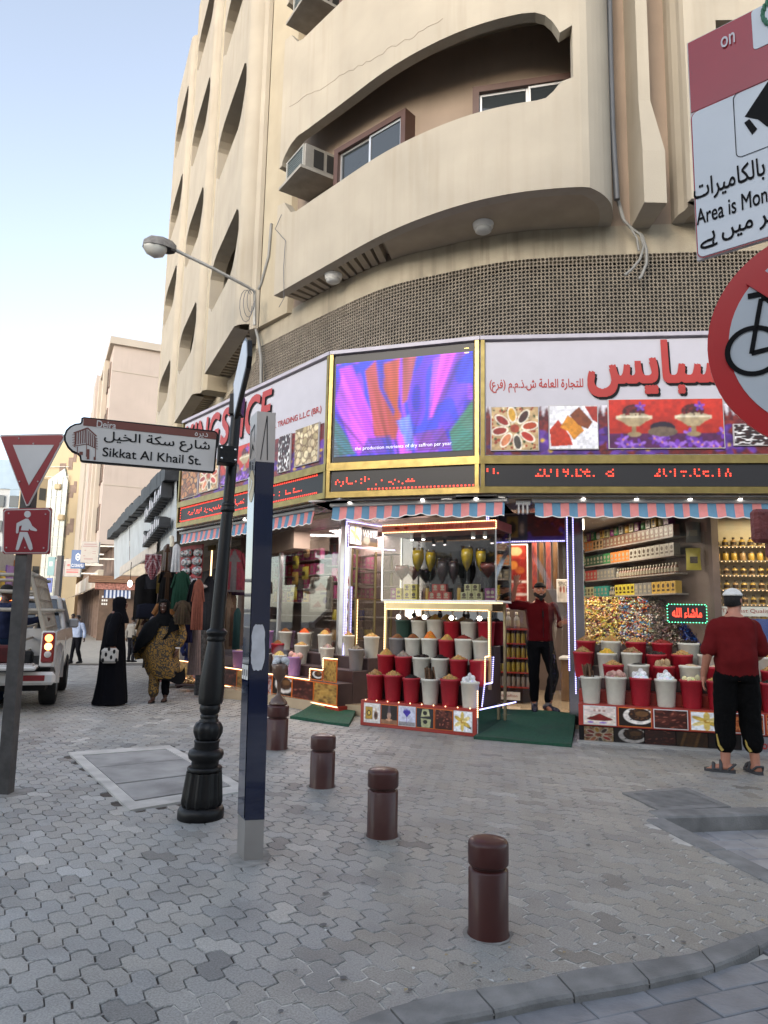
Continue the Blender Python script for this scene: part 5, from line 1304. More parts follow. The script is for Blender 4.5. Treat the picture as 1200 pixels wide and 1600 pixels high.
for s0_,cn,rws in ((.50,'yellow',(2,2)),(.93,'red',(3,2)),(1.40,'cream',(3,2))):
 for j,nn in enumerate(rws):
  for i in range(nn): pack(SC_,s0_+(i-(nn-1)/2)*.105,1.668+.106*j,-.47,'box',cn,.10,.105,.08,f'{cn} gift box, {"upper" if j else "lower"} row, {ordn(i+1)} of the {cn} stack in the cabinet','box',PG)
for s,cn in ((.22,'purple'),(.30,'yellow'),(1.62,'purple'),(1.68,'purple')): pack(SC_,s,1.668,-.5,'box',cn,.09,.16,.07,f'{cn} carton at the {"left" if s<1 else "far right" if s>1.65 else "right"} end of the cabinet shelf','box','tall cartons at the ends of the cabinet')
for s,cn in ((.70,'gold'),(.80,'tan'),(1.17,'gold'),(.66,'brown')): pack(SC_,s,1.668,-.56,'jar',cn,.06,.20,.06,f'small {cn} jar among the gift boxes, {"left" if s<.75 else "middle" if s<1 else "right"} part of the cabinet','jar','jars between the gift boxes')
RW=thing('window_stand','long stepped stand with pictured front below the right window','display stand',tuple(SR_.p(1.2,0,-.5)))
zr=.45; LRs=3.3
mb=MB(); mb.fbox(SR_,0,LRs,.0,.20,-.12,-.02,.004); mb.build('lower_plinth',m_blk,parent=RW)
mb=MB(); mb.fbox(SR_,0,LRs,.20,zr,-.30,0,.006); mb.build('plinth',m_redp,parent=RW)
for k in range(3):
 mb=MB(); mb.fbox(SR_,.0,LRs,0.0,zr+.13*(k+1),-.30-.28*(k+1),-.30-.28*k,.004); mb.build('step',m_redp if k==0 else m_step,parent=RW)
mb=MB(); mb.fbox(SR_,-.02,LRs,-.0,.03,-.03,.02); mb.build('foot_rail',m_steel,parent=RW)
wp=.392
for i,cv in enumerate([c_heap(),c_coffee(),c_dates(seed=5),c_vanilla(),c_nuts('8a3a20',['a8542a','6a2010','c07840'],seed=12,rr_=.13,n=40),c_nuts('9a9a9e',['7a1a14','8a201a','5a120e'],seed=13,rr_=.04,n=150),c_spices(64,64)]):
 s=.055+wp*i; mb=MB(); mb.fbox(SR_,s,s+wp-.02,.215,.435,0,.006,.002); o=mb.build('picture_card',m_oran if i%2 else m_cardw,parent=RW); picture(cv,SR_,s+.01,.225,s+wp-.03,.425,.008,o)
for i,cv in enumerate([c_spoons(60,54),c_coffee(),c_dates(seed=8),c_bark(),c_nuts('120c0c',['1c1012','30181a','0c0808'],seed=3),None,c_heap(),c_coffee()]):
 s=.06+.34*i
 if cv is None:
  mb=MB(); mb.fbox(SR_,s,s+.33,.01,.19,-.03,-.012); o=mb.build('name_card',mat('card_grey',(.2,.19,.2),.5),parent=RW); lettering(SR_,'Saffron',(s+.03,.06,.27,.09),m_red,o,d=-.008,rows=24,bold=.02); continue
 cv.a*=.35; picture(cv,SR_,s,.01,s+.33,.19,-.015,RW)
rowsR=[('front',-.15,zr,.15,.282,[('white','cinnamon sticks'),('white','pink salt'),('red','white stones'),('white','white stones'),('red','loofah wedge'),('red','pale nuts'),('white','beige pods'),('red','dark cloves')]),
       ('second',-.43,zr+.13,.42,.295,[('red','pale nuts'),('white','black seeds'),('red','ginger roots'),('white','flour'),('red','flour'),('white','brown powder'),('red','beige pods')]),
       ('third',-.71,zr+.26,.05,.30,[('red','beige pods'),('white','yellow sulphur'),('white','brown walnuts'),('red','dark limes'),('red','pale nuts'),('white','dark cloves'),('red','grey twigs'),('white','tan seeds')]),
       ('back',-.99,zr+.39,.08,.32,[('red','beige pods'),('white','tan seeds'),('red','pale nuts'),('red','red petals'),('white','dark cloves'),('white','brown powder'),('red','dried flowers'),('white','brown powder')])]
for nm,d,z,s0_,st,lst in rowsR:
 for i,(c,k) in enumerate(lst): bucket(SR_.p(s0_+st*i,z,d),c,k,f'{NTH[i]} in the {nm} row of the right stand','spice buckets on the right stand',h=.325,rt=.125)
GR=SR_.off(-1.17)
WN=thing('right_window','tall glazed shop window behind the right-hand buckets','shop window',tuple(GR.p(1.2,.9,0)))
def gs(x,y): return GR.px(x,y)
sa_=gs(907,900)[0]; sb_=gs(1113,900)[0]; sc_=gs(1205,900)[0]
mb=MB(); mb.fbox(GR,sa_,sb_,.75,2.95,-.006,.0); mb.build('glass_pane',m_glass,parent=WN); mb=MB(); mb.fbox(GR,sb_+.06,sb_+1.9,.75,2.95,-.006,.0); mb.build('glass_pane',m_glass,parent=WN)
mb=MB(); mb.fbox(GR,sb_,sb_+.06,.3,2.95,-.05,.03,.008); mb.build('post',m_steel,parent=WN); mb=MB(); mb.fbox(GR,sa_-.05,sa_,.2,2.95,-.05,.03,.006); mb.build('post',m_steel,parent=WN)
mb=MB(); mb.fbox(GR,sa_,sb_+1.9,.7,.75,-.05,.02); mb.build('sill',m_steel,parent=WN)
SH=Fr((3.62,13.1),(.60,-3.4)); LSH=3.35
m_shelf=mat('shelf_board',(.22,.19,.17),.4)
SHF=thing('wall_shelving','long wall shelving of boxed goods running back inside the right window','shelving',tuple(SH.p(1.5,1.7,.1)))
zsh=[2.62,2.36,2.11,1.83]
for z in zsh: mb=MB(); mb.fbox(SH,0,LSH,z-.02,z,0.0,.20); mb.build('shelf',m_shelf,parent=SHF)
rs=random.Random(17); CNT={}
def cnt_(j): CNT[j]+=1; return CNT[j]
palR=[[('yellow',.5),('orange',.8),('tan',1.2),('brown',2.2),('brown',3.3)],[('grey',.4),('dark green',1.2),('green',1.5),('orange',2.0),('white',2.7),('white',3.3)],[('dark green',.5),('red',1.0),('grey',1.7),('brown',2.6),('brown',3.3)],[('green',.4),('cream',.8),('teal',1.3),('black',1.6),('yellow',2.2),('grey',2.7),('gold',3.3)]]
nice=['top','second','third','bottom']
for j,z in enumerate(zsh):
 s=.05; CNT[j]=0
 while s<LSH-.1:
  cn=next(c for c,e in palR[j] if s<=e); kd='bottle' if (j==2 and s>1.6) or (j==3 and 1.3<s<1.6) else 'box'
  w_=.075 if kd=='bottle' else .115; h_=.15 if kd=='bottle' else .17
  pack(SH,s+w_/2,z,.12,kd,cn,w_,h_,.1,f'{cn} {kd} on the {nice[j]} shelf inside the right window, {ordn(cnt_(j))} from the left',kd,f'{cn} goods on the {nice[j]} shelf'); s+=w_+.006
  if kd=='box' and j in(1,3) and cn in('white','cream','yellow'): pass
for k in range(20): pack(SH,.1+k*.16,2.80,.12,'box' if k%3 else 'jar',('green','white','gold','cream','purple')[k%5],.12,.13,.1,f'{("green","white","gold","cream","purple")[k%5]} pack above the top shelf inside the right window, {ordn(k+1)} from the left','pack','packs above the top shelf')
SW=thing('sweets_counter','sloping counter heaped with bright wrapped sweets under the shelves in the right window','counter',tuple(SH.p(2,.9,.3)))
GRi=GR.off(-.15)
mb=MB(); mb.grid(lambda u,v:tuple(GRi.p(sa_+.04+(sb_-sa_-.08)*u,1.09+.66*v,-.05-(.75+.35*(1-u))*v)),8,4); mb.add([GRi.p(sa_+.02,.3,-.05),GRi.p(sb_-.02,.3,-.05),GRi.p(sb_-.02,1.10,-.05),GRi.p(sa_+.02,1.10,-.05)],[(0,1,2,3)]); mb.build('slope',m_step,parent=SW)
m_wrap=mat('sweet_wrapper',(1,1,1),.3,var=.1,attr=True)
zones=[(0,.30,['c8a83a','b8902c','d8c880','8a2c1c','6a4a2a','c8b868'],'yellow_sweets'),(.30,.56,['b0b0b0','c8a050','3a7aa8','b04a2a','d8d0b8','6a3a2a'],'mixed_sweets'),(.56,.80,['6a5c58','7c6a60','5a4a48','8a7a72'],'brown_sweets'),(.80,1.0,['183a8a','24509a','102a66'],'blue_sweets')]
for a_,b_,cs,nm in zones:
 mb=MB()
 for i in range(int(1700*(b_-a_))):
  u=a_+(b_-a_)*rs.random(); v=rs.random(); s=sa_+.04+(sb_-sa_-.08)*u
  p=GRi.p(s,1.11+.66*v+.02*rs.random(),-.05-(.75+.35*(1-u))*v); c=tuple(x*rs.uniform(.7,1.2) for x in srgb(rs.choice(cs))); e=.033*rs.uniform(.7,1.3)
  ax=Vector((rs.uniform(-1,1),rs.uniform(-1,1),rs.uniform(-.5,.5))).normalized()*e; bx_=ax.orthogonal().normalized()*e*.5; ex=Vector(p)
  q=ax.cross(bx_).normalized()*e*.4
  mb.add([ex-ax*1.5-bx_,ex-ax*1.5+bx_,ex-ax*.7+q*.3,ex-bx_*1.0-q,ex+bx_-q,ex+bx_+q,ex-bx_+q,ex+ax*.7+q*.3,ex+ax*1.5-bx_,ex+ax*1.5+bx_],[(0,1,2),(3,4,5,6),(8,9,7),(2,3,6),(2,5,4),(7,6,5),(7,4,3),(3,4,2),(6,5,7)],c)
 mb.build(nm,m_wrap,parent=SW,kind='stuff')
s0_,z0_=gs(1043,972); s1_,z1_=gs(1103,945); GRo=GR
t=thing('diode_sign','small black diode sign with red Arabic writing and a green border','sign',tuple(GR.p((s0_+s1_)/2,z0_,.03)))
mb=MB(); mb.fbox(GR,s0_,s1_,z0_,z1_,.005,.035,.004); mb.build('board',m_ledk,parent=t)
mb=MB(); text_mb(mb,ar('ماشاء الله'),lambda x,y:GR.p(x,y,.04),s0_+.06,z0_+.06,z1_-z0_-.11,s1_-s0_-.12,24,.03); mb.build('red_lettering',m_ledr,parent=t)
m_ledg=mat('led_green',(.1,.8,.3),.5,var=0,emit=1.5,ecol=(.1,.9,.4))
ledrun([GR.p(s0_,z0_,.038),GR.p(s1_,z0_,.038),GR.p(s1_,z1_,.038),GR.p(s0_,z1_,.038),GR.p(s0_,z0_,.038)],m_ledg,t,.035,.005)
s,z=gs(1086,890); pack(GR,s,z,-.12,'bag','yellow',.19,.30,.08,'pale yellow-green stand-up pouch hanging at the right edge of the window','bag',None); s,z=gs(1086,846); pack(GR,s,z,-.15,'bag','grey',.19,.28,.08,'grey-green pouch hanging above the yellow pouch in the window','bag',None)
PF=Fr((4.47,10.17),(2.25,-.60)); PS=thing('perfume_shelving','glass shelves of perfume bottles lit warm gold at the right edge','shelving',tuple(PF.p(.8,1.7,.1)))
for k in range(6):
 z=1.50+.20*k; mb=MB(); mb.fbox(PF,.0,1.9,z-.012,z,0,.18); mb.build('shelf',m_glass if False else m_shelf,parent=PS); ledrun([PF.p(0,z-.016,.17),PF.p(1.9,z-.016,.17)],m_ledw,PS,.05,.004)
 for i in range(15): pack(PF,.06+.11*i,z,.09,'jar' if k==4 else 'bottle','gold' if (k+i)%3 else 'tan',.085,.13,.07,f'golden perfume bottle at the right edge, {ordn(i+1)} along on the {ordn(k+1)} shelf from below','bottle',f'perfume bottles on shelf {k+1}')
sx0,z0_=gs(1122,962); _,z1_=gs(1122,947); t=thing('text_banner','white banner strip with red lettering inside the far right window','banner',tuple(GR.p(sx0+.4,z0_,-.1)))
mb=MB(); mb.fbox(GR,sx0,sx0+1.2,z0_,z1_,-.1,-.09); mb.build('strip',m_white,parent=t); lettering(GR,'The Best Quality Saffron 最好',(sx0+.06,z0_+.03,1.05,z1_-z0_-.05),m_redp,t,d=-.085,rows=22)
mb=MB(); mb.fbox(GR,sx0+.35,sx0+1.3,.8,z0_-.03,-.1,-.09); mb.build('blue_board',mat('board_blue',(.06,.10,.32),.5),label='blue board under the white banner in the far right window',cat='board')
D0=atz(771,1110,.17); D1=atz(897,1118,.17); DF=Fr((D0.x,D0.y),(D1.x-D0.x,D1.y-D0.y)); DL=(D1-D0).length
DR=thing('shop_doorway','open shop doorway framed by blue-white light strips, picture panel overhead','doorway',tuple(DF.p(DL/2,.17,0)))
for s0_,s1_,nm in ((-.10,.06,'jamb'),(DL-.06,DL+.16,'jamb')):
 mb=MB(); mb.fbox(DF,s0_,s1_,.05,2.93,-.3,0,.004); mb.build(nm,mat('jamb_mirror',(.33,.31,.34),.12,metal=1,var=.1,vsc=3),parent=DR)
for s in (-.09,-.065,.04): ledrun([DF.p(s,.20+.1*(s>0),.008),DF.p(s,2.92 if s<0 else 2.3,.008)],m_ledb,DR)
for s in (DL-.05,DL+.03): ledrun([DF.p(s,.75 if s<DL else .45,.008),DF.p(s,2.93,.008)],m_ledb,DR)
ledrun([DF.p(DL+.11,.2,.008),DF.p(DL+.07,.85,.008)],m_ledb,DR); ledrun([DF.p(-.12,.2,.01),DF.p(.05,.24,.02)],m_ledb,DR)
z0_=DF.px(830,847)[1]; mb=MB(); mb.fbox(DF,.06,DL-.06,z0_,2.93,-.06,-.01); mb.build('header_panel',m_shelf,parent=DR)
cvh=c_saffron_band(70,30,1,8); cvh.rect(0,0,.44,1,'3a3a44')
for x in (.07,.36): cvh.ell(x,.45,.05,.30,'6a5a5a'); cvh.ell(x,.45,.03,.18,'c0a890')
cvh.rect(.13,.1,.30,.92,'8a7030'); cvh.ell(.215,.5,.06,.22,'2a2010'); cvh.poly([(.5,.1),(.75,.75),(1,.1)],'6a1418'); cvh.rect(.45,0,1,.12,'4a2a80'); picture(cvh,DF,.08,z0_+.03,DL-.08,2.91,-.006,DR)
ledrun([DF.p(.05,z0_+.01,.004),DF.p(DL-.08,z0_+.01,.004)],m_ledb,DR)
m_pvc=glass('clear_plastic',(.93,.93,.92),1.0,.08)
CU=thing('strip_curtain','clear plastic strip curtain hanging in the open doorway, its right strips pulled aside','curtain',tuple(DF.p(DL/2,z0_,-.12)))
for i in range(7):
 s=.10+.13*i;
 if .42<s<.68: continue
 mb=MB(); mb.grid(lambda u,v,s=s:tuple(DF.p(s+.12*u,z0_-.02-v*(z0_-.25),-.12+.012*math.sin(u*6+v*3+s*9))),4,14); mb.build('plastic_strip',m_pvc,parent=CU)
mb=MB(); P0=DF.p(.50,z0_-.05,-.06); P1=DF.p(1.0,1.45,-.03)
mb.grid(lambda u,v:tuple(P0.lerp(P1,v)+Vector((.05*(u-.5)*(1+v),0,.05*(u-.5)+.02*math.sin(v*5)))),4,14); mb.build('plastic_strip',glass('clear_plastic_fold',(.8,.8,.8),2.0,.15),parent=CU)
IN=DF.off(-1.5)
t=thing('price_poster','tall red poster with pictures hanging inside the doorway behind the waving man','poster',tuple(IN.p(.3,1.5,0)))
cvp=Can(40,90,'7c1d16')
cvp.rect(.08,.78,.95,.99,'9a3020'); cvp.ell(.5,.9,.3,.07,'c0a070'); cvp.ell(.4,.68,.2,.07,'b8702c'); cvp.ell(.7,.6,.2,.06,'9a4a20'); cvp.rect(.0,.0,1,.45,'8a2018')
for k in range(9): cvp.rect(.1,.05+.045*k,.9-.1*(k%3),.065+.045*k,'b87a70')
cvp.rect(0,.4,1,.43,'c8b8b0'); cvp.rect(0,.2,1,.23,'c8b8b0')
a_=IN.px(788,1000)[0]; b_=IN.px(824,1000)[0]; zt_=IN.px(800,852)[1]; zb_=IN.px(800,950)[1]
mb=MB(); mb.fbox(IN,a_-.02,b_+.02,zb_-.02,zt_+.02,-.03,0); mb.build('backing',m_white,parent=t); picture(cvp,IN,a_,zb_,b_,zt_,.003,t)
cvs2=Can(30,44,'b8b0a4')
for k,c in enumerate(('6a2a1a','8a3a20','3a2018')): cvs2.ell(.25+.25*k,.55,.08,.16,c); cvs2.rect(.235+.25*k,.1,.265+.25*k,.45,'8a8078')
a_=IN.px(872,1000)[0]; b_=IN.px(893,1000)[0]; zt_=IN.px(880,906)[1]; zb_=IN.px(880,940)[1]
t=thing('spoon_poster','small pale poster of three spoons of spice right of the doorway','poster',tuple(IN.p(a_,zb_,0))); mb=MB(); mb.fbox(IN,a_-.01,b_+.01,zb_-.01,zt_+.01,-.02,0); mb.build('backing',m_white,parent=t); picture(cvs2,IN,a_,zb_,b_,zt_,.003,t)
lettering(IN,'SPICE',(a_+.02,zt_-.09,b_-a_-.04,.06),m_blk,t,d=.006,rows=20)
for k in range(4):
 cvq=c_bark(24,50) if k%2 else c_nuts('4a1a1a',['7a2a20','5a1a30','8a4a3a'],w=24,h=50,seed=20+k)
 a_=IN.px(832+k*11,1000)[0]; mb=MB(); mb.fbox(IN,a_,a_+.085,1.9,2.75,-.04,-.02); o=mb.build('picture_board',m_shelf,label=f'narrow picture board of spices inside the doorway, {NTH[k]} of the four',cat='picture board',group='narrow boards in the doorway'); picture(cvq,IN,a_+.003,1.91,a_+.082,2.74,-.017,o)
SHD=thing('pack_rack','rack of yellow spice tins inside the doorway behind the man','rack',tuple(IN.p(.2,.2,.2)))
INr=DF.off(-1.15);
for z in (.40,.62,.84,1.06,1.28): mb=MB(); mb.fbox(INr,-.25,.36,z-.02,z,-.2,.02); mb.build('shelf',m_redp,parent=SHD)
mb=MB(); mb.fbox(INr,-.28,.38,.15,1.3,-.25,-.2); mb.build('back',m_step,parent=SHD)
for j,z in enumerate((.40,.62,.84,1.06)):
 for i in range(8): pack(INr,-.21+.075*i,z,-.05,'jar','yellow' if j else 'white',.066,.18,.066,f'{"yellow" if j else "white"} tin, {ordn(i+1)} from the left on the {["lowest","second","third","top"][j]} shelf of the doorway rack','tin',f'tins on the {["lowest","second","third","top"][j]} shelf of the doorway rack')
for i in range(3): pack(INr,-.12+.13*i,1.28,-.06,'bottle','grey',.1,.26,.1,f'pale glass bottle on top of the doorway rack, {ordn(i+1)} from the left','bottle','bottles on the doorway rack')
mb=MB(); mb.fbox(INr,-.25,.2,.20,.32,.02,.04); o=mb.build('quality_sign',m_white,label='white strip lettered Quality Saffron at the foot of the doorway rack',cat='sign'); lettering(INr,'Quality Saffron',(-.22,.235,.38,.05),m_redp,o,d=.043,rows=20)
mb=MB(); mb.box(0,1.1,0,.5,0,.95,.02); CN=thing('shop_counter','low wooden counter inside the shop right of the man','counter',tuple(IN.p(.75,.15,-.3)));
cm=MB(); cm.fbox(IN,.75,1.7,.15,.80,-.9,-.3,.01); cm.build('body',mat('counter_wood',(.2,.12,.06),.4,var=.2),parent=CN); cm=MB(); cm.fbox(IN,.72,1.73,.80,.84,-.93,-.27,.006); cm.build('top',m_white,parent=CN)
m_green=mat('green_carpet',(.012,.07,.038),.95,var=.25,vsc=30,bump=.6,bsc=300,grime=.5,stc=(.035,.05,.04))
def ramp(p00,p10,p01,p11,label):
 """front left, front right (on the ground), back left, back right (at the sill)"""
 t=thing('entrance_ramp',label,'ramp',tuple(p00)); mb=MB(); n=8
 def up(u,v):
  a=p00.lerp(p10,u); b=p01.lerp(p11,u); q=a.lerp(b,v); return (q.x,q.y,.035+(q.z-.005)*v+.006*math.sin(u*7+v*4))
 mb.grid(up,n,n);
 low=lambda q:(q[0],q[1],.0)
 edge_=[up(i/n,0) for i in range(n+1)]+[up(1,i/n) for i in range(1,n+1)]+[up(1-i/n,1) for i in range(1,n+1)]+[up(0,1-i/n) for i in range(1,n)]
 m=len(edge_); mb.add(edge_+[low(q) for q in edge_],[(m+i,m+(i+1)%m,(i+1)%m,i) for i in range(m)]); mb.build('carpet',m_green,parent=t); return t
ramp(atz(740,1155),atz(893,1168),atz(782,1110,.17),atz(899,1117,.17),'green carpeted ramp up to the open doorway where the man stands')
ramp(atz(453,1123),atz(545,1136),atz(500,1092,.15),atz(563,1090,.15),'green carpeted ramp up to the closed left entrance of the spice shop')
E0=atz(533,1090,.15); E1=atz(612,1080,.15); EF=Fr((E0.x,E0.y),(E1.x-E0.x,E1.y-E0.y)); EL=(E1-E0).length
ED=thing('left_entrance','closed glass entrance with light-strip frame left of the glass cabinet','doorway',tuple(EF.p(EL/2,.15,0)))
zt_=EF.px(570,820)[1]; zm_=EF.px(570,858)[1]
mb=MB(); mb.fbox(EF,-.02,.03,.15,zt_+.05,-.08,.01,.004); mb.fbox(EF,.13,.16,.15,zm_,-.08,.01,.004); mb.build('jamb',m_steel,parent=ED)
ledrun([EF.p(.0,.2,.02),EF.p(.0,zt_,.02),EF.p(EL,zt_+.03,.02)],m_ledb,ED); ledrun([EF.p(.05,.2,.02),EF.p(.05,zt_-.05,.02)],m_ledb,ED); ledrun([EF.p(.05,zm_,.02),EF.p(EL,zm_+.05,.02)],m_ledb,ED); ledrun([EF.p(.17,.3,.02),EF.p(.17,1.9,.02)],m_ledb,ED)
cvt=c_vanilla(30,34); picture(cvt,EF,.10,zm_+.06,.40,zt_-.04,.01,ED)
cvt=Can(40,34,'181418'); cvt.rect(0,0,1,.25,'4a3a20'); cvt.ell(.3,.3,.2,.25,'7a7468'); picture(cvt,EF,.42,zm_+.06,.86,zt_-.04,.01,ED); lettering(EF,'WHITE',(.44,zt_-.20,.38,.11),m_white,ED,d=.014,rows=24,bold=.02)
mb=MB(); mb.fbox(EF,.2,EL-.02,.15,zm_-.02,-.03,-.022); mb.build('door_glass',m_glass,parent=ED)
m_brz=mat('bronze_bar',(.25,.2,.1),.3,metal=.9)
for s in (.2,.33,EL*.62,EL-.04):
 mb=MB(); mb.fbox(EF,s,s+.025,.15,zm_-.02,-.035,-.005,.003); mb.build('door_stile',m_brz,parent=ED)
for z in (.22,1.05,1.7): mb=MB(); mb.fbox(EF,.22,EL-.04,z,z+.02,-.034,-.012); mb.build('door_rail',m_brz,parent=ED)
ledrun([EF.p(.36,.85,.0),EF.p(.36,1.7,.0)],m_ledw,ED)
for k in range(9):
 cvj=Can(8,10,'9a9088'); cvj.ell(.5,.5,.3,.3,rng.choice(['3a2a22','5a1a18','2a2a30','6a5030'])); picture(cvj,EF,.06,.3+.2*k,.125,.46+.2*k,.004,ED)
EI=EF.off(-.7,.75)
ES=thing('entrance_shelving','shelving of pink cartons seen through the left entrance','shelving',tuple(EI.p(.4,.2,0)))
zs_=[2.30,2.02,1.72,1.35,1.0,.6]
for z in zs_: mb=MB(); mb.fbox(EI,-.1,EL+.4,z-.02,z,-.25,.0); mb.build('shelf',m_shelf,parent=ES)
for j,z in enumerate(zs_[:3]):
 for i in range(10): pack(EI,-.02+.125*i,z,-.1,'box','pink' if (i+j)%3 else 'purple',.115,.23,.1,f'{"pink" if (i+j)%3 else "purple"} carton, {ordn(i+1)} from the left on the {ordn(j+1)} shelf seen through the left entrance','box',f'cartons on entrance shelf {j+1}')
for j,z in enumerate(zs_[3:5]):
 for i in range(8): pack(EI,.0+.15*i,z,-.1,'jar',('yellow','tan','blue','grey')[(i//2+j)%4],.12,.22,.1,f'{("yellow","tan","blue","grey")[(i//2+j)%4]} jar, {ordn(i+1)} on the {ordn(j+4)} shelf down seen through the left entrance','jar','jars on the lower entrance shelves')
GL=FL.off(-1.75); LWt=thing('left_window','tall glazed shop window on the street side with pink packs inside','shop window',tuple(GL.p(3.5,.9,0)))
a_=GL.px(436,950)[0]; b_=GL.px(530,950)[0]; a0_=GL.px(352,950)[0]
mb=MB(); mb.fbox(GL,a0_,b_,.75,2.95,-.006,0); mb.build('glass_pane',m_glass,parent=LWt)
for s in (a0_,a_,b_): mb=MB(); mb.fbox(GL,s-.03,s+.03,.2,2.95,-.04,.03,.005); mb.build('post',m_steel,parent=LWt)
GLi=GL.off(-.75); LSf=thing('window_shelving','shelving of pink packs inside the left window','shelving',tuple(GLi.p(3.5,1,0)))
for z in (2.52,2.22,1.95,1.68,1.42): mb=MB(); mb.fbox(GLi,a0_-.6,b_+.6,z-.02,z,-.2,0); mb.build('shelf',m_shelf,parent=LSf)
for j,z in enumerate((2.52,2.22,1.95,1.68)):
 for i in range(14):
  cn=(('pink','pink','purple'),('pink','pink','red'),('brown','grey','pink'),('red','purple','gold'))[j][i%3]; pack(GLi,a0_-.4+.21*i,z,-.08,'box',cn,.15,.22,.1,f'{cn} pack on the {nice[j]} shelf inside the left window, {ordn(i+1)} from the left','pack',f'packs on the {nice[j]} shelf of the left window')
for k,(x,y,cn) in enumerate(((453,888,'yellow'),(452,913,'gold'),(450,937,'yellow'),(455,846,'tan'),(470,870,'tan'),(468,905,'yellow'))):
 s,z=GL.px(x,y); pack(GL,s,z,-.12,'bag',cn,.22,.24,.08,f'{cn} snack bag, {ordn(k+1)} of the hanging column in the street-side window','bag','hanging snack bags in the left window')
s0_,z0_=GL.px(477,956); s1_,z1_=GL.px(513,900); t=thing('framed_poster','framed poster of a saffron heap standing in the left window','poster',tuple(GL.p((s0_+s1_)/2,z0_,-.1)))
mb=MB(); mb.fbox(GL,s0_,s1_,z0_,z1_,-.12,-.08,.008); mb.build('frame',mat('frame_grey',(.2,.17,.14),.4),parent=t)
cvf=Can(40,56,'8a857c'); cvf.rect(0,.62,1,1,'5a564e'); cvf.poly([(.15,.62),(.5,.9),(.88,.62)],'6a1a12'); cvf.rect(.5,.5,.85,.58,'3a2a5a'); cvf.poly([(.1,.08),(.4,.28),(.6,.08)],'6a2014'); cvf.ell(.75,.3,.1,.12,'4a3a6a')
for k in range(5): cvf.rect(.1,.36+.04*k,.45,.375+.04*k,'4a4640')
picture(cvf,GL,s0_+.05,z0_+.05,s1_-.05,z1_-.05,-.077,t)
SLs=GL.off(.08); b_=GL.off(.945).px(529,1086)[0]; LST=thing('left_stand','stepped picture-fronted stand of buckets below the left window','display stand',tuple(GL.p(3.6,0,.5)))
for k,(d0,d1,z) in enumerate(((.0,.30,.80),(.30,.58,.62),(.58,.86,.45))): mb=MB(); mb.fbox(SLs,a0_,b_-.05,.12,z,d0,d1,.006); mb.build('step',m_step,parent=LST)
mb=MB(); mb.fbox(SLs,a0_,b_-.02,0,.13,0,.84); mb.build('plinth',m_redp,parent=LST)
SLf=SLs.off(.865)
def lpics(sA,sB,z0,z1,n,sd):
 for i in range(n):
  w_=(sB-sA)/n; s=sA+w_*i; mb=MB(); mb.fbox(SLf,s+.005,s+w_-.005,z0,z1,0,.008); o=mb.build('picture_card',m_oran,parent=LST)
  picture([c_dates(28,28,sd+i),c_nuts('6a4a20',['a07838','7a5424','c09a50'],28,28,sd+i,.1,60),c_nuts('a8a0a0',['7a1a14','5a120e','8c2a1c'],28,28,sd+i,.05,90),c_coffee(28,28)][(i+sd)%4],SLf,s+.02,z0+.015,s+w_-.02,z1-.015,.011,o)
lpics(a0_+.02,b_-.02,.14,.44,9,1); ledrun([SLf.p(a0_,.125,.015),SLf.p(b_,.125,.015)],m_ledw,LST)
ledrun([SLf.p(a0_,.45,.012),SLf.p(b_-.75,.45,.012),SLf.p(b_-.75,.62,.012),SLf.p(b_-.4,.62,.012),SLf.p(b_-.4,.80,.012),SLf.p(b_-.03,.80,.012)],m_ledw,LST)
lpics(b_-.73,b_-.41,.46,.61,1,3); lpics(b_-.39,b_-.04,.46,.78,1,5)
SP=b_-a0_
lw=[('back',.15,.80,[('purple','flour'),('white','brown powder'),('white','orange powder'),('white','tan seeds'),('white','beige pods'),('white','pale nuts')],(.40,.97)),('middle',.44,.62,[('grey','dark limes'),('red','brown powder'),('white','pale nuts'),('white','dried flowers'),('grey','grey twigs')],(.42,.97)),('front',.72,.45,[('purple','flour'),('white','white stones'),('grey','dark limes'),('white','yellow sulphur'),('purple','pink salt')],(.40,.74))]
for nm,d,z,lst,(q0,q1) in lw:
 for i,(c,k) in enumerate(lst): bucket(SLs.p(a0_+SP*(q0+(q1-q0)*i/(len(lst)-1)),z,d),c,k,f'{NTH[i]} in the {nm} row of the street-side stand','spice buckets on the street-side stand',h=.31,rt=.115)
p=GL.p(a0_-.08,.9,.3); t=thing('light_strip_pole','upright strip of warm lights topped by a small lit sign, beside the navy pillar','light strip',tuple(p))
ledrun([GL.p(a0_-.06,1.75,.35),GL.p(a0_-.06,2.75,.35)],m_ledw,t,.03,.012); ledrun([GL.p(a0_-.06,.95,.35),GL.p(a0_-.06,1.65,.35)],m_ledb,t,.03,.008)
mb=MB(); mb.fbox(GL,a0_-.09,a0_-.03,.0,2.8,.33,.345); mb.build('backing',m_steel,parent=t)
mb=MB(); mb.fbox(GL,a0_-.25,a0_+.08,2.75,2.86,.33,.36); mb.build('small_sign',m_gold,parent=t)
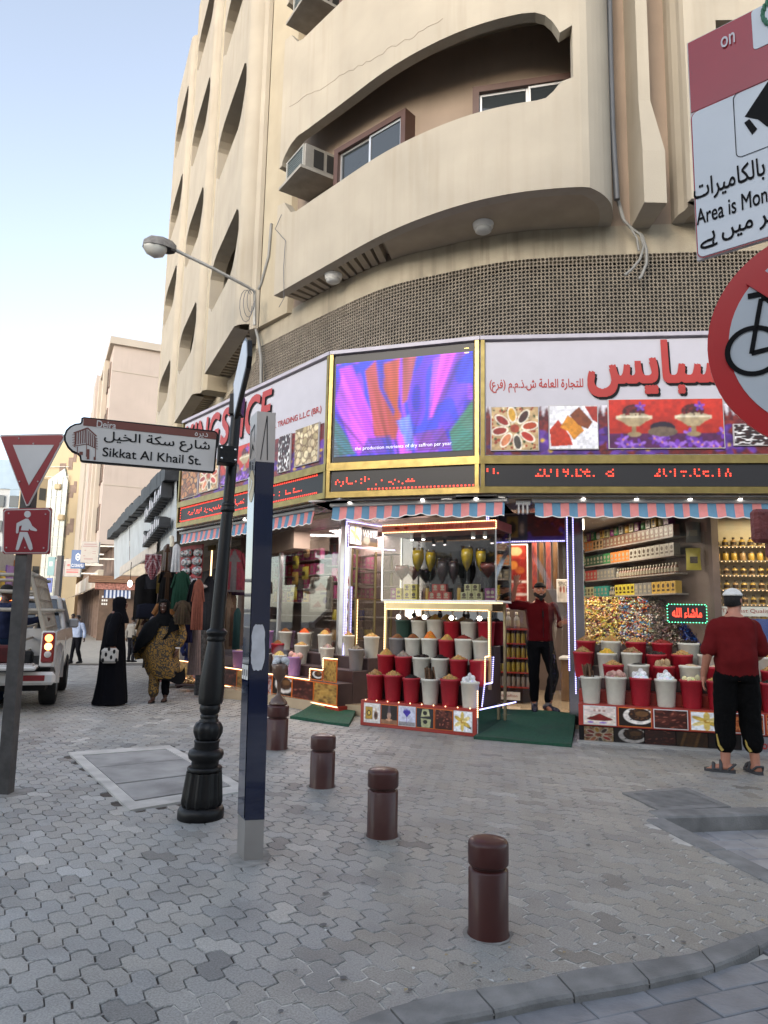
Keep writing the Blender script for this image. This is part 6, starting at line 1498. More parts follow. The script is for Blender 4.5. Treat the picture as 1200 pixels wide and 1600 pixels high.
# ================================================================ STREET: clothes shop, canopy, far buildings
TF=Fr((-3.85,13.3),(SR.x,SR.y))           # shop line up the street; s negative = farther
def wl(px,py,d=0):                        # point on that line's plane seen at a pixel
 s,z=TF.px(px,py,d); return s,z
m_cloth={}
def dull(c): m_=sum(c)/3; return tuple(.42*(.72*q+.28*m_) for q in c)
def cloth(name,c,pat=None):
 name+=str(c)
 if name in m_cloth: return m_cloth[name]
 c=srgb(c) if isinstance(c,str) else c; c=dull(c); m=mat('cloth_'+name,c,.9,spec=.15,var=.12,vsc=18,bump=.3,bsc=200,attr=bool(pat)); m_cloth[name]=m; return m
def garment(pxs,colr,name,label,cat='garment',d=.1,fr=None,flare=1.2,sleeve=True,band=None,dep=.07,folds=6,group=None,face=None):
 """hanging garment filling a pixel box on the shop line; its own folds, sleeves and hem"""
 fr=fr or TF; (x0,y0),(x1,y1)=pxs; s,z1=fr.px((x0+x1)/2,y0,d); _,z0=fr.px((x0+x1)/2,y1,d)
 c=fr.p(s,0,d); dist=math.hypot(c.x,c.y); w_=(x1-x0)/FPX*dist*1.0; h=z1-z0
 vx=Vector((c.y,-c.x,0)).normalized(); ny=Vector((-c.x,-c.y,0)).normalized(); r=random.Random(int(x0*7+y0))
 mb=MB(); base=Vector((c.x,c.y,z0)); cc=dull(srgb(colr)); bc=dull(srgb(band)) if band else None
 ph=r.random()*6
 def prof(v):  # half width at height fraction v (0 bottom)
  sh=1.0 if v<.86 else 1-.72*((v-.86)/.14)**1.5
  return w_/2*sh*(flare+(1/flare-flare)*min(1,v/.86))/max(flare,1/flare)
 def F(sg):
  return lambda u,v: tuple(base+vx*(2*u-1)*prof(v)+Vector((0,0,h*v))+ny*sg*(dep*math.sin(math.pi*u)**.5*(.5+.5*math.sin(math.pi*min(1,v*.9+.1)))+.018*math.sin(folds*math.pi*u*2+ph)*(1-v)))
 cf=None
 if bc: cf=lambda u,v:(bc if (abs(u-.5)<.14 and v<.97) or v<.05 or (abs(u-.5)<.3 and v>.72 and v-.72<(.3-abs(u-.5))) else tuple(x*(.85+.3*r.random()) for x in cc))
 nu,nv=16,20; m=cloth(name,colr,pat=bool(bc))
 mb.grid(F(1),nu,nv,cf=cf); k=len(mb.f); mb.grid(F(-1),nu,nv,cf=(lambda u,v:cc) if bc else None); mb.f[k:]=[f[::-1] for f in mb.f[k:]]
 if sleeve:
  for sg in (-1,1):
   a=base+vx*sg*w_*.36*(1/max(flare,1))+Vector((0,0,h*.9)); b=a+vx*sg*w_*.16-Vector((0,0,h*.34)); mb.tube([tuple(a),tuple(a.lerp(b,.5)+ny*.03),tuple(b)],[w_*.10,w_*.10,w_*.11],8,cc if bc else None,flat=.6)
 return mb.build(name,m,label=label,cat=cat,group=group,origin=tuple(base))
garment(((250,884),(277,945)),'0d0d10','abaya','black abaya with a brown embroidered front hanging above the orange cloak',band='4a3018',d=.15,sleeve=True)
garment(((246,896),(252,927)),'9a7d14','scarf','narrow yellow scarf hanging left of the embroidered black abaya','scarf',sleeve=False,flare=1,d=.2,dep=.02)
garment(((214,897),(246,968)),'0e0f14','travel_bag','large black hanging bag behind the woman in gold, navy pocket below','bag',sleeve=False,flare=1.0,d=.1,folds=2,dep=.1)
garment(((216,943),(250,965)),'121b33','bag_pocket','navy zip bag hanging below the large black bag','bag',sleeve=False,flare=1.0,d=.25,folds=1,dep=.08)
garment(((228,898),(247,920)),'2b2e38','folded_sheet','dark grey folded sheet hanging beside the yellow scarf','cloth',sleeve=False,flare=1.0,d=.22,folds=1,dep=.02)
garment(((270,892),(299,952)),'11503c','dress','green dress hanging right of the embroidered black abaya',d=.05)
garment(((273,938),(299,976)),'5a4834','tunic','sparkling gold-brown tunic hanging below the green dress',d=.12,band='6a5438')
garment(((241,940),(278,985)),'a8680f','cloak','orange-yellow cloak hanging behind the head of the woman in gold',d=.2)
garment(((214,963),(240,1010)),'8a6c48','shirt','tan shirt hanging behind the woman in black, brown cross below its neck',d=.05,band='3a1f18')
garment(((294,906),(315,985)),'0c0d16','gown','long dark navy gown hanging behind the child mannequin',d=-.1)
garment(((281,952),(303,1005)),'1a1a52','kaftan','deep blue kaftan hanging left of the child mannequin',d=.0)
garment(((300,925),(320,1058)),'a88c86','bridal_gown','pale pink floor-length gown hanging beside the black post',d=-.2,flare=1.5,sleeve=False)
garment(((302,905),(320,985)),'b0583a','coral_top','coral long-sleeved top over the pale pink gown',d=-.08,flare=1.1)
FLc=FL.off(-.55)
garment(((348,858),(386,925)),'8a1c36','kaftan','crimson kaftan with a grey V-shaped neckline hanging by the black post',fr=FLc,d=0,band='6a6468',flare=1.15)
garment(((350,890),(384,930)),'3a1c3e','skirt','plum skirt hanging below the crimson kaftan',fr=FLc,d=-.12,sleeve=False)
garment(((348,922),(370,1015)),'6a4a34','shawl','brown patterned shawl hanging full length right of the black post','shawl',fr=FLc,d=-.05,sleeve=False,flare=1.0,band='8a6c50',folds=3)
garment(((366,950),(377,1015)),'1c4a4a','drape','narrow teal cloth hanging right of the brown shawl','cloth',fr=FLc,d=-.1,sleeve=False,flare=1.0)
garment(((318,900),(338,1000)),'3b3f48','drape','slate-blue cloth hanging left of the black post','cloth',fr=FLc,d=-.2,sleeve=False,flare=1.05)
garment(((226,1000),(246,1045)),'2a3038','trolley_cover','dark cloth hanging low behind the woman in black','cloth',d=.1,sleeve=False)
s,z1=wl(240,866,.35); _,z0=wl(240,905,.35); c=TF.p(s,z1,.35); mb=MB(); dd=math.hypot(c.x,c.y); w_=26/FPX*dd; h=z1-z0; vx=Vector((c.y,-c.x,0)).normalized(); ny=Vector((-c.x,-c.y,0)).normalized()
def kf(u,v):
 ww=w_/2*(.9-.0*v if v>.45 else .15+.75*(v/.45)); return tuple(Vector((c.x,c.y,z0+h*v))+vx*(2*u-1)*ww+ny*(.05*math.sin(math.pi*u)+.012*math.sin(u*20)))
R1,W1=srgb('5a1824'),srgb('8a7c80')
def kc(u,v):
 a=(u*14+v*12); b=(u*14-v*12); dgn=abs((u-.5))*1.4-(.8-v)
 if abs(dgn)<.05 or abs(dgn-.35)<.05 or v>.95: return W1
 return R1 if (int(a)+int(b))%2==0 else tuple((p*.65+q*.35) for p,q in zip(R1,W1))
mb.grid(kf,22,22,cf=kc); mb.build('checked_scarf',mat('cloth_check',(1,1,1),.9,var=.1,attr=True),label='red and white checked headscarf hanging under the white canopy edge',cat='scarf')
s0_,z1_=FLc.px(283,856); s1_,_=FLc.px(321,880); _,z0_=FLc.px(300,905)
t=thing('cap_board','red board of silver embroidered caps hanging below the left end of the awning','cap display',tuple(FLc.p((s0_+s1_)/2,z0_,.1)))
mb=MB(); mb.fbox(FLc,s0_,s1_,z0_,z1_,.05,.08,.006); mb.build('board',mat('board_red',(.22,.02,.025),.6),parent=t)
mcap=mat('cap_silver',(1,1,1),.5,var=.4,vsc=60,attr=True); rk=random.Random(4)
for i,(x,y,w_,h_) in enumerate(((289,866,.10,.09),(297,864,.15,.10),(312,864,.17,.11),(293,879,.19,.12),(310,877,.19,.11),(293,893,.17,.10),(310,892,.19,.11),(297,906,.12,.09),(307,908,.10,.08))):
 s,z=FLc.px(x,y,.1); cs=['8c9094','60646a','a09c98','7a3030','3a4a48']; p=FLc.p(s,z,.12); mb=MB()
 k0=len(mb.v); n=16
 for j in range(6):
  for k in range(n):
   a=math.pi*2*k/n; q=math.cos(j/5*math.pi/2); mb.v.append(tuple(p+Vector((FLc.u.x,FLc.u.y,0))*w_*q*math.cos(a)+Vector((0,0,1))*h_*q*math.sin(a)*.8+Vector((FLc.n.x,FLc.n.y,0))*(.08*math.sin(j/5*math.pi/2))))
 for j in range(5):
  for k in range(n):
   mb.f.append((k0+j*n+k,k0+j*n+(k+1)%n,k0+(j+1)*n+(k+1)%n,k0+(j+1)*n+k)); mb.c.append(srgb(cs[(j+i)%2 if (k+j*2+i)%3 else 2+(i+k)%3])); mb.mi.append(0); mb.sm.append(True)
 mb.build('embroidered_cap',mcap,label=f'silver embroidered cap pinned to the red board, {["top left","top middle","top right","second row left","second row right","third row left","third row right","bottom left","bottom right"][i]}',cat='cap',group='embroidered caps on the red board')
s,z=FLc.px(301,916,.12); p=FLc.p(s,z,.12); mb=MB(); mb.ball(tuple(p),.22,14,8,rx=1.3,ry=.5,rz=.28); mb.build('fluffy_cushion',mat('fluffy_white',(.5,.47,.44),1,bump=1,bsc=40),label='fluffy white cushion hanging below the board of caps',cat='cushion')
garment(((269,850),(284,893)),'ffffff','white_bag','white cloth bag hanging at the junction of canopy and awning','bag',sleeve=False,flare=1.15,d=.45,folds=3)
s,z=wl(268,846,.4); mb=MB(); P=[TF.p(s+.12*math.cos(a)-.05,z+.12*math.sin(a)-.05,.4) for a in [i*.25-.3 for i in range(9)]]; mb.tube([tuple(q) for q in P],.035,8); mb.build('cream_hook',mat('cream_plastic',(.5,.46,.35),.4),label='curved cream plastic hook above the white bolster',cat='hook')
garment(((255,850),(270,893)),'8a8078','hanging_bundle','grey-brown patterned bundle hanging between checked scarf and white bag','bundle',sleeve=False,flare=1.1,d=.3,folds=4,band='5a3a20')
for k in range(5):
 s,z=wl(258+3*k,905+2*(k%3),.5); p=TF.p(s,z,.5);
def post(px,y0,y1,r,m,label,fr,d,cat='post',name='wrapped_post'):
 s,z1=fr.px(px,y0,d); s2,z0=fr.px(px,y1,d); a=fr.p(s,z0,d); mb=MB(); mb.tube([tuple(a),(a.x,a.y,z1)],r,10); mb.build(name,m,label=label,cat=cat)
post(317,985,1087,.09,mat('black_lace',(.04,.04,.04),.7,var=.8,vsc=25),'black and grey patterned wrapped post behind the black lamp post',FLc,.3)
c=atz(300,1075,0); tr=thing('trinket_tray','low tray heaped with small brass trinkets beside the black post','tray',(c.x,c.y,0)); mb=MB(); mb.box(c.x-.28,c.x+.28,c.y-.2,c.y+.2,.05,.09,.01);
for dx in (-.24,.24): mb.box(c.x+dx-.02,c.x+dx+.02,c.y-.15,c.y+.15,0,.05)
mb.build('tray',m_step,parent=tr); mb=MB()
for i in range(70): mb.ball((c.x+rk.uniform(-.24,.24),c.y+rk.uniform(-.16,.16),.10+.16*rk.random()*rk.random()),rk.uniform(.012,.035),6,4,rz=rk.uniform(.7,1.6))
mb.build('brass_trinkets',mat('brass_trinket',(.45,.30,.14),.35,metal=.7,var=.4,vsc=20),parent=tr,kind='stuff')
PT=SLs.off(.25)
for k,(sx_,hh) in enumerate(((a0_-.42,.34),(a0_-.28,.2),(a0_-.50,.16))):
 p=PT.p(sx_,.5,.0); mb=MB(); mb.lathe([(.05,0),(.055,.01),(.03,.04),(.06,.10),(.065,.14),(.03,.2),(.018,.26),(.025,.28),(.004,.34)],14,tuple(p)) if k==0 else mb.lathe([(.045,0),(.06,.04),(.05,hh*.7),(.03,hh)],12,tuple(p)); mb.build('silver_pot',m_chrome,label=['tall silver coffee pot standing by the purple bucket','small silver pot standing right of the tall one','squat silver pot standing left of the tall one'][k],cat='pot',group='silver pots at the end of the stand')
mb=MB(); mb.fbox(PT,a0_-.62,a0_-.1,.46,.50,-.25,.25,.005); mb.fbox(PT,a0_-.6,a0_-.12,.12,.46,-.2,.2); mb.build('pot_table',m_step,label='small dark table under the silver pots at the street end of the stand',cat='table')
mb=MB(); p=PT.p(a0_-.35,0,.62); mb.fbox(PT,a0_-.62,a0_-.28,0,.36,.45,.85,.01); mb.build('red_box',m_redp,label='red base block beside the foot of the black post',cat='block'); mb=MB(); mb.fbox(PT,a0_-.27,a0_+.05,0,.33,.45,.85,.01); mb.build('white_box',m_white,label='off-white base block right of the red block',cat='block')
m_corr=mat('corrugated_white',(.38,.41,.43),.5,var=.12,vsc=2,streak=.6,stc=(.2,.2,.2)); m_tarp=mat('black_tarpaulin',(.03,.032,.035),.6,var=.4,vsc=5)
CAN=thing('shop_canopy','white corrugated canopy front with torn black tarpaulin edge on the shop next door','canopy',tuple(TF.p(-4,2.5,.9)))
n0=atd(276,742,13.6); n1=atd(276,846,13.6); f0=atd(178,838,24.5); f1=atd(178,906,24.5)
segs=[(0,.20),(.205,.40),(.41,.62),(.63,.99)]
for a,b in segs:
 mb=MB(); n=int((b-a)*90)
 def fn(u,v,a=a,b=b):
  t=a+(b-a)*u; q=n0.lerp(f0,t).lerp(n1.lerp(f1,t),v); return (q.x-.015*(int(u*n)%2),q.y-.01*(int(u*n)%2),q.z+ (0.25*math.sin(math.pi*u)*.0))
 mb.grid(fn,n,4,sm=False); mb.build('corrugated_sheet',m_corr,parent=CAN)
mb=MB()
for i in range(26):
 t=i/25; q=n0.lerp(f0,t); q2=n0.lerp(f0,min(1,t+.05)); h=.10+.12*rk.random(); mb.prism([(q.x-.2,q.y-.1),(q2.x-.2,q2.y-.1),(q2.x+.5,q2.y+.2),(q.x+.5,q.y+.2)],q.z-.16+.05*rk.random(),q.z+h)
mb.build('tarpaulin_edge',m_tarp,parent=CAN,kind='stuff')
mb=MB(); u_=(f1-n1)
def top(u,v): q=n0.lerp(f0,u); return (q.x+2.2*v,q.y+1.0*v,q.z+.02)
mb.grid(top,6,2); mb.build('canopy_roof',m_tarp,parent=CAN)
mb=MB()
for i in range(60):
 t=.16+.62*i/60; q=n1.lerp(f1,t); q2=n1.lerp(f1,t+.62/60); o_=Vector((-.08,-.04,0)); mb.add([tuple(q+o_+Vector((0,0,.22))),tuple(q2+o_+Vector((0,0,.22))),tuple(q2+o_+Vector((0,0,.0))),tuple(q.lerp(q2,.5)+o_+Vector((0,0,-.07))),tuple(q+o_+Vector((0,0,.0)))],[(4,3,2,1,0)])
mb.build('scalloped_fringe',mat('fringe_cream',(.45,.41,.36),.9),parent=CAN)
SG=thing('box_letter_sign','black projecting box letters with pale faces in two rows on the white canopy','shop sign',tuple(n0.lerp(f0,.1)))
mb=MB(); face=MB(); tfr=Fr((n0.x,n0.y),(SR.x,SR.y)); rq=random.Random(9)
for row,(za,h) in enumerate(((n0.z-.42,.42),(n0.z-1.0,.38))):
 for i in range(10):
  s=-.25-.30*i; hh=h*rq.uniform(.45,1.0); zb_=za-.11*i*(1.0 if row==0 else .55)+.0; zb_=za-.02*i
  mb=MB(); mb.fbox(tfr,s-.24,s,zb_,zb_+hh,.03,.24); o=mb.build('letter_block',m_tarp,parent=SG)
  face=MB(); face.fbox(tfr,s-.2,s-.05,zb_+hh*.2,zb_+hh*.8,.241,.246); face.build('letter_face',m_sgnw,parent=o)
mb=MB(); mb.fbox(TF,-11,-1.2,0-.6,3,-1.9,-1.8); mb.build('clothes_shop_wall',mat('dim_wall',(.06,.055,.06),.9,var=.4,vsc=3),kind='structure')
mb=MB(); mb.fbox(TF,-11,-.4,3.0,3.06,-1.8,-.1); mb.build('clothes_shop_ceiling',m_soff,kind='structure')
s,z=wl(203,912,.5); p=TF.p(s,z,.5); t=thing('hanging_bulb','bare lit bulb hanging under the far end of the white canopy','bulb',tuple(p)); mb=MB(); mb.ball(tuple(p),.06,8,6,rz=1.4); mb.build('bulb',m_bulbd,parent=t); mb=MB(); mb.tube([tuple(p),(p.x,p.y,p.z+.5)],.008,5); mb.build('cord',m_blk,parent=t)
c=atz(296,1068,0); MN=thing('child_mannequin','child mannequin in a long blue robe and mustard turban beside the black post','mannequin',(c.x,c.y,0)); sc_h=(1068-983)/FPX*c.y
H=sc_h; mb=MB()
def ring(z,rx,ry,ox=0): return (rx,ry,z,ox)
def loft(mb,rings,n=18,c=None,o=(0,0,0),fold=0,ph=0,caps=True,sm=True):
 k=len(mb.v); v=[]
 for (rx,ry,z,ox) in rings:
  for i in range(n):
   a=2*math.pi*i/n; q=1+fold*math.sin(5*a+ph)*(1 if fold else 0); v.append((o[0]+ox+rx*q*math.cos(a),o[1]+ry*q*math.sin(a),o[2]+z))
 m=len(rings); mb.add(v,[(i*n+j,i*n+(j+1)%n,(i+1)*n+(j+1)%n,(i+1)*n+j) for i in range(m-1) for j in range(n)],c,sm=sm)
 if caps: mb.add(v[:n],[tuple(range(n))[::-1]],c); mb.add(v[-n:],[tuple(range(n))],c)
loft(mb,[(.17,.13,.0,0),(.16,.12,H*.25,0),(.13,.10,H*.5,0),(.12,.085,H*.62,0),(.15,.09,H*.74,0),(.09,.07,H*.79,0)],o=tuple(c),fold=.06); mb.build('blue_robe',cloth('robe_blue','14286a'),parent=MN)
m_skinp=mat('mannequin_skin',(.42,.25,.17),.45,var=.05)
mb=MB(); mb.tube([(c.x,c.y,H*.77),(c.x,c.y,H*.84)],.04,8); mb.ball((c.x,c.y-.01,H*.88),.085,12,9,ry=1.05,rz=1.2); mb.tube([(c.x-.03,c.y-.1,H*.87),(c.x-.03,c.y-.115,H*.865)],.012,6); mb.build('head',m_skinp,parent=MN)
mb=MB(); mb.ball((c.x,c.y+.01,H*.945),.10,12,8,rz=.75); mb.tube([(c.x-.1,c.y,H*.92),(c.x,c.y-.1,H*.93),(c.x+.1,c.y,H*.92),(c.x,c.y+.1,H*.92),(c.x-.1,c.y,H*.92)],.028,8); mb.build('mustard_turban',cloth('turban','8a5a12'),parent=MN)
mb=MB(); mb.tube([(c.x-.13,c.y,H*.72),(c.x-.17,c.y-.06,H*.58),(c.x-.10,c.y-.15,H*.52)],[.05,.05,.045],8); mb.tube([(c.x+.13,c.y,H*.72),(c.x+.17,c.y-.03,H*.55),(c.x+.15,c.y-.06,H*.42)],[.05,.05,.05],8); mb.build('sleeves',cloth('robe_blue','14286a'),parent=MN,kind='stuff')
mb=MB(); mb.add([(c.x-.05,c.y-.105,H*.74),(c.x+.05,c.y-.105,H*.74),(c.x+.03,c.y-.125,H*.45),(c.x-.03,c.y-.125,H*.45)],[(0,1,2,3)]); mb.build('front_panel',cloth('panel_beige','8a7050'),parent=MN)
m_peach=mat('peach_render',(.46,.385,.335),.85,var=.06,vsc=.6,streak=.3,stc=(.3,.25,.2)); m_peach2=mat('pale_peach_render',(.44,.385,.32),.85,var=.06,vsc=.6)
m_cream2=mat('yellow_cream_render',(.45,.36,.23),.85,var=.05,vsc=.5); m_bluep=mat('pale_blue_panel',(.28,.38,.48),.4,var=.08,vsc=1); m_stone=mat('brown_stone',(.20,.14,.11),.7,var=.2,vsc=2)
m_curt=mat('curtain_wall_glass',(.17,.23,.23),.3,var=.15,vsc=.6,spec=.8); m_mull=mat('mullion',(.5,.5,.46),.5)
A0=atd(154,850,46); A0=Vector((A0.x,A0.y)); SDv=STREET.normalized(); SRv=-SDv
PB=thing('peach_building','tall peach apartment building with a plain end wall beyond the corner building','building',(A0.x,A0.y,-1.5))
zr_=atd(176,530,46.3).z; zlow=atd(170,850,46).z
def blockb(o,L,W_,z0,z1,name,m,par):
 mb=MB(); o=Vector(o); n=Vector((SDv.y,-SDv.x)); P=[o,o+SDv*L,o+SDv*L+n*W_,o+n*W_]; mb.prism([tuple(p) for p in P],z0,z1); return mb.build(name,m,parent=par)
nR=Vector((SDv.y,-SDv.x))
blockb(A0,11,11,zlow,zr_-.5,'front_block',m_peach,PB); blockb(A0-nR*.25-SDv*.25,11.5,11.5,zr_-.5,zr_,'cornice',m_peach2,PB)
blockb(A0+SDv*11.2+nR*.0,14,11,zlow,zr_-.3,'middle_block',m_peach2,PB); blockb(A0+SDv*11.8-nR*.4,4,3,zlow+1,zr_+.9,'stair_tower',m_peach,PB); blockb(A0+SDv*26-nR*.2,16,11,zlow,zr_-1.3,'rear_block',m_peach2,PB)
blockb(A0+SDv*.8+nR*1.0,40,9,-4,zlow,'stone_base',m_stone,PB)
for z in (zlow+3.9*1,zlow+3.9*2,zlow+3.9*3): mb=MB(); fr=Fr(A0-SDv*.01,(nR.x,nR.y)); mb.fbox(fr,0,11,z,z+.06,-.05,.02); mb.build('string_course',m_peach2,parent=PB)
fS=Fr(A0-nR*.0,(SRv.x,SRv.y))
for k in range(18):
 s=-1.0-1.55*k-(1.2 if k>5 else 0)
 for f in range(4):
  z=zlow+1.0+3.3*f; w_=.62; mb=MB()
  mb.fbox(fS,s-w_,s,z,z+1.75,-.1,.07 if k<8 else .03); o=mb.build('window',m_wfr if k%3 else m_stone,parent=PB)
  p=MB(); p.fbox(fS,s-w_+.06,s-.06,z+.06,z+1.69,.07,.085); p.build('pane',m_pane,parent=o)
for k in range(4):
 mb=MB(); s=-3.2-5*k; mb.fbox(fS,s-.7,s,zlow,zr_-.6,0,.35,.03); mb.build('pilaster',m_peach2,parent=PB)
for k in range(3): mb=MB(); s=-1.5-3.5*k; mb.fbox(fS,s-.9,s,zlow-1.0,zlow,.0,.5,.05); mb.build('corbel',m_peach2,parent=PB)
A1=atd(124,850,80); A1=Vector((A1.x,A1.y)); CB2=thing('cream_building','yellow-cream building with a tall glazed curtain wall farther up the street','building',(A1.x,A1.y,-3))
zc=atd(97,688,80).z
blockb(A1+SDv*1.0+nR*.3,16,14,-4,zc+.6,'main_block',m_cream2,CB2)
e0=atd(58,850,80.5); fe=Fr((e0.x,e0.y),(A1.x-e0.x,A1.y-e0.y)); Le=(Vector((A1.x,A1.y))-Vector((e0.x,e0.y))).length
mb=MB(); mb.fbox(fe,0,Le,-4,zc+.0,-9,0); mb.build('wing',m_cream2,parent=CB2)
def fpx(x,y): return fe.px(x,y,0)
for (x0,y0,x1,y1) in ((94,724,102,743),(108,715,113,734),(116,703,119,722),(103,770,107,788),(110,758,114,778),(116,752,119,770),(100,822,103,840),(105,818,108,836),(110,810,114,832),(103,872,106,885)):
 s0,z1=fpx(x0,y0); s1,z0=fpx(x1,y1); mb=MB(); mb.fbox(fe,s0,s1,z0,z1,-.05,.05); mb.build('window',m_stone,parent=CB2)
for (x0,y0,x1,y1) in ((89,757,98,766),(94,805,103,814)):
 s0,z1=fpx(x0,y0); s1,z0=fpx(x1,y1); mb=MB(); mb.fbox(fe,s0,s1,z0,z1,0,.6,.1); mb.build('corbel',m_cream2,parent=CB2)
s0,zt0=fpx(61,735); s1,zb0=fpx(95,905)
mb=MB(); mb.slab(fe,[(s0,zb0-3),(s1,zb0-3),(s1-.0,zt0-1.6),(s1-.5,zt0+.2),(s0,zt0-2.2)],0,.25); gw=mb.build('curtain_wall',m_curt,parent=CB2)
for k in range(7): mb=MB(); q=s0+(s1-s0)*k/6; mb.fbox(fe,q-.03,q+.03,zb0-3,zt0-1.9+.25*k*.9,.25,.31); mb.build('mullion',m_mull,parent=gw)
for k in range(13): mb=MB(); mb.fbox(fe,s0,s1,zb0-1+1.15*k,zb0-.94+1.15*k,.25,.30); mb.build('transom',m_mull,parent=gw)
B0=atd(-40,900,85); BB=thing('blue_panel_building','pale blue and white office block closing the view at the left edge','building',(B0.x,B0.y,-3))
zt_=atd(10,730,88).z; B1=atd(22,900,86)
fb=Fr((B0.x,B0.y),(B1.x-B0.x,B1.y-B0.y)); Lb=math.hypot(B1.x-B0.x,B1.y-B0.y)
mb=MB(); mb.fbox(fb,0,Lb,-5,zt_,-.8,0); mb.build('walls',mat('white_panel_far',(.42,.44,.45),.6,var=.05),parent=BB); mb=MB(); mb.fbox(fb,Lb-1.3,Lb+.0,-5,zt_-1,0,.15); mb.fbox(fb,0,Lb,zt_-3.2,zt_+.4,0,.2); mb.build('blue_band',m_bluep,parent=BB)
for f in range(5):
 for k in range(3): mb=MB(); mb.fbox(fb,Lb-1.25-1.6*k,Lb-.25-1.6*k,zt_-5.4-3.1*f,zt_-4-3.1*f,.1,.25); mb.build('window',m_pane,parent=BB)
YB0=atd(24,900,74); YB1=atd(62,900,76); yb=Fr((YB0.x,YB0.y),(YB1.x-YB0.x,YB1.y-YB0.y)); Ly=(YB1-YB0).length; YB=thing('ochre_building','ochre-yellow building between the blue office block and the glazed wall','building',(YB0.x,YB0.y,-3)); zy=atd(30,745,75).z
mb=MB(); mb.fbox(yb,0,Ly,-5,zy,-.8,0); mb.build('walls',m_cream2,parent=YB)
for f in range(5):
 for k in range(2): mb=MB(); mb.fbox(yb,.4+1.3*k,1.1+1.3*k,zy-2.4-2.8*f,zy-1.1-2.8*f,-.1,.05); mb.build('window',m_pane,parent=YB)
mb=MB(); mb.fbox(yb,-.6,.1,zy-6,zy-4.5,0,.8); mb.build('corbel',m_cream2,parent=YB)
lo=atd(-60,930,45); lb=atd(34,930,58); lf=Fr((lo.x,lo.y),(lb.x-lo.x,lb.y-lo.y)); Ll=(lb-lo).length
LS=thing('left_shops','low parade of shops with colourful billboards at the left edge of the street','shop parade',(lo.x,lo.y,-2)); zl_=atd(10,862,52).z
mb=MB(); mb.fbox(lf,0,Ll,-4,zl_,-4,0); mb.build('wall',mat('grey_shop_wall',(.35,.36,.37),.7),parent=LS)
for k,(c) in enumerate(('b06a2a','8a6ab0','d0b030','c8c8d0','3a6a8a','6a3a5a','c0503a','5aa0b0')):
 mb=MB(); s=Ll-1.3-1.9*k; mb.fbox(lf,s-1.7,s,zl_-3.6-.6*(k%2),zl_-.4-.5*(k%3),0,.12); mb.build('billboard',mat('billboard_'+c,c,.5,var=.5,vsc=.8),parent=LS)
for k in range(5): mb=MB(); s=Ll-2-3*k; mb.fbox(lf,s-1.6,s,-3,zl_-4.4,0,.05); mb.build('shop_opening',m_pane,parent=LS)
g0=atg(152,1000); RS0=Vector((g0.x,g0.y)); RSf=Fr(RS0,(SRv.x,SRv.y)); z0=gz(RS0.x,RS0.y)
zf_=atd(150,893,RS0.y).z
RSH=thing('market_row','row of low brown market shops with cream fascia under the peach building','shop row',(RS0.x,RS0.y,z0))
mb=MB(); mb.fbox(RSf,-45,-.2,z0-2,zf_-.9,-3,-.6); mb.build('back_wall',m_stone,parent=RSH)
for k in range(12):
 s=-.4-2.6*k; zz=z0-.039*2.6*k; mb=MB(); mb.fbox(RSf,s-.25,s,zz-.3,zf_-.9,-.6,.05); mb.build('shop_pier',m_stone,parent=RSH)
 mb=MB(); mb.fbox(RSf,s-2.6,s-.25,zz-.3,zf_-1.0,-.65,-.55); mb.build('dark_opening',m_dark,parent=RSH)
 mb=MB(); mb.fbox(RSf,s-2.55,s-.05,zf_-.95,zf_+.15,-.1,.25,.02); mb.build('fascia_panel',mat('fascia_cream_%d'%(k%3),[(.5,.44,.34),(.45,.36,.28),(.55,.5,.44)][k%3],.6),parent=RSH)
 mb=MB(); q=[RSf.p(s-2.5,zf_-.95,.2),RSf.p(s-.1,zf_-.95,.2),RSf.p(s-.1,zf_-1.35,1.0),RSf.p(s-2.5,zf_-1.35,1.0)]; mb.add([tuple(a) for a in q]+[tuple(a-Vector((0,0,.04))) for a in q],[(3,2,1,0),(4,5,6,7),(2,3,7,6)]); mb.build('awning_flap',mat('flap_%d'%(k%2),[(.45,.36,.25),(.22,.15,.1)][k%2],.8),parent=RSH)
k0=atg(150,1001); k1=atg(188,1006); KF=Fr((k0.x,k0.y),(.93,.36)); KL=2.2; zk=gz(k0.x,k0.y); zt_=atd(150,921,k0.y).z
KI_=thing('kiosk','brown wooden market kiosk with lattice roof edge and striped awning','kiosk',(k0.x,k0.y,zk))
mb=MB(); mb.fbox(KF,0,KL,zk-.2,zt_,-2.2,0); mb.build('walls',mat('kiosk_brown',(.10,.062,.04),.7,var=.25,vsc=3),parent=KI_)
for k in range(9): mb=MB(); mb.fbox(KF,.15+.12*(k%3),.24+.12*(k%3),zt_-.5-.22*(k//3),zt_-.38-.22*(k//3),0,.01); mb.build('stuck_notice',m_white,parent=KI_)
mb=MB()
for i in range(14):
 mb.add([KF.p(.25+.11*i,zt_-.0,.05),KF.p(.36+.11*i,zt_,.05),KF.p(.36+.11*i,zt_-.38,.55),KF.p(.25+.11*i,zt_-.38,.55)],[(3,2,1,0)],srgb('c0c4cc') if i%2 else srgb('35476a')); mb.add([KF.p(.25+.11*i,zt_-.38,.55),KF.p(.36+.11*i,zt_-.38,.55),KF.p(.36+.11*i,zt_-.52,.56),KF.p(.25+.11*i,zt_-.52,.56)],[(3,2,1,0)],srgb('c0c4cc') if i%2 else srgb('35476a'))
mb.build('striped_awning',m_awn,parent=KI_)
mb=MB(); mb.fbox(KF,-.3,KL+.3,zt_+.02,zt_+.42,-2.2,.1); mb.build('lattice_eave',mat('eave_terracotta',(.30,.13,.10),.8,var=.6,vsc=9),parent=KI_)
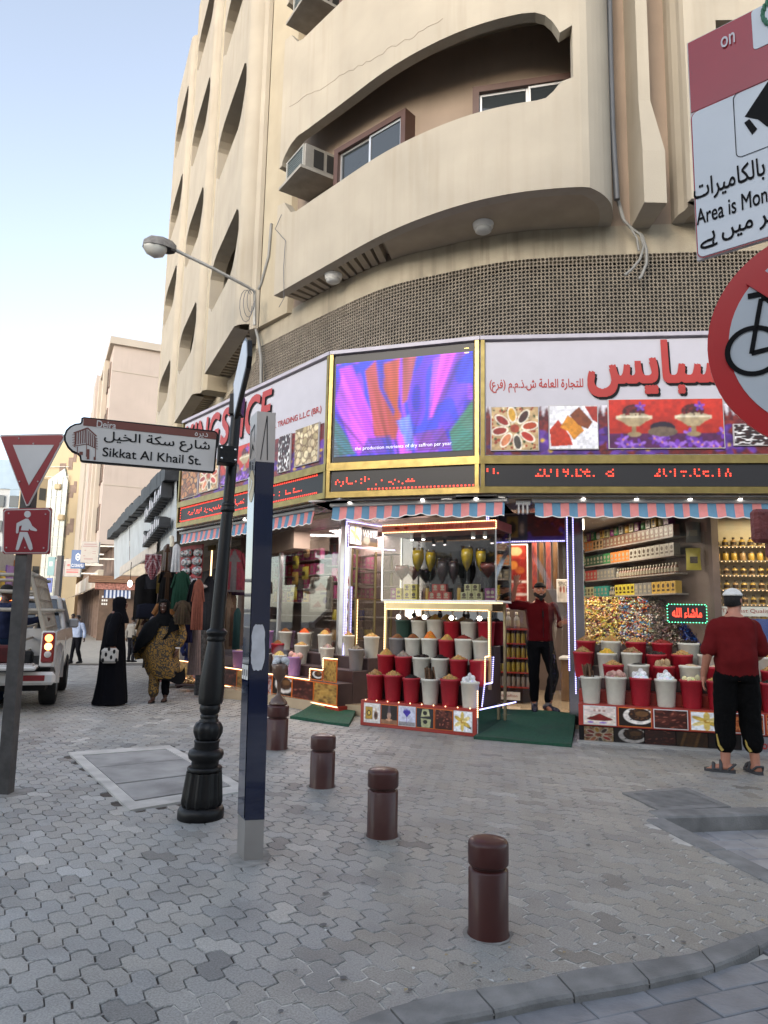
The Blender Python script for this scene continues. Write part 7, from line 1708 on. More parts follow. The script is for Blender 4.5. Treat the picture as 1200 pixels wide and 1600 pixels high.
for k in range(4): mb=MB(); mb.fbox(KF,-.7,KL+.2,zt_+.45+.11*k,zt_+.54+.11*k,-1.5,.3-.12*k); mb.build('roof_board',mat('roof_brown',(.22,.12,.07),.8),parent=KI_)
mb=MB(); mb.fbox(KF,.9,KL+.4,zt_+.95,zt_+1.7,-.5,-.3); mb.build('upper_board',mat('fascia_cream_0',(.5,.44,.34),.6),parent=KI_)
def hsign(x0,y0,x1,y1,Y,c,label,txt=None,tc=(.8,.8,.8),motif=None):
 a=atd(x0,y1,Y); b=atd(x1,y1,Y); z1=atd(x0,y0,Y).z; fr=Fr((a.x,a.y),(b.x-a.x,b.y-a.y)); L=(b-a).length; t=thing('projecting_sign',label,'sign',(a.x,a.y,a.z)); h=z1-a.z
 m=mat('sign_'+str(c),c,.45,var=.06); mb=MB(); mb.fbox(fr,0,L,a.z,z1,-.12,0,.01); mb.build('board',m,parent=t)
 mb=MB(); mb.fbox(fr,L,L+.8,z1-.2,z1-.14,-.08,-.04); mb.fbox(fr,L,L+.8,a.z+.14,a.z+.2,-.08,-.04); mb.build('bracket',m_gal,parent=t,kind='stuff')
 mt=mat('signtext_'+str(tc),tc,.5,var=0)
 if txt:
  for (s_,x,y,w_,hh) in txt: lettering(fr,s_,(x*L,a.z+y*h,w_*L,hh*h),mt,t,rows=16,bold=.02)
 if motif:
  mb=MB()
  for (x,y,w_,hh) in motif: mb.fbox(fr,x*L,(x+w_)*L,a.z+y*h,a.z+(y+hh)*h,0,.008)
  mb.build('print_lines',mt,parent=t,kind='stuff')
 return t,fr,L,a.z,h
t,fr,L,za,h=hsign(110,859,131,888,31,(.03,.09,.24),'blue projecting sign with a white ring emblem and white lettering',[('C.S SHAMLI',.06,.08,.88,.16)],(.7,.72,.75))
mb=MB(); n=6; o=[(.5+.2*math.cos(6.283*k/n+.52),.62+.22*math.sin(6.283*k/n+.52)) for k in range(n)]; i_=[(.5+.12*math.cos(6.283*k/n+.52),.62+.13*math.sin(6.283*k/n+.52)) for k in range(n)]
mb.add([fr.p(x*L,za+y*h,.01) for x,y in o+i_],[(k,(k+1)%n,n+(k+1)%n,n+k) for k in range(n)]); mb.ball(fr.p(.5*L,za+.62*h,.0),.05,6,4,ry=.2); mb.build('ring_emblem',MATS['signtext_(0.7, 0.72, 0.75)'],parent=t)
hsign(125,846,153,879,29,(.36,.33,.30),'cream projecting sign with small printed lines, right of the blue sign',None,(.3,.2,.2),[(.15,.85,.7,.05),(.1,.75,.8,.05),(.2,.55,.08,.06),(.65,.52,.2,.03),(.65,.42,.2,.03),(.2,.15,.5,.06),(.15,.3,.1,.05)])
hsign(100,873,125,901,33,(.36,.335,.31),'white projecting sign with red script below the blue sign',None,(.45,.10,.10),[(.12,.22,.75,.08),(.12,.36,.75,.05),(.15,.6,.15,.1),(.6,.6,.2,.08)])
hsign(84,876,100,900,38,(.24,.19,.19),'brown-grey projecting sign left of the red script sign'); hsign(73,870,84,899,42,(.14,.28,.30),'teal projecting sign left of the brown-grey one',None,(.5,.55,.5),[(.2,.5,.5,.25)])
p=atg(83,1010); a=atd(83,968,p.y); b=atd(86,868,p.y); t=thing('dark_street_pole','dark square street pole with a small blue plate up the street','pole',(p.x,p.y,gz(p.x,p.y)))
mb=MB(); mb.box(p.x-.13,p.x+.13,p.y-.13,p.y+.13,gz(p.x,p.y),b.z,.02); mb.build('pole',mat('pole_dark',(.05,.045,.045),.6),parent=t); a=atd(74,903,p.y); b2=atd(81,926,p.y); mb=MB(); mb.box(a.x,b2.x,p.y-.05,p.y,b2.z,a.z); mb.build('blue_plate',mat('plate_blue',(.03,.07,.3),.4),parent=t)
def across(x0,x1,y,zt,dep=8):  # out-of-view buildings added to shade the street, kept pale to bounce light
 mb=MB(); mb.box(x0,x1,y-dep,y,-1,zt); o=mb.build('unseen_opposite_building',mat('opposite_bounce_render',(.68,.62,.53),.85,var=.1,vsc=.5),kind='structure')
 k=0
 for zz in np.arange(3.5,zt-1.5,3.2):
  for xx in np.arange(x0+1,x1-1.4,2.6):
   w_=MB(); w_.box(xx,xx+1.2,y-.05,y+.02,zz,zz+1.5); w_.build('window',m_pane,parent=o)
ACROSS=[(-10,3,8.6),(-14.2,-10,9.6),(-17.5,-14.2,10.2),(-26,-17.5,10.8)]  # roof heights chosen for the sun and sky they block
for x0,x1,zt in ACROSS: across(x0,x1,-9,zt)
across(3.2,22,-11,9)
# ================================================================ STREET FURNITURE
m_ironk=mat('black_iron',(.004,.004,.0045),.42,spec=.3,var=.2,vsc=9,bump=.15,bsc=50,grime=.15,stc=(.05,.045,.04))
m_boll=mat('bollard_brown',(.05,.012,.010),.4,spec=.35,var=.12,vsc=6,coat=.1,grime=.55,stc=(.10,.055,.045))
m_base=mat('mortar',(.25,.24,.22),.95,var=.3,vsc=12,bump=.6)
def bollard(px,py,pyt,rpx,label,first=False):
 p=atz(px,py,0); k=proj(p)[2]; r=rpx/FPX*k; h=.3
 for _ in range(30): h+=(proj((p.x,p.y,h))[1]-(pyt+rpx*.16))/FPX*k*.7
 t=thing('bollard',label,'bollard',(p.x,p.y,0),'brown bollards across the pavement')
 mb=MB(); mb.lathe([(r*1.08,-.02),(r*1.06,0),(r*1.0,.02),(r*1.0,h*.665),(r*.94,h*.68),(r*.86,h*.69)],28,(p.x,p.y,0)); mb.build('post',m_boll,parent=t)
 mb=MB(); mb.lathe([(r*.80,h*.68),(r*.80,h*.725)],24,(p.x,p.y,0)); mb.build('neck',m_boll,parent=t)
 mb=MB(); mb.lathe([(r*.9,h*.715),(r*1.0,h*.728),(r*1.02,h*.745),(r*1.02,h*.935),(r*.99,h*.958),(r*.92,h*.975),(r*.7,h*.99),(r*.2,h*1.0),(.001,h*1.0)],28,(p.x,p.y,0),caps=False); mb.build('cap',m_boll,parent=t)
 mb=MB(); rr=random.Random(int(px)); n=18; mb.add([(p.x,p.y,.006)]+[(p.x+r*(1.12+.25*rr.random())*math.cos(6.283*i/n),p.y+r*(1.12+.25*rr.random())*math.sin(6.283*i/n),.0015) for i in range(n)],[(0,1+i,1+(i+1)%n) for i in range(n)],sm=True); mb.build('mortar_bed',m_base,parent=t)
 return p,h
bollard(763,1459,1303,31.5,'brown painted bollard nearest the corner kerb, its cap chipped on top')
bollard(597,1306,1196,24,'brown painted bollard between the nearest bollard and the one by the middle stand')
bollard(503,1229,1144,19.5,'brown painted bollard in front of the glass cabinet, third from the kerb')
p,h=bollard(432,1170,1097,17,'brown painted bollard beside the navy pillar, a smoking incense cup on it')
t=thing('incense_burner','brown wooden incense burner with white smoke standing on the farthest bollard','incense burner',(p.x,p.y,h))
mb=MB(); k=p.y/FPX; mb.lathe([(.10,0),(.10,.01),(.075,.05),(.03,.09),(.022,.12),(.022,.22),(.03,.25),(.07,.30),(.095,.42),(.085,.43)],16,(p.x,p.y,h)); mb.build('stem_and_cup',mat('burner_wood',(.10,.05,.03),.35,var=.2,coat=.3),parent=t)
mb=MB(); rr=random.Random(2)
for i in range(16): a=rr.random()*6.28; q=.075*math.sqrt(rr.random()); mb.ball((p.x+q*math.cos(a),p.y+q*math.sin(a),h+.43+.05*rr.random()),.035,6,5)
mb.build('ash_and_coal',mat('white_ash',(.5,.52,.54),.9,bump=.6,bsc=60),parent=t)
sm_=bpy.data.materials.new('smoke'); sm_.use_nodes=True; N=sm_.node_tree.nodes; N.remove(N['Principled BSDF']); pv=N.new('ShaderNodeVolumePrincipled'); pv.inputs['Color'].default_value=(.9,.9,.92,1); pv.inputs['Density'].default_value=2.2; sm_.node_tree.links.new(pv.outputs[0],N['Material Output'].inputs['Volume'])
mb=MB(); mb.ball((p.x,p.y,h+.54),.09,10,8,rz=1.0); mb.build('smoke_puff',sm_,parent=t,kind='stuff')
B=atz(313,1277,0); top=atd(374,592,B.y+.25)
LPn=thing('street_name_post','ornate black cast post carrying the street name board, flared fluted base','sign post',(B.x,B.y,0))
def Wd(px,y=1277): return px/FPX*proj(B+lean*yz(y))[2]
ax=Vector((top.x-B.x,top.y-B.y,top.z)); lean=ax/ax.z
def yz(y):   # height along the leaning axis seen at an image row
 lo,hi=0,6
 for _ in range(40):
  m=(lo+hi)/2; q=proj(B+lean*m)
  if q[1]>y: lo=m
  else: hi=m
 return lo
Mlean=Matrix(((1,0,lean.x,B.x),(0,1,lean.y,B.y),(0,0,1,0),(0,0,0,1)))
def part(prof,name,n=32,mod=None,caps=True):
 mb=MB(); mb.M=Mlean; mb.lathe([(Wd(r,y),yz(y)) for r,y in prof],n,mod=mod,caps=caps); return mb.build(name,m_ironk,parent=LPn)
part([(35,1282),(35.5,1277),(35.5,1264),(33,1260),(30,1258)],'plinth')
mb=MB(); mb.M=Mlean
flute=lambda a,z:1+.075*(1 if math.cos(12*a)>.2 else -.6)
mb.lathe([(Wd(r,y),yz(y)) for r,y in ((28,1258),(30,1252),(29,1240),(27,1220),(25.5,1205))],96,mod=flute); mb.lathe([(Wd(r,y),yz(y)) for r,y in ((26,1203),(27,1199),(25,1197))],32); mb.build('fluted_base',m_ironk,parent=LPn)
part([(20,1200),(21,1192),(21,1188),(26,1184),(27.5,1178),(26,1172),(21,1169)],'torus_ring')
part([(19,1172),(19,1160),(20,1158),(20,1156),(18,1155)],'drum')
mb=MB(); mb.M=Mlean; mb.lathe([(Wd(r,y),yz(y)) for r,y in ((16,1156),(19,1152),(22,1144),(22,1136),(19,1129),(15,1127))],60,mod=lambda a,z:1+.045*math.cos(10*a)); mb.build('gadrooned_bulb',m_ironk,parent=LPn)
part([(14.5,1129),(15,1125),(13,1123),(14,1120),(14,1117),(12,1115)],'rings')
part([(12,1116),(15,1112),(16,1107),(15.5,1101),(13,1098)],'knop')
part([(18,1099),(19,1094),(19,1090),(19.5,1075),(18,1050),(15,1020),(12.5,1003),(12,1001)],'baluster')
part([(13,1002),(15,999),(13.5,996),(14,993),(16,990),(16,986),(13,984),(11,982)],'upper_rings')
part([(11,984),(10.6,940),(9.8,880),(9.2,810),(9,799)],'shaft')
part([(9,801),(11,799),(11,795),(9.6,793),(10.6,791),(10.4,787),(8.6,785)],'collar')
part([(8.6,787),(8.2,700),(7.6,640),(7.4,606)],'upper_shaft')
part([(7.6,607),(8.8,604),(8.8,600),(7.8,598),(8.4,595),(6,592),(.1,591)],'finial')
def at_post(px,py): return atd(px,py,B.y+.05)
TLb=(98,655); TRb=(341,676); BRb=(336,739); BLb=(103,713)
pr=at_post(346,707); pl_=atd(100,684,B.y-.30)
nf=Fr((pl_.x,pl_.y),(pr.x-pl_.x,pr.y-pl_.y)); nL=(Vector((pr.x,pr.y))-Vector((pl_.x,pl_.y))).length
NB=thing('street_name_board','white and brown street name board with rounded left end, lettered Sikkat Al Khail St.','street sign',(pl_.x,pl_.y,nf.px(220,700)[1]))
def npx(x,y): return nf.px(x,y)
ol=[(127,653),(131,651.5),(335,673),(340,676),(341,680),(336,736),(333,739),(129,722),(125,720),(124,713),(121,710),(112,706),(105,699),(100,689),(99.5,681),(103,672),(109,666),(117,662),(125,661),(126.5,659)]
ol=[npx(x,y) for x,y in ol]
def shrink(P,d):
 c=(sum(p[0] for p in P)/len(P),sum(p[1] for p in P)/len(P)); n=len(P); out=[]
 a=sum(P[i][0]*P[(i+1)%n][1]-P[(i+1)%n][0]*P[i][1] for i in range(n)); sg=1 if a>0 else -1
 for i in range(n):
  p0,p1,p2=Vector(P[i-1]),Vector(P[i]),Vector(P[(i+1)%n]); e1=(p1-p0).normalized(); e2=(p2-p1).normalized(); nn=(Vector((-e1.y,e1.x))+Vector((-e2.y,e2.x)))*sg
  out.append(tuple(p1+nn.normalized()*d))
 return out
m_nbw=mat('name_board_white',(.50,.49,.475),.35,var=.03); m_nbb=mat('name_board_brown',(.14,.042,.03),.35,var=.04)
mb=MB(); mb.slab(nf,ol,-.03,.0); mb.build('black_rim',m_ironk,parent=NB); inn=shrink(ol,.014)
mb=MB(); mb.slab(nf,inn,.0,.004); mb.build('white_face',m_nbw,parent=NB)
mb=MB(); mb.slab(nf,[npx(x,y) for x,y in ((131,653.5),(334,675.5),(338,678),(337.6,687),(130,665))],.004,.0065); mb.build('brown_strip',m_nbb,parent=NB)
def nlet(txt,x0,yb,x1,yt,m,rows=36,bold=0,tilt=0):
 """baseline follows the tilt of the board"""
 s0_,z0_=npx(x0,yb); s1_,_=npx(x1,yt); zt0=npx(x0,yt)[1]; mb=MB()
 kk=(ol[2][1]-ol[1][1])/(ol[2][0]-ol[1][0])
 text_mb(mb,txt,lambda x,y:nf.p(x,y+kk*(x-s0_),.008),s0_,z0_,zt0-z0_,s1_-s0_,rows,bold); return mb.build('lettering',m,parent=NB)
nlet('Deira',151,668,182,657,m_nbw,30,.01); nlet(ar('ديره'),304,684,325,675,m_nbw,30,.01)
nlet(ar('شارع سكة الخيل'),162,694,329,673,m_blk,50,.008)
nlet('Sikkat Al Khail St.',160,713,315,699,m_blk,44,.012)
tw=MB()
def ln_(x0,y0,x1,y1,w_=.8):
 a=npx(x0,y0); b=npx(x1,y1); d=Vector((b[0]-a[0],b[1]-a[1])); nn=Vector((-d.y,d.x)).normalized()*(w_/FPX*B.y/2); P=[Vector(a)+nn,Vector(a)-nn,Vector(b)-nn,Vector(b)+nn]
 a2=sum(P[i].x*P[(i+1)%4].y-P[(i+1)%4].x*P[i].y for i in range(4)); P=P if a2>0 else P[::-1]; tw.add([nf.p(p.x,p.y,.007) for p in P],[(0,1,2,3)])
for l in ((115,677,137,669,2),(137,669,151,682,2),(117,697,136,694,1),(136,694,150,701,1),(118,677,117,697,1.2),(136,671,135,714,1),(150,684,149,717,1),(121,698,121,709,1),(115,697,118,699,1)): ln_(*l)
for i in range(5): ln_(119+3.6*i,676-1.2*i,118.5+3.6*i,695-.6*i,1.6)
for i in range(4): ln_(139+3*i,674+2.4*i,138.6+3*i,695+1.8*i,1.4)
ln_(127,706,126.6,711,5); ln_(138,702,137.6,718,3.5); ln_(148,714,148,719,3)
for i in range(5): ln_(113,680+4*i,118,679+4*i,.7); ln_(149,685+4*i,153,686+4*i,.7)
tw.build('wind_tower_drawing',m_nbb,parent=NB)
mb=MB();
sA,zA_=npx(339,727); sB,zB_=npx(369,700); mb.fbox(nf,sA,sB,npx(352,726)[1],npx(352,699)[1],-.06,.075,.006); mb.build('bracket',m_ironk,parent=LPn)
for (x,y) in ((345,703),(345,719),(366,706),(366,722)): s_,z_=npx(x,y); mb=MB(); mb.ball(nf.p(s_,z_,.077),.011,6,4); mb.build('bolt',m_chrome,parent=LPn)
q=[atd(x,y,Y) for x,y,Y in ((361,597,B.y+.28),(382,525,B.y-.55),(388,528,B.y-.56),(388,560,B.y-.55),(383,587,B.y-.35),(366,643,B.y+.10),(361,655,B.y+.28))]
m_plb=mat('board_back_white',(.48,.50,.53),.3,var=.06,metal=.2)
ctr=[(.0,.0),(1,.62),(1.05,.60),(1.03,.36),(.7,.18),(.12,-.34),(.0,-.45)]
SB=thing('side_name_board','second street name board seen nearly edge-on at the top of the black post','street sign',tuple(atd(372,650,B.y)))
a_=atd(367,620,B.y+.05); dirv=Vector((.03,-1.0)).normalized(); sf=Fr((a_.x,a_.y),(dirv.x,dirv.y))
pts=[]
for x,y in ((366,600),(381,532),(385,525),(388,530),(388.5,558),(386,578),(376,618),(366,655)):
 pts.append((x,y))
def spx(x,y):
 d=ray(x,y); P=onp(x,y,(a_.x,a_.y),(sf.n.x,sf.n.y)); return ((Vector((P.x,P.y))-sf.o).dot(sf.u),P.z)
dirv=None
pa_=atd(366,627,B.y+.06); pb_=atd(387,550,B.y-.95); sf=Fr((pa_.x,pa_.y),(pb_.x-pa_.x,pb_.y-pa_.y))
ol2=[spx.__call__(x,y) if False else ((lambda P:((Vector((P.x,P.y))-sf.o).dot(sf.u),P.z))(onp(x,y,(pa_.x,pa_.y),(sf.n.x,sf.n.y)))) for x,y in ((365.5,600),(380,533),(384,527),(386.5,531),(387,556),(385,575),(375,617),(366,654))]
mb=MB(); mb.slab(sf,ol2,-.03,0); mb.build('black_rim',m_ironk,parent=SB); mb=MB(); mb.slab(sf,shrink(ol2,.02),0,.004); mb.build('white_face',m_plb,parent=SB)
mb=MB(); mb.M=Mlean; z0_,z1_=yz(650),yz(618); mb.box(-.05,.05,-.06,.06,z0_,z1_,.006); mb.build('clamp',m_ironk,parent=SB)
m_navy=mat('navy_gloss',(.006,.010,.035),.08,var=0,coat=.6); m_stl=mat('pillar_steel',(.36,.34,.32),.38,metal=.6,var=.1,vsc=4); m_hd=mat('pillar_head',(.42,.38,.345),.4,metal=.2,var=.06); m_pglass=mat('pillar_glass_face',(.10,.11,.125),.04,metal=.0,var=0,spec=1.0,coat=1)
g0=atz(381,1346,0); g1=atz(411,1344,0); gl_=atz(370,1333,0)
MO=thing('wayfinding_pillar','tall slim navy way-finding pillar with steel foot and pale head beside the black post','information pillar',((g0.x+g1.x)/2,g0.y,0))
f=Vector((g1.x-g0.x,g1.y-g0.y)); wf=f.length; f.normalize(); bk=Vector((gl_.x-g0.x,gl_.y-g0.y)); bk=Vector((-f.y,f.x))*.17
topc=atd(417,642,g0.y+.02); topb=Vector((g0.x+f.x*wf*.5,g0.y+f.y*wf*.5))
Hh=topc.z; lx=(topc.x-topb.x)/Hh
back=Vector((gl_.x-g0.x,gl_.y-g0.y)); back=back.normalized()*max(.16,back.length)
def pz(y):
 lo,hi=0,6
 for _ in range(40):
  m=(lo+hi)/2; q=proj((topb.x+lx*m,topb.y,m))
  if q[1]>y: lo=m
  else: hi=m
 return lo
def pillar(z0,z1,e,name,m):
 mb=MB(); P=[(g0.x-e*f.x,g0.y-e),(g1.x+e*f.x,g1.y-e),(g1.x+back.x+e*f.x,g1.y+back.y+e),(g0.x+back.x-e,g0.y+back.y+e)]
 v=[(x+lx*z0,y,z0) for x,y in P]+[(x+lx*z1,y,z1) for x,y in P]; mb.add(v,[(3,2,1,0),(4,5,6,7)]+[(i,(i+1)%4,4+(i+1)%4,4+i) for i in range(4)]); return mb.build(name,m,parent=MO)
z1_,z2_,z3_=pz(1281),pz(722),pz(644)
pillar(-.02,z1_,0,'steel_foot',m_stl); pillar(z1_,z2_,.002,'navy_body',m_navy); pillar(z2_,z3_,.004,'pale_head',m_hd)
def mface(u,z,d):
 q=Vector((g0.x,g0.y)).lerp(Vector((g1.x,g1.y)),u); return (q.x+lx*z+.0,q.y-.004-d,z)
def lface(u,z,d):
 q=Vector((g0.x,g0.y))+back*u; nn=Vector((-back.y,back.x)).normalized(); nn=nn if nn.x<0 else -nn; return (q.x+lx*z+nn.x*(.004+d),q.y+nn.y*(.004+d),z)
def fquad(fn,P,d,name,m):
 a=sum(P[i][0]*P[(i+1)%len(P)][1]-P[(i+1)%len(P)][0]*P[i][1] for i in range(len(P)))
 mb=MB(); v=[fn(u,z,d) for u,z in P]; fc=tuple(range(len(P))); mb.add(v,[fc if (a>0)==(fn is mface) else fc[::-1]]); return mb.build(name,m,parent=MO)
zz=lambda y:pz(y)
fquad(lface,[(.04,zz(1040)),(.96,zz(1040)),(.96,zz(716)),(.04,zz(716))],.002,'glass_strip',m_pglass)
fquad(lface,[(.05,zz(1280)),(.95,zz(1280)),(.95,zz(1062)),(.05,zz(1062))],.002,'navy_glass_strip',m_navy)
n=18; fquad(lface,[(.45+.40*math.cos(6.283*i/n),(zz(782)+zz(735))/2+.105*math.sin(6.283*i/n)) for i in range(n)],.004,'beige_disc',mat('disc_beige',(.45,.36,.2),.4))
fquad(lface,[(.75,zz(765)),(.3,zz(752)),(.35,zz(757)),(.7,zz(770))],.006,'arrow',m_white); fquad(lface,[(.25,zz(752)),(.6,zz(744)),(.4,zz(752)),(.6,zz(762))],.006,'arrow',m_white)
for k in range(3): fquad(lface,[(.08+.3*k,zz(1063)),(.33+.3*k,zz(1063)),(.33+.3*k,zz(1040)),(.08+.3*k,zz(1040))],.004,'white_label',m_white); fquad(lface,[(.16+.3*k,zz(1057)),(.24+.3*k,zz(1057)),(.24+.3*k,zz(1047)),(.16+.3*k,zz(1047))],.006,'label_mark',m_blk)
for P in ([(.25,zz(690)),(.30,zz(690)),(.30,zz(662)),(.25,zz(662))],[(.25,zz(664)),(.8,zz(672)),(.8,zz(669)),(.25,zz(661))],[(.76,zz(712)),(.82,zz(712)),(.82,zz(669)),(.76,zz(669))],[(.2,zz(705)),(.5,zz(690)),(.82,zz(715)),(.5,zz(698))]): fquad(lface,P,.003,'tower_sketch',m_blk)
fquad(mface,[(.22,zz(719)),(.26,zz(719)),(.56,zz(650)),(.52,zz(650))],.003,'sail_line',m_blk); fquad(mface,[(.60,zz(719)),(.65,zz(719)),(.57,zz(650)),(.52,zz(650))],.003,'sail_line',m_blk)
rr=random.Random(6); P=[]
cy0,cy1=zz(1047),zz(976)
for i in range(40):
 a=6.283*i/40; u=.42+.36*max(-1,min(1,1.25*math.cos(a)))*1; z=(cy0+cy1)/2+(cy1-cy0)/2*max(-1,min(1,1.12*math.sin(a))); P.append((u+rr.uniform(-.02,.02),z+rr.uniform(-.004,.004)))
fquad(mface,P,.003,'torn_sticker',mat('sticker_white',(.5,.5,.52),.7,var=.1,vsc=20))
mb=MB(); rr=random.Random(8); c=Vector((g0.x+g1.x,g0.y+g1.y))/2+back*.4; n=20; mb.add([(c.x,c.y,.006)]+[(c.x+(.11+.05*rr.random())*math.cos(6.283*i/n),c.y+(.14+.06*rr.random())*math.sin(6.283*i/n),.0015) for i in range(n)],[(0,1+i,1+(i+1)%n) for i in range(n)],sm=True); mb.build('mortar_bed',m_base,parent=MO)
GB=atz(8,1240,0); GT=atd(43,800,GB.y+.0);
m_gpole=mat('grey_pole_paint',(.055,.052,.05),.6,var=.3,vsc=14,bump=.3,bsc=40,grime=.6,stc=(.03,.03,.03)); m_rsign=mat('sign_maroon',(.20,.008,.018),.3,var=.06,vsc=5); m_gsign=mat('sign_pale_grey',(.42,.43,.44),.4,var=.05); m_srim=mat('sign_rim',(.42,.40,.40),.4)
GP=thing('traffic_sign_post','square grey pole with a red give-way triangle above a red pedestrian plate','traffic sign',(GB.x,GB.y,0))
lx2=(GT.x-GB.x)/GT.z; hz=atd(44,700,GB.y).z; wz=.047
mb=MB(); v=[]
for z in (-.05,hz):
 for dx,dy in ((-wz,-wz),(wz,-wz),(wz,wz),(-wz,wz)): v.append((GB.x+lx2*z+dx,GB.y+dy,z))
mb.add(v,[(3,2,1,0),(4,5,6,7)]+[(i,(i+1)%4,4+(i+1)%4,4+i) for i in range(4)]); mb.build('pole',m_gpole,parent=GP)
sfr=Fr((GB.x,GB.y-.055),(1,-.03))
def sp(x,y): return sfr.px(x,y)
def plate(pts,d0,d1,name,m): mb=MB(); mb.slab(sfr,[sp(x,y) for x,y in pts],d0,d1); return mb.build(name,m,parent=GP)
plate(((1,682),(3,680),(98,678),(103,682),(46,790),(42,791)),.0,.012,'triangle_rim',m_srim); o=plate(((3.2,684),(5,682.5),(97,680.5),(100.2,683),(45,788),(43,788.5)),.012,.016,'triangle_plate',m_rsign); plate(((22,696),(86,696),(47,759)),.016,.019,'white_triangle',m_gsign)
plate(((6,797),(8,795),(80,793.5),(82,796),(79,863),(77,866),(8,866),(5,863)),.0,.012,'square_back',m_rsign)
rim=[(7,800),(10,796.5),(77,795),(81,799),(77.5,860),(74,864.5),(10,865),(6,861)]; plate(rim,.012,.015,'square_rim',m_srim); plate([(8.6,801),(11.5,798),(75.8,796.7),(79.3,800.2),(76,859),(73,863),(11,863.4),(7.8,860)],.015,.018,'square_plate',m_rsign)
def ell(cx,cy,rx,ry,n=16): return [(cx+rx*math.cos(6.283*i/n),cy-ry*math.sin(6.283*i/n)) for i in range(n)]
plate(ell(45,804,5.2,5.2),.018,.021,'walker_head',m_gsign)
walk=[[(28,818),(42,811),(46,811),(49.5,816),(52,822),(58.5,827),(60,829),(58.5,830.5),(50,829),(47,826),(46.5,829.5),(34.5,829),(36.5,821),(32,823),(30.5,833),(28,834),(27,832)],[(33,831.5),(45,832),(48,840),(52,851),(53,858),(49.5,860.5),(47,858),(42,845),(39,838),(35,849),(31,859),(28.5,860.5),(26.5,858.5)]]
for P in walk: plate(P,.018,.021,'walker_body',m_gsign)
for x,y in ((15.5,802.5),(73,804),(12,856),(70,856.5),(41,856),(31.5,686),(54,694),(96,693.5),(32.5,753),(61,753)): s_,z_=sp(x,y); mb=MB(); mb.ball(sfr.p(s_,z_,.02),.007,6,4); mb.build('rivet',m_srim,parent=GP)
mb=MB(); mb.add([(GB.x,GB.y,.006)]+[(GB.x+(.13+.05*rr.random())*math.cos(6.283*i/14),GB.y+(.13+.05*rr.random())*math.sin(6.283*i/14),.0015) for i in range(14)],[(0,1+i,1+(i+1)%14) for i in range(14)],sm=True); mb.build('mortar_bed',m_base,parent=GP)
m_sblue=mat('sign_pale_blue',(.46,.50,.54),.14,var=.04,coat=.5); m_sred=mat('notice_red',(.26,.006,.012),.12,var=.05,coat=.25); m_dred=mat('disc_red',(.42,.008,.012),.3,var=.03)
nA=atd(1073,60,2.30); nfr=Fr((nA.x,nA.y),(.743,-.669))
def q_(x,y): return nfr.px(x,y)
CN_=thing('camera_notice','tall red and white notice with a camera pictogram and three lines of script, upper right','notice board',tuple(nA))
s0_=0; tz=q_(1073,68)[1]; bz=q_(1075,412)[1]; wN=.62
mb=MB(); mb.fbox(nfr,0,wN,bz,tz,-.012,0); mb.build('backing',m_srim,parent=CN_)
zs_=q_(1075,180)[1]
mb=MB(); mb.fbox(nfr,.004,wN-.004,zs_+.002,tz-.004,0,.003); mb.build('red_panel',m_sred,parent=CN_)
def rrect(s0,z0,s1,z1,r,n=5):
 P=[]
 for cx,cy,a0 in ((s1-r,z0+r,-90),(s1-r,z1-r,0),(s0+r,z1-r,90),(s0+r,z0+r,180)):
  for i in range(n+1): a=math.radians(a0+90*i/n); P.append((cx+r*math.cos(a),cy+r*math.sin(a)))
 return P
mb=MB(); mb.slab(nfr,rrect(.002,bz+.002,wN-.002,zs_,.025),0,.003); mb.build('red_border',m_sred,parent=CN_)
mb=MB(); mb.slab(nfr,rrect(.007,bz+.007,wN-.007,zs_-.005,.02),.003,.006); mb.build('pale_panel',m_sblue,parent=CN_)
H_n=tz-bz
m_not=mat('notice_ink',(.006,.006,.007),.6,var=0,spec=.1)
s1a,z1a=q_(1152,250); mb=MB(); P=rrect(q_(1151,245)[0],z1a,wN-.02,z1a+.22*H_n*1.3,.02); Pi=shrink(P,.0025); n=len(P)
mb.add([nfr.p(*p,.008) for p in P+Pi],[(k,(k+1)%n,n+(k+1)%n,n+k) for k in range(n)]); mb.build('pictogram_frame',m_not,parent=CN_)
mb=MB(); c=[q_(x,y) for x,y in ((1165,184),(1215,108),(1235,150),(1200,200),(1185,188))]; mb.slab(nfr,c,.006,.009); c=[q_(x,y) for x,y in ((1164,194),(1172,188),(1184,203),(1176,212))]; mb.slab(nfr,c,.006,.009); mb.build('camera_pictogram',m_not,parent=CN_,kind='stuff')
def nline(txt,x0,y0,ht,w_,m,bold=0.006,rows=44):
 s_,z_=q_(x0,y0); mb=MB(); text_mb(mb,txt,lambda x,y:nfr.p(x,y,.0085),s_,z_,ht,w_,rows,bold); return mb.build('lettering',m,parent=CN_)
def wofs(x0,x1,y): return q_(x1,y)[0]-q_(x0,y)[0]
nline(ar('المنطقة مراقبة')[-1:]+ar('بالكاميرات') if False else ar('بالكاميرات'),1086,322,.085,.225,m_not,.012)
nline('Area is Monitored',1090,354,.058,.335,m_not,.012)
nline(ar('نظر ميں ہے'),1096,392,.08,.27,m_not,.012)
nline('on',1128,78,.04,.045,m_sgnw,.01);
mb=MB(); P=[q_(1180,-40),q_(1180,70),q_(1188,82)]; s_,z_=q_(1178,80); mb.slab(nfr,rrect(s_,z_,wN-.004,tz-.004,.012),.003,.005); mb.build('crest_panel',m_sblue,parent=CN_)
mb=MB(); cs_,cz_=q_(1222,12)
for i in range(16):
 a=math.radians(120+15*i); mb.ball(nfr.p(cs_+.055*math.cos(a)*1.0,cz_+.055*math.sin(a),.006),.011,6,4,ry=.15,rz=1.5)
mb.build('green_wreath',mat('wreath_green',(.03,.14,.08),.5),parent=CN_,kind='stuff')
pp_=nfr.p(.36,0,-.06);
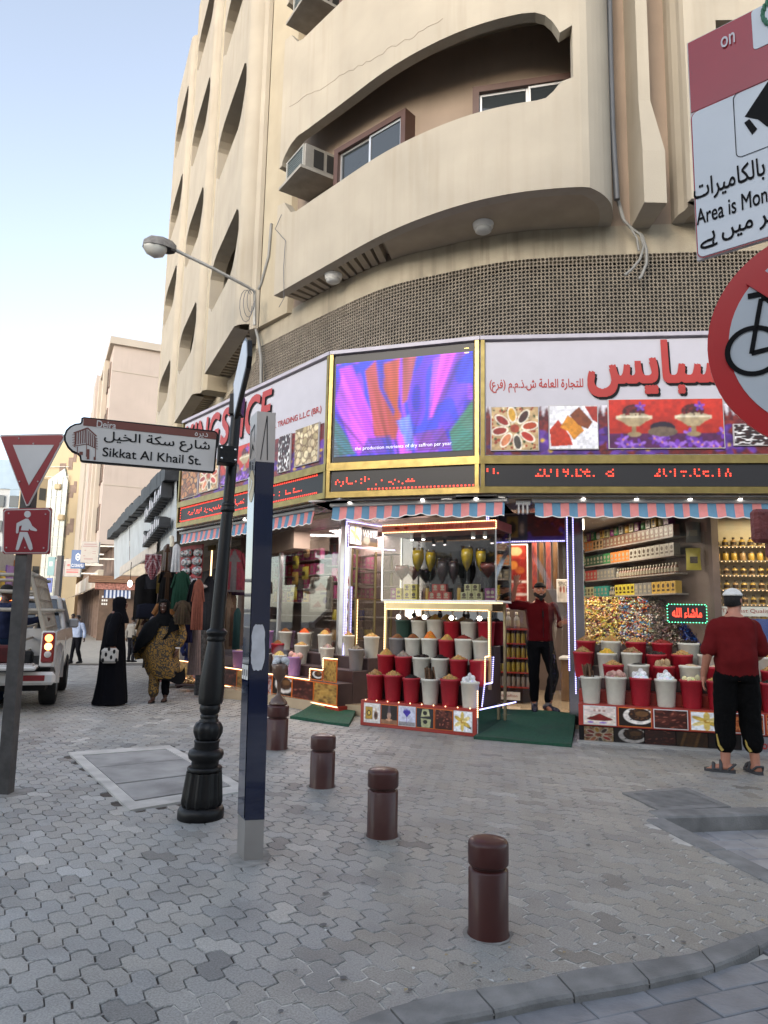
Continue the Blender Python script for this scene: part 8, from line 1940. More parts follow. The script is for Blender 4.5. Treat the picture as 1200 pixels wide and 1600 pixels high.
mb=MB(); mb.tube([(pp_.x,pp_.y,-.05),(pp_.x,pp_.y,tz+.1)],.035,12); mb.build('sign_pole',m_gpole,label='grey round pole at the right edge carrying the notice and the no-cycling disc',cat='pole')
dA=atd(1105,540,1.80); dfr=Fr((dA.x,dA.y),(.9,-.44))
cz0=dfr.px(1105,548)[1]; s_l=0; ztop=dfr.px(1200,372)[1]
Rd=.30; cs_=Rd
ND=thing('no_cycling_sign','large round red-bordered no-cycling sign cut by the right edge','traffic sign',tuple(dfr.p(cs_,cz0-Rd,0)))
def disc(r,n=64): return [(cs_+r*math.cos(6.283*i/n),cz0+r*math.sin(6.283*i/n)) for i in range(n)]
mb=MB(); mb.slab(dfr,disc(Rd),-.012,0); mb.build('red_disc',m_dred,parent=ND); mb=MB(); mb.slab(dfr,disc(Rd*.83),0,.003); mb.build('pale_disc',m_sblue,parent=ND)
def ringp(cx,cy,r0,r1,name,n=40):
 mb=MB(); v=[dfr.p(cx+r*math.cos(6.283*i/n),cy+r*math.sin(6.283*i/n),.006) for r in (r1,r0) for i in range(n)]; mb.add(v,[(i,(i+1)%n,n+(i+1)%n,n+i) for i in range(n)]); return mb.build(name,m_not,parent=ND)
def bar(p,q,w_,name,m,d=.006):
 a=Vector(p);b=Vector(q); nn=Vector((-(b-a).y,(b-a).x)).normalized()*w_/2; P=[tuple(a+nn),tuple(a-nn),tuple(b-nn),tuple(b+nn)]; mb=MB(); mb.slab(dfr,P,.003,d); return mb.build(name,m,parent=ND)
w0=dfr.px(1178,549); fw_=(2*cs_-w0[0]+.02,w0[1]); ringp(w0[0],w0[1],.055,.068,'rear_wheel'); ringp(fw_[0],fw_[1],.055,.068,'front_wheel')
hx,hz_=w0[0]-.006,w0[1]-.006; st=dfr.px(1189,468); bb=(cs_-.05,w0[1]+.015); bar((hx,hz_),st,.011,'seat_stay',m_not); bar((hx,hz_),bb,.012,'chain_stay',m_not); bar(bb,(st[0]+.01,st[1]),.012,'seat_tube',m_not); bar(st,(fw_[0]-.04,st[1]),.012,'top_tube',m_not); bar(bb,(fw_[0]-.04,st[1]-.01),.012,'down_tube',m_not); bar(fw_,(fw_[0]-.05,st[1]+.03),.012,'fork',m_not); bar((st[0]-.03,st[1]+.012),(st[0]+.03,st[1]+.014),.014,'saddle',m_not)
a=math.radians(135); bar((cs_+Rd*.86*math.cos(a),cz0+Rd*.86*math.sin(a)),(cs_-Rd*.86*math.cos(a),cz0-Rd*.86*math.sin(a)),.05,'red_bar',m_dred,.009)
rp_=atd(1186,835,2.6); m_brk=mat('brick_red_paint',(.17,.035,.03),.6,var=.2,vsc=18,bump=1.0,bsc=60)
BR=thing('painted_block','brick-red roughly painted square block on a short arm at the right edge','block',(rp_.x,rp_.y,1.6))
x0=atd(1173,835,2.6).x; z0=atd(1186,872,2.6).z; z1=atd(1186,797,2.6).z
mb=MB(); mb.box(x0,x0+.22,2.56,2.61,z0+.055,z1,.012); mb.build('square_head',m_brk,parent=BR); xs=atd(1196,860,2.6).x; mb=MB(); mb.box(xs,xs+.5,2.57,2.61,z0,z0+.054,.008); mb.build('arm',m_brk,parent=BR)
rl=random.Random(31); mb=MB()
for i in range(70):
 if i<34: q=K_in[2+i%5]; x,y=q[0]+rl.uniform(-.25,.25),q[1]+rl.uniform(-.02,.22)
 else: x,y=rl.uniform(-1.6,2.4),rl.uniform(2.6,7.5)
 if inpoly(x,y,REC) or inpoly(x,y,ROADP): continue
 e=rl.uniform(.004,.011); a=rl.random()*3.14; z=.006+rl.random()*.004; mb.add([(x+e*1.6*math.cos(a),y+e*1.6*math.sin(a),z),(x-e*math.sin(a),y+e*math.cos(a),z+.004),(x-e*1.6*math.cos(a),y-e*1.6*math.sin(a),z),(x+e*math.sin(a),y-e*math.cos(a),z+.002)],[(0,1,2,3),(3,2,1,0)],rl.choice([(.5,.48,.42),(.6,.6,.58),(.35,.28,.16),(.12,.11,.1)]))
mb.build('litter',mat('litter_bits',(1,1,1),.8,var=.1,attr=True),kind='stuff')
mb=MB()
for i in range(60):
 x,y=rl.uniform(-3,3.2),rl.uniform(2.7,9)
 if inpoly(x,y,REC) or inpoly(x,y,ROADP) or inpoly(x,y,SLABC) or inpoly(x,y,GRT): continue
 r_=rl.uniform(.006,.018); mb.add([(x+r_*rl.uniform(.7,1.2)*math.cos(6.283*k/9),y+r_*rl.uniform(.7,1.2)*math.sin(6.283*k/9),.0062) for k in range(9)],[tuple(range(9))])
mb.build('gum_spots',mat('gum_dark',(.12,.12,.12),.7,var=.2),kind='stuff')
# ================================================================ PEOPLE
from mathutils import noise as mnoise
CLOTHY=('jacket','shirt','trouser','sleeve')
def remesh(mb,vox,name,m,parent,it=3,smooth=.5,**kw):
 me=mb.mesh('tmp',m); o=bpy.data.objects.new('tmp',me); col.objects.link(o)
 r=o.modifiers.new('r','REMESH'); r.mode='VOXEL'; r.voxel_size=vox; r.use_smooth_shade=True
 s=o.modifiers.new('s','SMOOTH'); s.factor=smooth; s.iterations=it
 dg=bpy.context.evaluated_depsgraph_get(); dg.update(); m2=bpy.data.meshes.new_from_object(o.evaluated_get(dg))
 bpy.data.objects.remove(o); bpy.data.meshes.remove(me); m2.name=name
 if not m2.materials: m2.materials.append(m)
 if any(q in name for q in CLOTHY):
  n_=len(m2.vertices); nr=[v.normal.copy() for v in m2.vertices]
  for v,nn in zip(m2.vertices,nr):
   c=v.co; q=mnoise.noise(Vector((c.x*9+c.z*5,c.y*9,c.z*8-c.x*3)))*.011+mnoise.noise(Vector((c.x*22,c.y*22,c.z*16+c.x*9)))*.005; v.co=c+nn*(q+.003)
 for p in m2.polygons: p.use_smooth=True
 return link(name,m2,parent,None,**kw)
def limb(mb,pts,rs,n=12,flat=1.0):
 mb.tube(pts,rs,n,flat=flat); mb.ball(pts[0],rs[0]*.99,10,7); mb.ball(pts[-1],rs[-1]*.99,10,7)
def chain(a,b,c,ra,rb,rc,k=3):
 a,b,c=Vector(a),Vector(b),Vector(c); P=[a.lerp(b,i/k) for i in range(k)]+[b.lerp(c,i/k) for i in range(k+1)]
 return [tuple(p) for p in P],[ra+(rb-ra)*i/k for i in range(k)]+[rb+(rc-rb)*i/k for i in range(k+1)]
def hand(mb,w,d,side,spread=.12,curl=.5,nrm=None):
 """palm and five fingers; w wrist, d pointing direction, side: towards the thumb, nrm: palm normal"""
 w,d=Vector(w),Vector(d).normalized(); t=Vector(side); t=(t-d*t.dot(d)).normalized(); n=Vector(nrm) if nrm else d.cross(t); n=(n-d*n.dot(d)-t*n.dot(t)).normalized()
 limb(mb,[tuple(w),tuple(w+d*.04)],[.026,.03]);
 for q in (-.026,-.009,.009,.026): limb(mb,[tuple(w+d*.03+t*q*.8),tuple(w+d*.088+t*q)],[.015,.0135],8)
 for q,L in ((.028,.070),(.0095,.078),(-.0095,.072),(-.028,.056)):
  b=w+d*.086+t*q; e=(d+t*(q/.028)*spread).normalized(); m1=b+e*L*.45+n*curl*.006; m2=m1+(e*(1-curl*.4)+n*curl*.6).normalized()*L*.32; m3=m2+(e*(1-curl*.8)+n*curl*.9).normalized()*L*.26
  limb(mb,[tuple(b),tuple(m1),tuple(m2),tuple(m3)],[.0105,.0098,.0092,.008],8)
 b=w+d*.03+t*.028; m1=b+(d*.6+t*.75).normalized()*.04; m2=m1+(d*.9+t*.35+n*curl*.3).normalized()*.032; limb(mb,[tuple(b),tuple(m1),tuple(m2)],[.014,.0125,.010],8)
class Person:
 def __init__(s,label,loc,H,face,group=None):
  s.t=thing('person',label,'person',tuple(loc),group); s.H=H
  s.M=Matrix.Translation(loc)@Matrix.Rotation(face,4,'Z')@Matrix.Scale(H/1.75,4); s.k=H/1.75
 def mb(s): m=MB(); m.M=s.M; return m
 def head(s,mb,c,yaw=0,tilt=0,k=1.0):
  old=mb.M; mb.M=s.M@Matrix.Translation(c)@Matrix.Rotation(yaw,4,'Z')@Matrix.Rotation(tilt,4,'X'); s.HM=mb.M
  rings=[(-.118,.026,.030,.040),(-.108,.044,.046,.030),(-.085,.056,.066,.018),(-.05,.066,.082,.008),(-.01,.072,.092,.0),(.03,.076,.098,-.006),(.065,.072,.094,-.010),(.095,.056,.074,-.012),(.113,.030,.042,-.012),(.118,.008,.012,-.012)]
  n=22; v=[]
  for z,rx,ry,oy in rings:
   for i in range(n): a=6.2832*i/n; v.append((rx*math.cos(a),oy+ry*math.sin(a),z))
  mb.add(v,[(i*n+j,i*n+(j+1)%n,(i+1)*n+(j+1)%n,(i+1)*n+j) for i in range(len(rings)-1) for j in range(n)]+[tuple(range(n))[::-1],tuple(range(len(v)-n,len(v)))])
  limb(mb,[(0,.094,.022),(0,.106,-.012),(0,.100,-.022)],[.009,.014,.015],8); mb.ball((0,.088,-.05),.02,8,6,rx=1.3,ry=.6,rz=.55)
  for sg in (-1,1): mb.ball((sg*.077,-.008,.0),.03,8,6,rx=.3,ry=.65,rz=1.0); mb.ball((sg*.028,.080,.028),.018,8,5,rx=1.2,rz=.5)
  mb.M=old
 def face(s,brow='1a120c',lip='7a3a30',white='d0c8c0',smile=False):
  m=s.mb(); m.M=s.HM
  for sg in (-1,1): m.ball((sg*.030,.083,.014),.0115,8,6,rx=1.25,ry=.7,rz=.75)
  m.build('eye_whites',mat('eye_white',white,.2),parent=s.t,kind='stuff'); m=s.mb(); m.M=s.HM
  for sg in (-1,1): m.ball((sg*.030,.0905,.014),.0055,8,6,ry=.5)
  m.build('irises',mat('iris','140c08',.1),parent=s.t,kind='stuff'); m=s.mb(); m.M=s.HM
  for sg in (-1,1): m.tube([(sg*.012,.093,.032),(sg*.030,.092,.038),(sg*.050,.078,.033)],[.004,.006,.003],6)
  m.build('eyebrows',mat('hair_'+brow,brow,.8),parent=s.t,kind='stuff')
  m=s.mb(); m.M=s.HM; w=.026 if smile else .022; m.tube([(-w,.084,-.050+.006*smile),(0,.099,-.055),(w,.084,-.050+.006*smile)],[.003,.0065,.003],6); m.build('lips',mat('lips',lip,.4),parent=s.t)
  if smile: m=s.mb(); m.M=s.HM; m.tube([(-.018,.092,-.049),(0,.1015,-.052),(.018,.092,-.049)],[.002,.0042,.002],6); m.build('teeth',mat('teeth','cfc8bc',.3),parent=s.t)
 def hcap(s,name,m,z0,k=1.06,front=0,back=0,n=22,thick=.006):
  """hair, cap or scarf shell over the skull from height z0 up"""
  mb=s.mb(); mb.M=s.HM; v=[]; R=[(z0,.0765,.098),(z0*.5+.04,.077,.099),(.065,.073,.095),(.095,.058,.076),(.115,.032,.044),(.123,.004,.006)]
  for j,(z,rx,ry) in enumerate(R):
   for i in range(n):
    a=6.2832*i/n; f=math.sin(a); zz=z+(front*max(0,f)+back*max(0,-f))*(1 if j==0 else .5 if j==1 else 0); v.append((rx*k*math.cos(a),-.008+ry*k*math.sin(a),zz+.004))
  mb.add(v,[(i*n+j,i*n+(j+1)%n,(i+1)*n+(j+1)%n,(i+1)*n+j) for i in range(len(R)-1) for j in range(n)]+[tuple(range(n))[::-1],tuple(range(len(v)-n,len(v)))],sm=True); return mb.build(name,m,parent=s.t)
 def torso(s,mb,e=0.0,z0=.88,z1=1.50,belly=0,sh=1.0,lean=(0,0)):
  R=[(.86,.155,.105),(.95,.165,.115),(1.05,.150+belly*.3,.108+belly),(1.15,.150+belly*.2,.110+belly*.8),(1.27,.170,.118),(1.38,.178*sh,.110),(1.435,.165*sh,.088),(1.475,.10,.07),(1.51,.062,.058)]
  n=24; v=[]; rr=[r for r in R if z0-.03<=r[0]<=z1+.02]
  for z,rx,ry in rr:
   for i in range(n):
    a=6.2832*i/n; c,si=math.cos(a),math.sin(a); q=(abs(c)**2.6+abs(si)**2.6)**(-1/2.6); v.append(((rx+e)*c*q+lean[0]*(z-.9),(ry+e)*si*q+lean[1]*(z-.9)-.01,z))
  mb.add(v,[(i*n+j,i*n+(j+1)%n,(i+1)*n+(j+1)%n,(i+1)*n+j) for i in range(len(rr)-1) for j in range(n)]+[tuple(range(n))[::-1],tuple(range(len(v)-n,len(v)))])
 def shoe(s,ank,d,m,name='shoe',sole=None,L=.27,hgt=.10):
  a=Vector(ank); d=Vector(d).normalized(); mb=s.mb(); f=Vector((a.x,a.y,0)); b=f-d*.07
  P=[b+Vector((0,0,.06)),f+Vector((0,0,.065)),f+d*.08+Vector((0,0,.05)),f+d*(L-.10)+Vector((0,0,.038)),f+d*(L-.075)+Vector((0,0,.032))]
  mb.tube([tuple(p) for p in P],[.04,.046,.046,.045,.03],12,flat=.85); mb.ball(tuple(P[0]),.04,10,7); mb.ball(tuple(P[-1]),.032,10,7); limb(mb,[tuple(f+Vector((0,0,.06))),tuple(f+Vector((0,0,hgt)))],[.045,.043])
  o=remesh(mb,.010*s.k,name,m,s.t,2)
  mb=s.mb(); side=Vector((-d.y,d.x,0)); out=[]
  for u,w_ in ((-.085,.02),(-.06,.036),(0,.042),(.08,.046),(.13,.045),(.17,.03),(.19,.008)): out.append((u,w_))
  P=[tuple((f+d*u*(L/.27)+side*w_).to_2d()) for u,w_ in out]+[tuple((f+d*u*(L/.27)-side*w_).to_2d()) for u,w_ in out[::-1]]; mb.prism(P,0,.022); mb.build('sole',sole or m_blk,parent=o); return o
def skin(n,c): return mat('skin_'+n,c,.5,var=.06,vsc=25,bump=.1,bsc=180)
def fab(n,c,**k): return mat('fabric_'+n,c,.9,spec=.12,var=k.get('var',.1),vsc=k.get('vsc',10),bump=k.get('bump',.5),bsc=k.get('bsc',14))
fp_=atz(845,1112,.165); P=Person('smiling bearded man in maroon jacket and black cap waving from the open doorway',(fp_.x,fp_.y,.165),1.78,math.pi-.03)
sk=skin('tan','a56c50'); b=P.mb()
P.head(b,(-.0,.03,1.635),yaw=0); limb(b,[(0,-.01,1.45),(0,.005,1.55)],[.058,.054]); P.torso(b)
aR=((.185,0,1.43),(.40,.03,1.44),(.345,.10,1.70)); aL=((-.185,0,1.43),(-.275,-.05,1.17),(-.285,.16,1.215))
for a,rr3 in ((aR,(.048,.042,.028)),(aL,(.048,.042,.028))): limb(b,*chain(*a,*rr3))
hand(b,aR[2],(-.10,.05,1),(-1,.1,0),.30,.05,(0,1,0)); hand(b,aL[2],(-.35,.9,.15),(0,.1,1),.1,.5)
lR=((.085,0,.90),(.095,.03,.49),(.085,-.0,.08)); lL=((-.085,0,.90),(-.165,.06,.50),(-.10,.03,.10))
for l in (lR,lL): limb(b,*chain(*l,.082,.056,.042));
for l in (lR,lL): limb(b,[(l[2][0],l[2][1],.06),(l[2][0],l[2][1]+.12,.035)],[.038,.03])
remesh(b,.0085,'body',sk,P.t)
j=P.mb(); P.torso(j,.016,.90,1.485,sh=1.02); limb(j,*chain(aR[0],aR[1],Vector(aR[1]).lerp(Vector(aR[2]),.12),.064,.058,.054)); limb(j,*chain(aL[0],aL[1],Vector(aL[1]).lerp(Vector(aL[2]),.22),.064,.056,.05)); limb(j,[(0,0,1.44),(0,.01,1.505)],[.075,.068])
remesh(j,.012,'maroon_jacket',fab('maroon','4a070c'),P.t)
z=P.mb(); z.tube([(-.02,.128,1.40),(-.022,.132,1.2),(-.022,.125,1.0)],.004,5); z.tube([(-.02,.134,1.36),(-.02,.136,1.28)],.011,5); z.build('zip',m_blk,parent=P.t)
tr=P.mb(); P.torso(tr,.012,.86,1.0);
for l in (lR,lL): limb(tr,*chain((l[0][0],l[0][1],.93),l[1],(l[2][0],l[2][1],.165),.102,.072,.055))
remesh(tr,.012,'black_trousers',fab('black','06070a'),P.t)
for l,d in ((lR,(.15,1)),(lL,(-.55,1))):
 so=P.mb(); limb(so,[(l[2][0],l[2][1],.09),(l[2][0],l[2][1],.19)],[.045,.047]); so.build('sock',fab('sock','6a6a6c'),parent=P.t)
 P.shoe(l[2],(d[0],d[1],0),mat('shoe_navy','10142a',.5,var=.05),sole=mat('sole_red','5a1a18',.6))
P.face(smile=True,lip='6a2c24'); P.hcap('black_cap',fab('cap','08080a'),.045,1.08,thick=.01)
bd=P.mb(); bd.M=P.HM;
for i in range(15):
 a=math.radians(-95+190*i/14); x,y=.064*math.sin(a),.0+.078*math.cos(a); bd.ball((x,y*.98,-.075+.035*abs(math.sin(a))**2),.026,7,5,rz=1.3,rx=.9,ry=.8)
bd.tube([(-.03,.088,-.038),(0,.104,-.038),(.03,.088,-.038)],[.004,.007,.004],6); bd.ball((0,.082,-.105),.03,8,6,rz=1.0); remesh(bd,.007,'beard',mat('hair_beard','0b0807',.9,bump=.6,bsc=200),P.t,1)
fp_=atz(1158,1207,0); P=Person('man in a red t-shirt and white cap seen from behind before the right stand',(fp_.x,fp_.y,0),1.78,-.12)
sk=skin('fair','a5705a'); b=P.mb(); P.head(b,(.02,.035,1.635),yaw=-.75); limb(b,[(0,-.02,1.44),(.005,.0,1.55)],[.062,.058]); P.torso(b,belly=.03)
aL=((-.19,-.01,1.385),(-.27,-.04,1.12),(-.285,.07,.90)); aR=((.19,-.01,1.385),(.265,.02,1.13),(.20,.22,1.02))
for a in (aL,aR): limb(b,*chain(*a,.052,.047,.031))
hand(b,aL[2],(-.02,.12,-1),(.35,1,0),.08,.6); hand(b,aR[2],(-.3,.9,-.1),(0,.2,1),.1,.6)
lL=((-.095,0,.88),(-.12,.02,.47),(-.145,-.02,.08)); lR=((.095,0,.88),(.115,.02,.47),(.13,-.02,.08))
dL,dR=Vector((-.93,.35,0)),Vector((-.12,1,0))
for l,d in ((lL,dL),(lR,dR)):
 limb(b,*chain(*l,.09,.062,.042)); f=Vector((l[2][0],l[2][1],0)); d=d.normalized(); sd=Vector((-d.y,d.x,0)); b.ball(tuple(f-d*.035+Vector((0,0,.045))),.04,9,7); limb(b,[tuple(f+Vector((0,0,.055))),tuple(f+d*.10+Vector((0,0,.035)))],[.042,.036],flat=.8)
 for q in range(5): limb(b,[tuple(f+d*.09+sd*(.03-.016*q)+Vector((0,0,.03))),tuple(f+d*(.165-.008*q)+sd*(.034-.017*q)+Vector((0,0,.024)))],[.014,.010],7)
remesh(b,.009,'body',sk,P.t)
j=P.mb(); P.torso(j,.026,.84,1.475,belly=.035,sh=.96);
for a in (aL,aR): limb(j,*chain(Vector(a[0])+Vector((-.01 if a[0][0]>0 else .01,0,.0)),Vector(a[0]).lerp(Vector(a[1]),.5),Vector(a[0]).lerp(Vector(a[1]),.88),.068,.068,.072))
limb(j,[(0,-.01,1.43),(0,0,1.49)],[.085,.068]); remesh(j,.013,'red_t_shirt',fab('red_tee','5a1416',bump=.7,bsc=9),P.t,4)
tr=P.mb(); P.torso(tr,.026,.83,.98,belly=.02)
for l in (lL,lR): limb(tr,*chain((l[0][0],0,.90),l[1],Vector(l[1]).lerp(Vector(l[2]),.55),.118,.098,.088))
remesh(tr,.013,'black_cropped_trousers',fab('black_crop','060607',bump=1.0,bsc=26),P.t)
ms=mat('sandal_grey','3a3a3c',.7,var=.1)
for l,d in ((lL,dL),(lR,dR)):
 d=d.normalized(); f=Vector((l[2][0],l[2][1],0)); sd=Vector((-d.y,d.x,0)); mb=P.mb(); out=((-.085,.025),(-.05,.042),(.02,.044),(.10,.052),(.16,.045),(.19,.02)); Q=[tuple((f+d*u+sd*w_).to_2d()) for u,w_ in out]+[tuple((f+d*u-sd*w_).to_2d()) for u,w_ in out[::-1]]; mb.prism(Q,0,.028); o=mb.build('sandal_sole',ms,parent=P.t)
 mb=P.mb()
 for u,hh,w_ in ((.105,.058,.05),(.04,.085,.047)): mb.tube([tuple(f+d*u+sd*w_*math.cos(t)+Vector((0,0,.02+hh*math.sin(t)))) for t in [math.pi*i/8 for i in range(9)]],.011,6,flat=1.6)
 mb.tube([tuple(f-d*.02+sd*.05+Vector((0,0,.03))),tuple(f-d*.075+sd*.03+Vector((0,0,.075))),tuple(f-d*.085+Vector((0,0,.08))),tuple(f-d*.075-sd*.03+Vector((0,0,.075))),tuple(f-d*.02-sd*.05+Vector((0,0,.03)))],.011,6); mb.tube([tuple(f+d*.04+sd*.048+Vector((0,0,.03))),tuple(f+d*.105+sd*.05+Vector((0,0,.03)))],.008,6); mb.build('strap',ms,parent=o)
P.face(); P.hcap('black_hair',mat('hair_dark','0d0a09',.8,bump=.8,bsc=120),-.045,1.05,front=.12,back=-.02); P.hcap('white_cap',fab('cap_white','d0d0cc',bump=1,bsc=60),.045,1.13)
mb=P.mb();
for l in (lL,lR): q=Vector(l[1]).lerp(Vector(l[2]),.55); mb.tube([tuple(q+Vector((-.085,-.03,.10))),tuple(q+Vector((-.075,-.05,.0))),tuple(q+Vector((-.05,-.07,-.05)))],[.006,.012,.016],6)
mb.build('yellow_piping',fab('piping','a08a4a'),parent=P.t,kind='stuff')
def robe(P,rings,m,name,n=48,fold=.05,nf=9,ph=0,cf=None):
 mb=P.mb(); v=[]
 for (z,rx,ry,ox,oy) in rings:
  f=fold*max(0,1-z/1.25)+.008
  for i in range(n): a=6.2832*i/n; q=1+f*math.sin(nf*a+ph+z*1.5)+f*.6*math.sin(3*a+z*3); v.append((ox+rx*q*math.cos(a),oy+ry*q*math.sin(a),z))
 fs=[(i*n+j,i*n+(j+1)%n,(i+1)*n+(j+1)%n,(i+1)*n+j) for i in range(len(rings)-1) for j in range(n)]
 mb.add(v,fs,[cf(((j+.5)/n),(rings[i][0]+rings[i+1][0])/2) for i in range(len(rings)-1) for j in range(n)] if cf else None,sm=True); mb.add(v[:n],[tuple(range(n))[::-1]],cf(0,0) if cf else None); mb.add(v[-n:],[tuple(range(n))],cf(0,1.4) if cf else None); return mb.build(name,m,parent=P.t)
fp_=atz(172,1101,0); P=Person('woman in long black robe and headscarf, side view, holding a black and white bag',(fp_.x,fp_.y,0),1.66,-1.15)
m_ab=fab('abaya_black','05060c',var=.2,bump=.6,bsc=8); sk=skin('brown','6a4130'); b=P.mb(); P.head(b,(0,.05,1.62),yaw=.1); limb(b,[(0,0,1.44),(0,.01,1.54)],[.055,.05]); P.torso(b)
aL=((-.18,0,1.41),(-.22,-.08,1.13),(-.19,-.11,.93)); aR=((.18,0,1.41),(.25,-.08,1.15),(.27,-.06,.97))
for a in (aL,aR): limb(b,*chain(*a,.045,.04,.027))
hand(b,aL[2],(0,.1,-1),(0,1,0),.06,.8); hand(b,aR[2],(.1,.1,-1),(0,1,0),.06,.8)
for sg in (-1,1): limb(b,*chain((sg*.08,0,.9),(sg*.09,.01,.48),(sg*.09,0,.08),.08,.055,.04)); limb(b,[(sg*.09,0,.045),(sg*.09,.14,.03)],[.036,.03])
remesh(b,.0095,'body',sk,P.t)
robe(P,[(.02,.27,.27,0,-.01),(.1,.26,.26,0,0),(.35,.235,.23,0,0),(.6,.22,.21,0,-.01),(.85,.215,.20,0,-.02),(1.05,.215,.175,0,-.02),(1.2,.225,.165,0,-.02),(1.33,.235,.15,0,-.02),(1.42,.20,.125,0,-.015),(1.47,.13,.10,0,0)],m_ab,'black_robe')
sl_=P.mb();
for a in (aL,aR): limb(sl_,*chain(a[0],a[1],Vector(a[1]).lerp(Vector(a[2]),.85),.085,.085,.075))
remesh(sl_,.014,'robe_sleeves',m_ab,P.t,kind='stuff')
def hijab(P,m,open_=.62,drop=.24,wid=.20):
 mb=P.mb(); n=28; hx=P.M.inverted()@P.HM; c=hx.to_translation(); yaw=hx.to_euler().z; v=[]
 R=[(c.z+.128,.01,.01),(c.z+.115,.055,.065),(c.z+.07,.092,.112),(c.z+.0,.098,.118),(c.z-.07,.092,.11),(c.z-.12,.10,.108),(c.z-.17,.15,.13),(c.z-drop,wid,.16),(c.z-drop-.07,wid*1.05,.165)]
 fs=[]
 for j,(z,rx,ry) in enumerate(R):
  for i in range(n): a=6.2832*i/n+yaw; q=1+.02*math.sin(7*a+j); v.append((c.x*(1 if j<6 else .4)+rx*q*math.cos(a),c.y-.012+ry*q*math.sin(a),z))
 for j in range(len(R)-1):
  for i in range(n):
   am=6.2832*(i+.5)/n; front=abs(((am-math.pi/2+math.pi)%(2*math.pi))-math.pi)
   if 2<=j<=4 and front<open_*(1.0 if j!=4 else .8): continue
   fs.append((j*n+i,(j+1)*n+i,(j+1)*n+(i+1)%n,j*n+(i+1)%n))
 mb.add(v,fs,sm=True); return mb.build('headscarf',m,parent=P.t)
hijab(P,m_ab); P.face(lip='5a2c28')
bg=P.mb(); bp=Vector((.30,-.08,.70)); bg.box(bp.x-.05,bp.x+.05,bp.y-.13,bp.y+.13,bp.z-.02,bp.z+.22,.04); bg.build('bag',fab('bag_white','a6a4a0'),parent=P.t)
bg=P.mb();
for k in range(6): bg.ball((bp.x+.05,bp.y-.10+.04*k,bp.z+.03+.045*(k*2%5)),.022,7,5,rx=.3,rz=1.6)
for k in range(4): bg.ball((bp.x-.03+.02*k,bp.y-.13,bp.z+.04+.05*(k%3)),.018,7,5,ry=.3,rz=1.5)
bg.build('bag_pattern',m_blk,parent=P.t,kind='stuff')
fp_=atz(250,1097,0); P=Person('woman in a gold patterned dress and black shawl walking towards the camera',(fp_.x,fp_.y,0),1.64,math.pi+.05)
sk=skin('dark','3e241a'); b=P.mb(); P.head(b,(.02,.05,1.62),yaw=.05); limb(b,[(0,0,1.44),(.01,.01,1.54)],[.06,.055]); P.torso(b,belly=.06)
aL=((-.20,0,1.40),(-.30,-.02,1.13),(-.26,.10,.90)); aR=((.20,0,1.40),(.36,0,1.16),(.46,.06,.93))
for a in (aL,aR): limb(b,*chain(*a,.055,.046,.030))
hand(b,aL[2],(.1,.2,-1),(.2,1,0),.06,.7); hand(b,aR[2],(.2,.1,-1),(-.4,1,0),.1,.5)
for l,d in ((((.08,0,.9),(.10,.05,.48),(.10,.10,.08)),(.1,1)),(((-.08,0,.9),(-.07,.0,.48),(-.06,-.08,.10)),(0,1))):
 limb(b,*chain(*l,.10,.07,.045)); f=l[2]; limb(b,[(f[0],f[1],.045),(f[0]+d[0]*.12,f[1]+.13,.03)],[.036,.032])
remesh(b,.0095,'body',sk,P.t)
mg=bpy.data.materials.new('gold_pattern_dress'); mg.use_nodes=True; N=mg.node_tree.nodes; L=mg.node_tree.links.new; bs=N['Principled BSDF']; bs.inputs['Roughness'].default_value=.75
tc=N.new('ShaderNodeTexCoord'); vo=N.new('ShaderNodeTexVoronoi'); vo.feature='SMOOTH_F1'; vo.inputs['Scale'].default_value=17; no=N.new('ShaderNodeTexNoise'); no.inputs['Scale'].default_value=24; no.inputs['Detail'].default_value=3; ad=N.new('ShaderNodeMath'); ad.operation='MULTIPLY_ADD'; ad.inputs[1].default_value=1.1
wv=N.new('ShaderNodeMath'); wv.operation='SINE'; ml=N.new('ShaderNodeMath'); ml.operation='MULTIPLY'; ml.inputs[1].default_value=17
L(tc.outputs['Object'],vo.inputs['Vector']); L(tc.outputs['Object'],no.inputs['Vector']); L(vo.outputs['Distance'],ad.inputs[0]); L(no.outputs[0],ad.inputs[2]); L(ad.outputs[0],ml.inputs[0]); L(ml.outputs[0],wv.inputs[0]); rp2=N.new('ShaderNodeValToRGB'); rp2.color_ramp.elements[0].position=.47; rp2.color_ramp.elements[0].color=(.012,.010,.008,1); rp2.color_ramp.elements[1].position=.56; rp2.color_ramp.elements[1].color=(*srgb('725414'),1)
mr=N.new('ShaderNodeMapRange'); mr.inputs[1].default_value=-1; L(wv.outputs[0],mr.inputs[0]); L(mr.outputs[0],rp2.inputs[0]); L(rp2.outputs[0],bs.inputs['Base Color'])
robe(P,[(.40,.23,.20,-.06,0),(.46,.27,.23,-.05,0),(.6,.29,.24,0,0),(.8,.30,.24,.04,0),(1.0,.29,.23,.03,0),(1.2,.26,.20,0,0),(1.35,.22,.16,0,0),(1.44,.17,.12,0,0)],mg,'gold_patterned_dress',fold=.06,nf=6)
tr=P.mb(); limb(tr,*chain((.08,.01,.9),(.10,.05,.48),(.10,.10,.17),.12,.105,.085)); remesh(tr,.014,'patterned_trouser_leg',mg,P.t); tr=P.mb(); limb(tr,*chain((-.08,0,.9),(-.07,.0,.48),(-.06,-.08,.16),.11,.08,.065)); remesh(tr,.014,'black_trouser_leg',m_ab,P.t)
sl_=P.mb(); limb(sl_,*chain(aL[0],aL[1],Vector(aL[1]).lerp(Vector(aL[2]),.62),.10,.09,.075)); remesh(sl_,.014,'patterned_sleeve',mg,P.t)
m_sh=fab('shawl_black','08090b',var=.2,bump=.6,bsc=9)
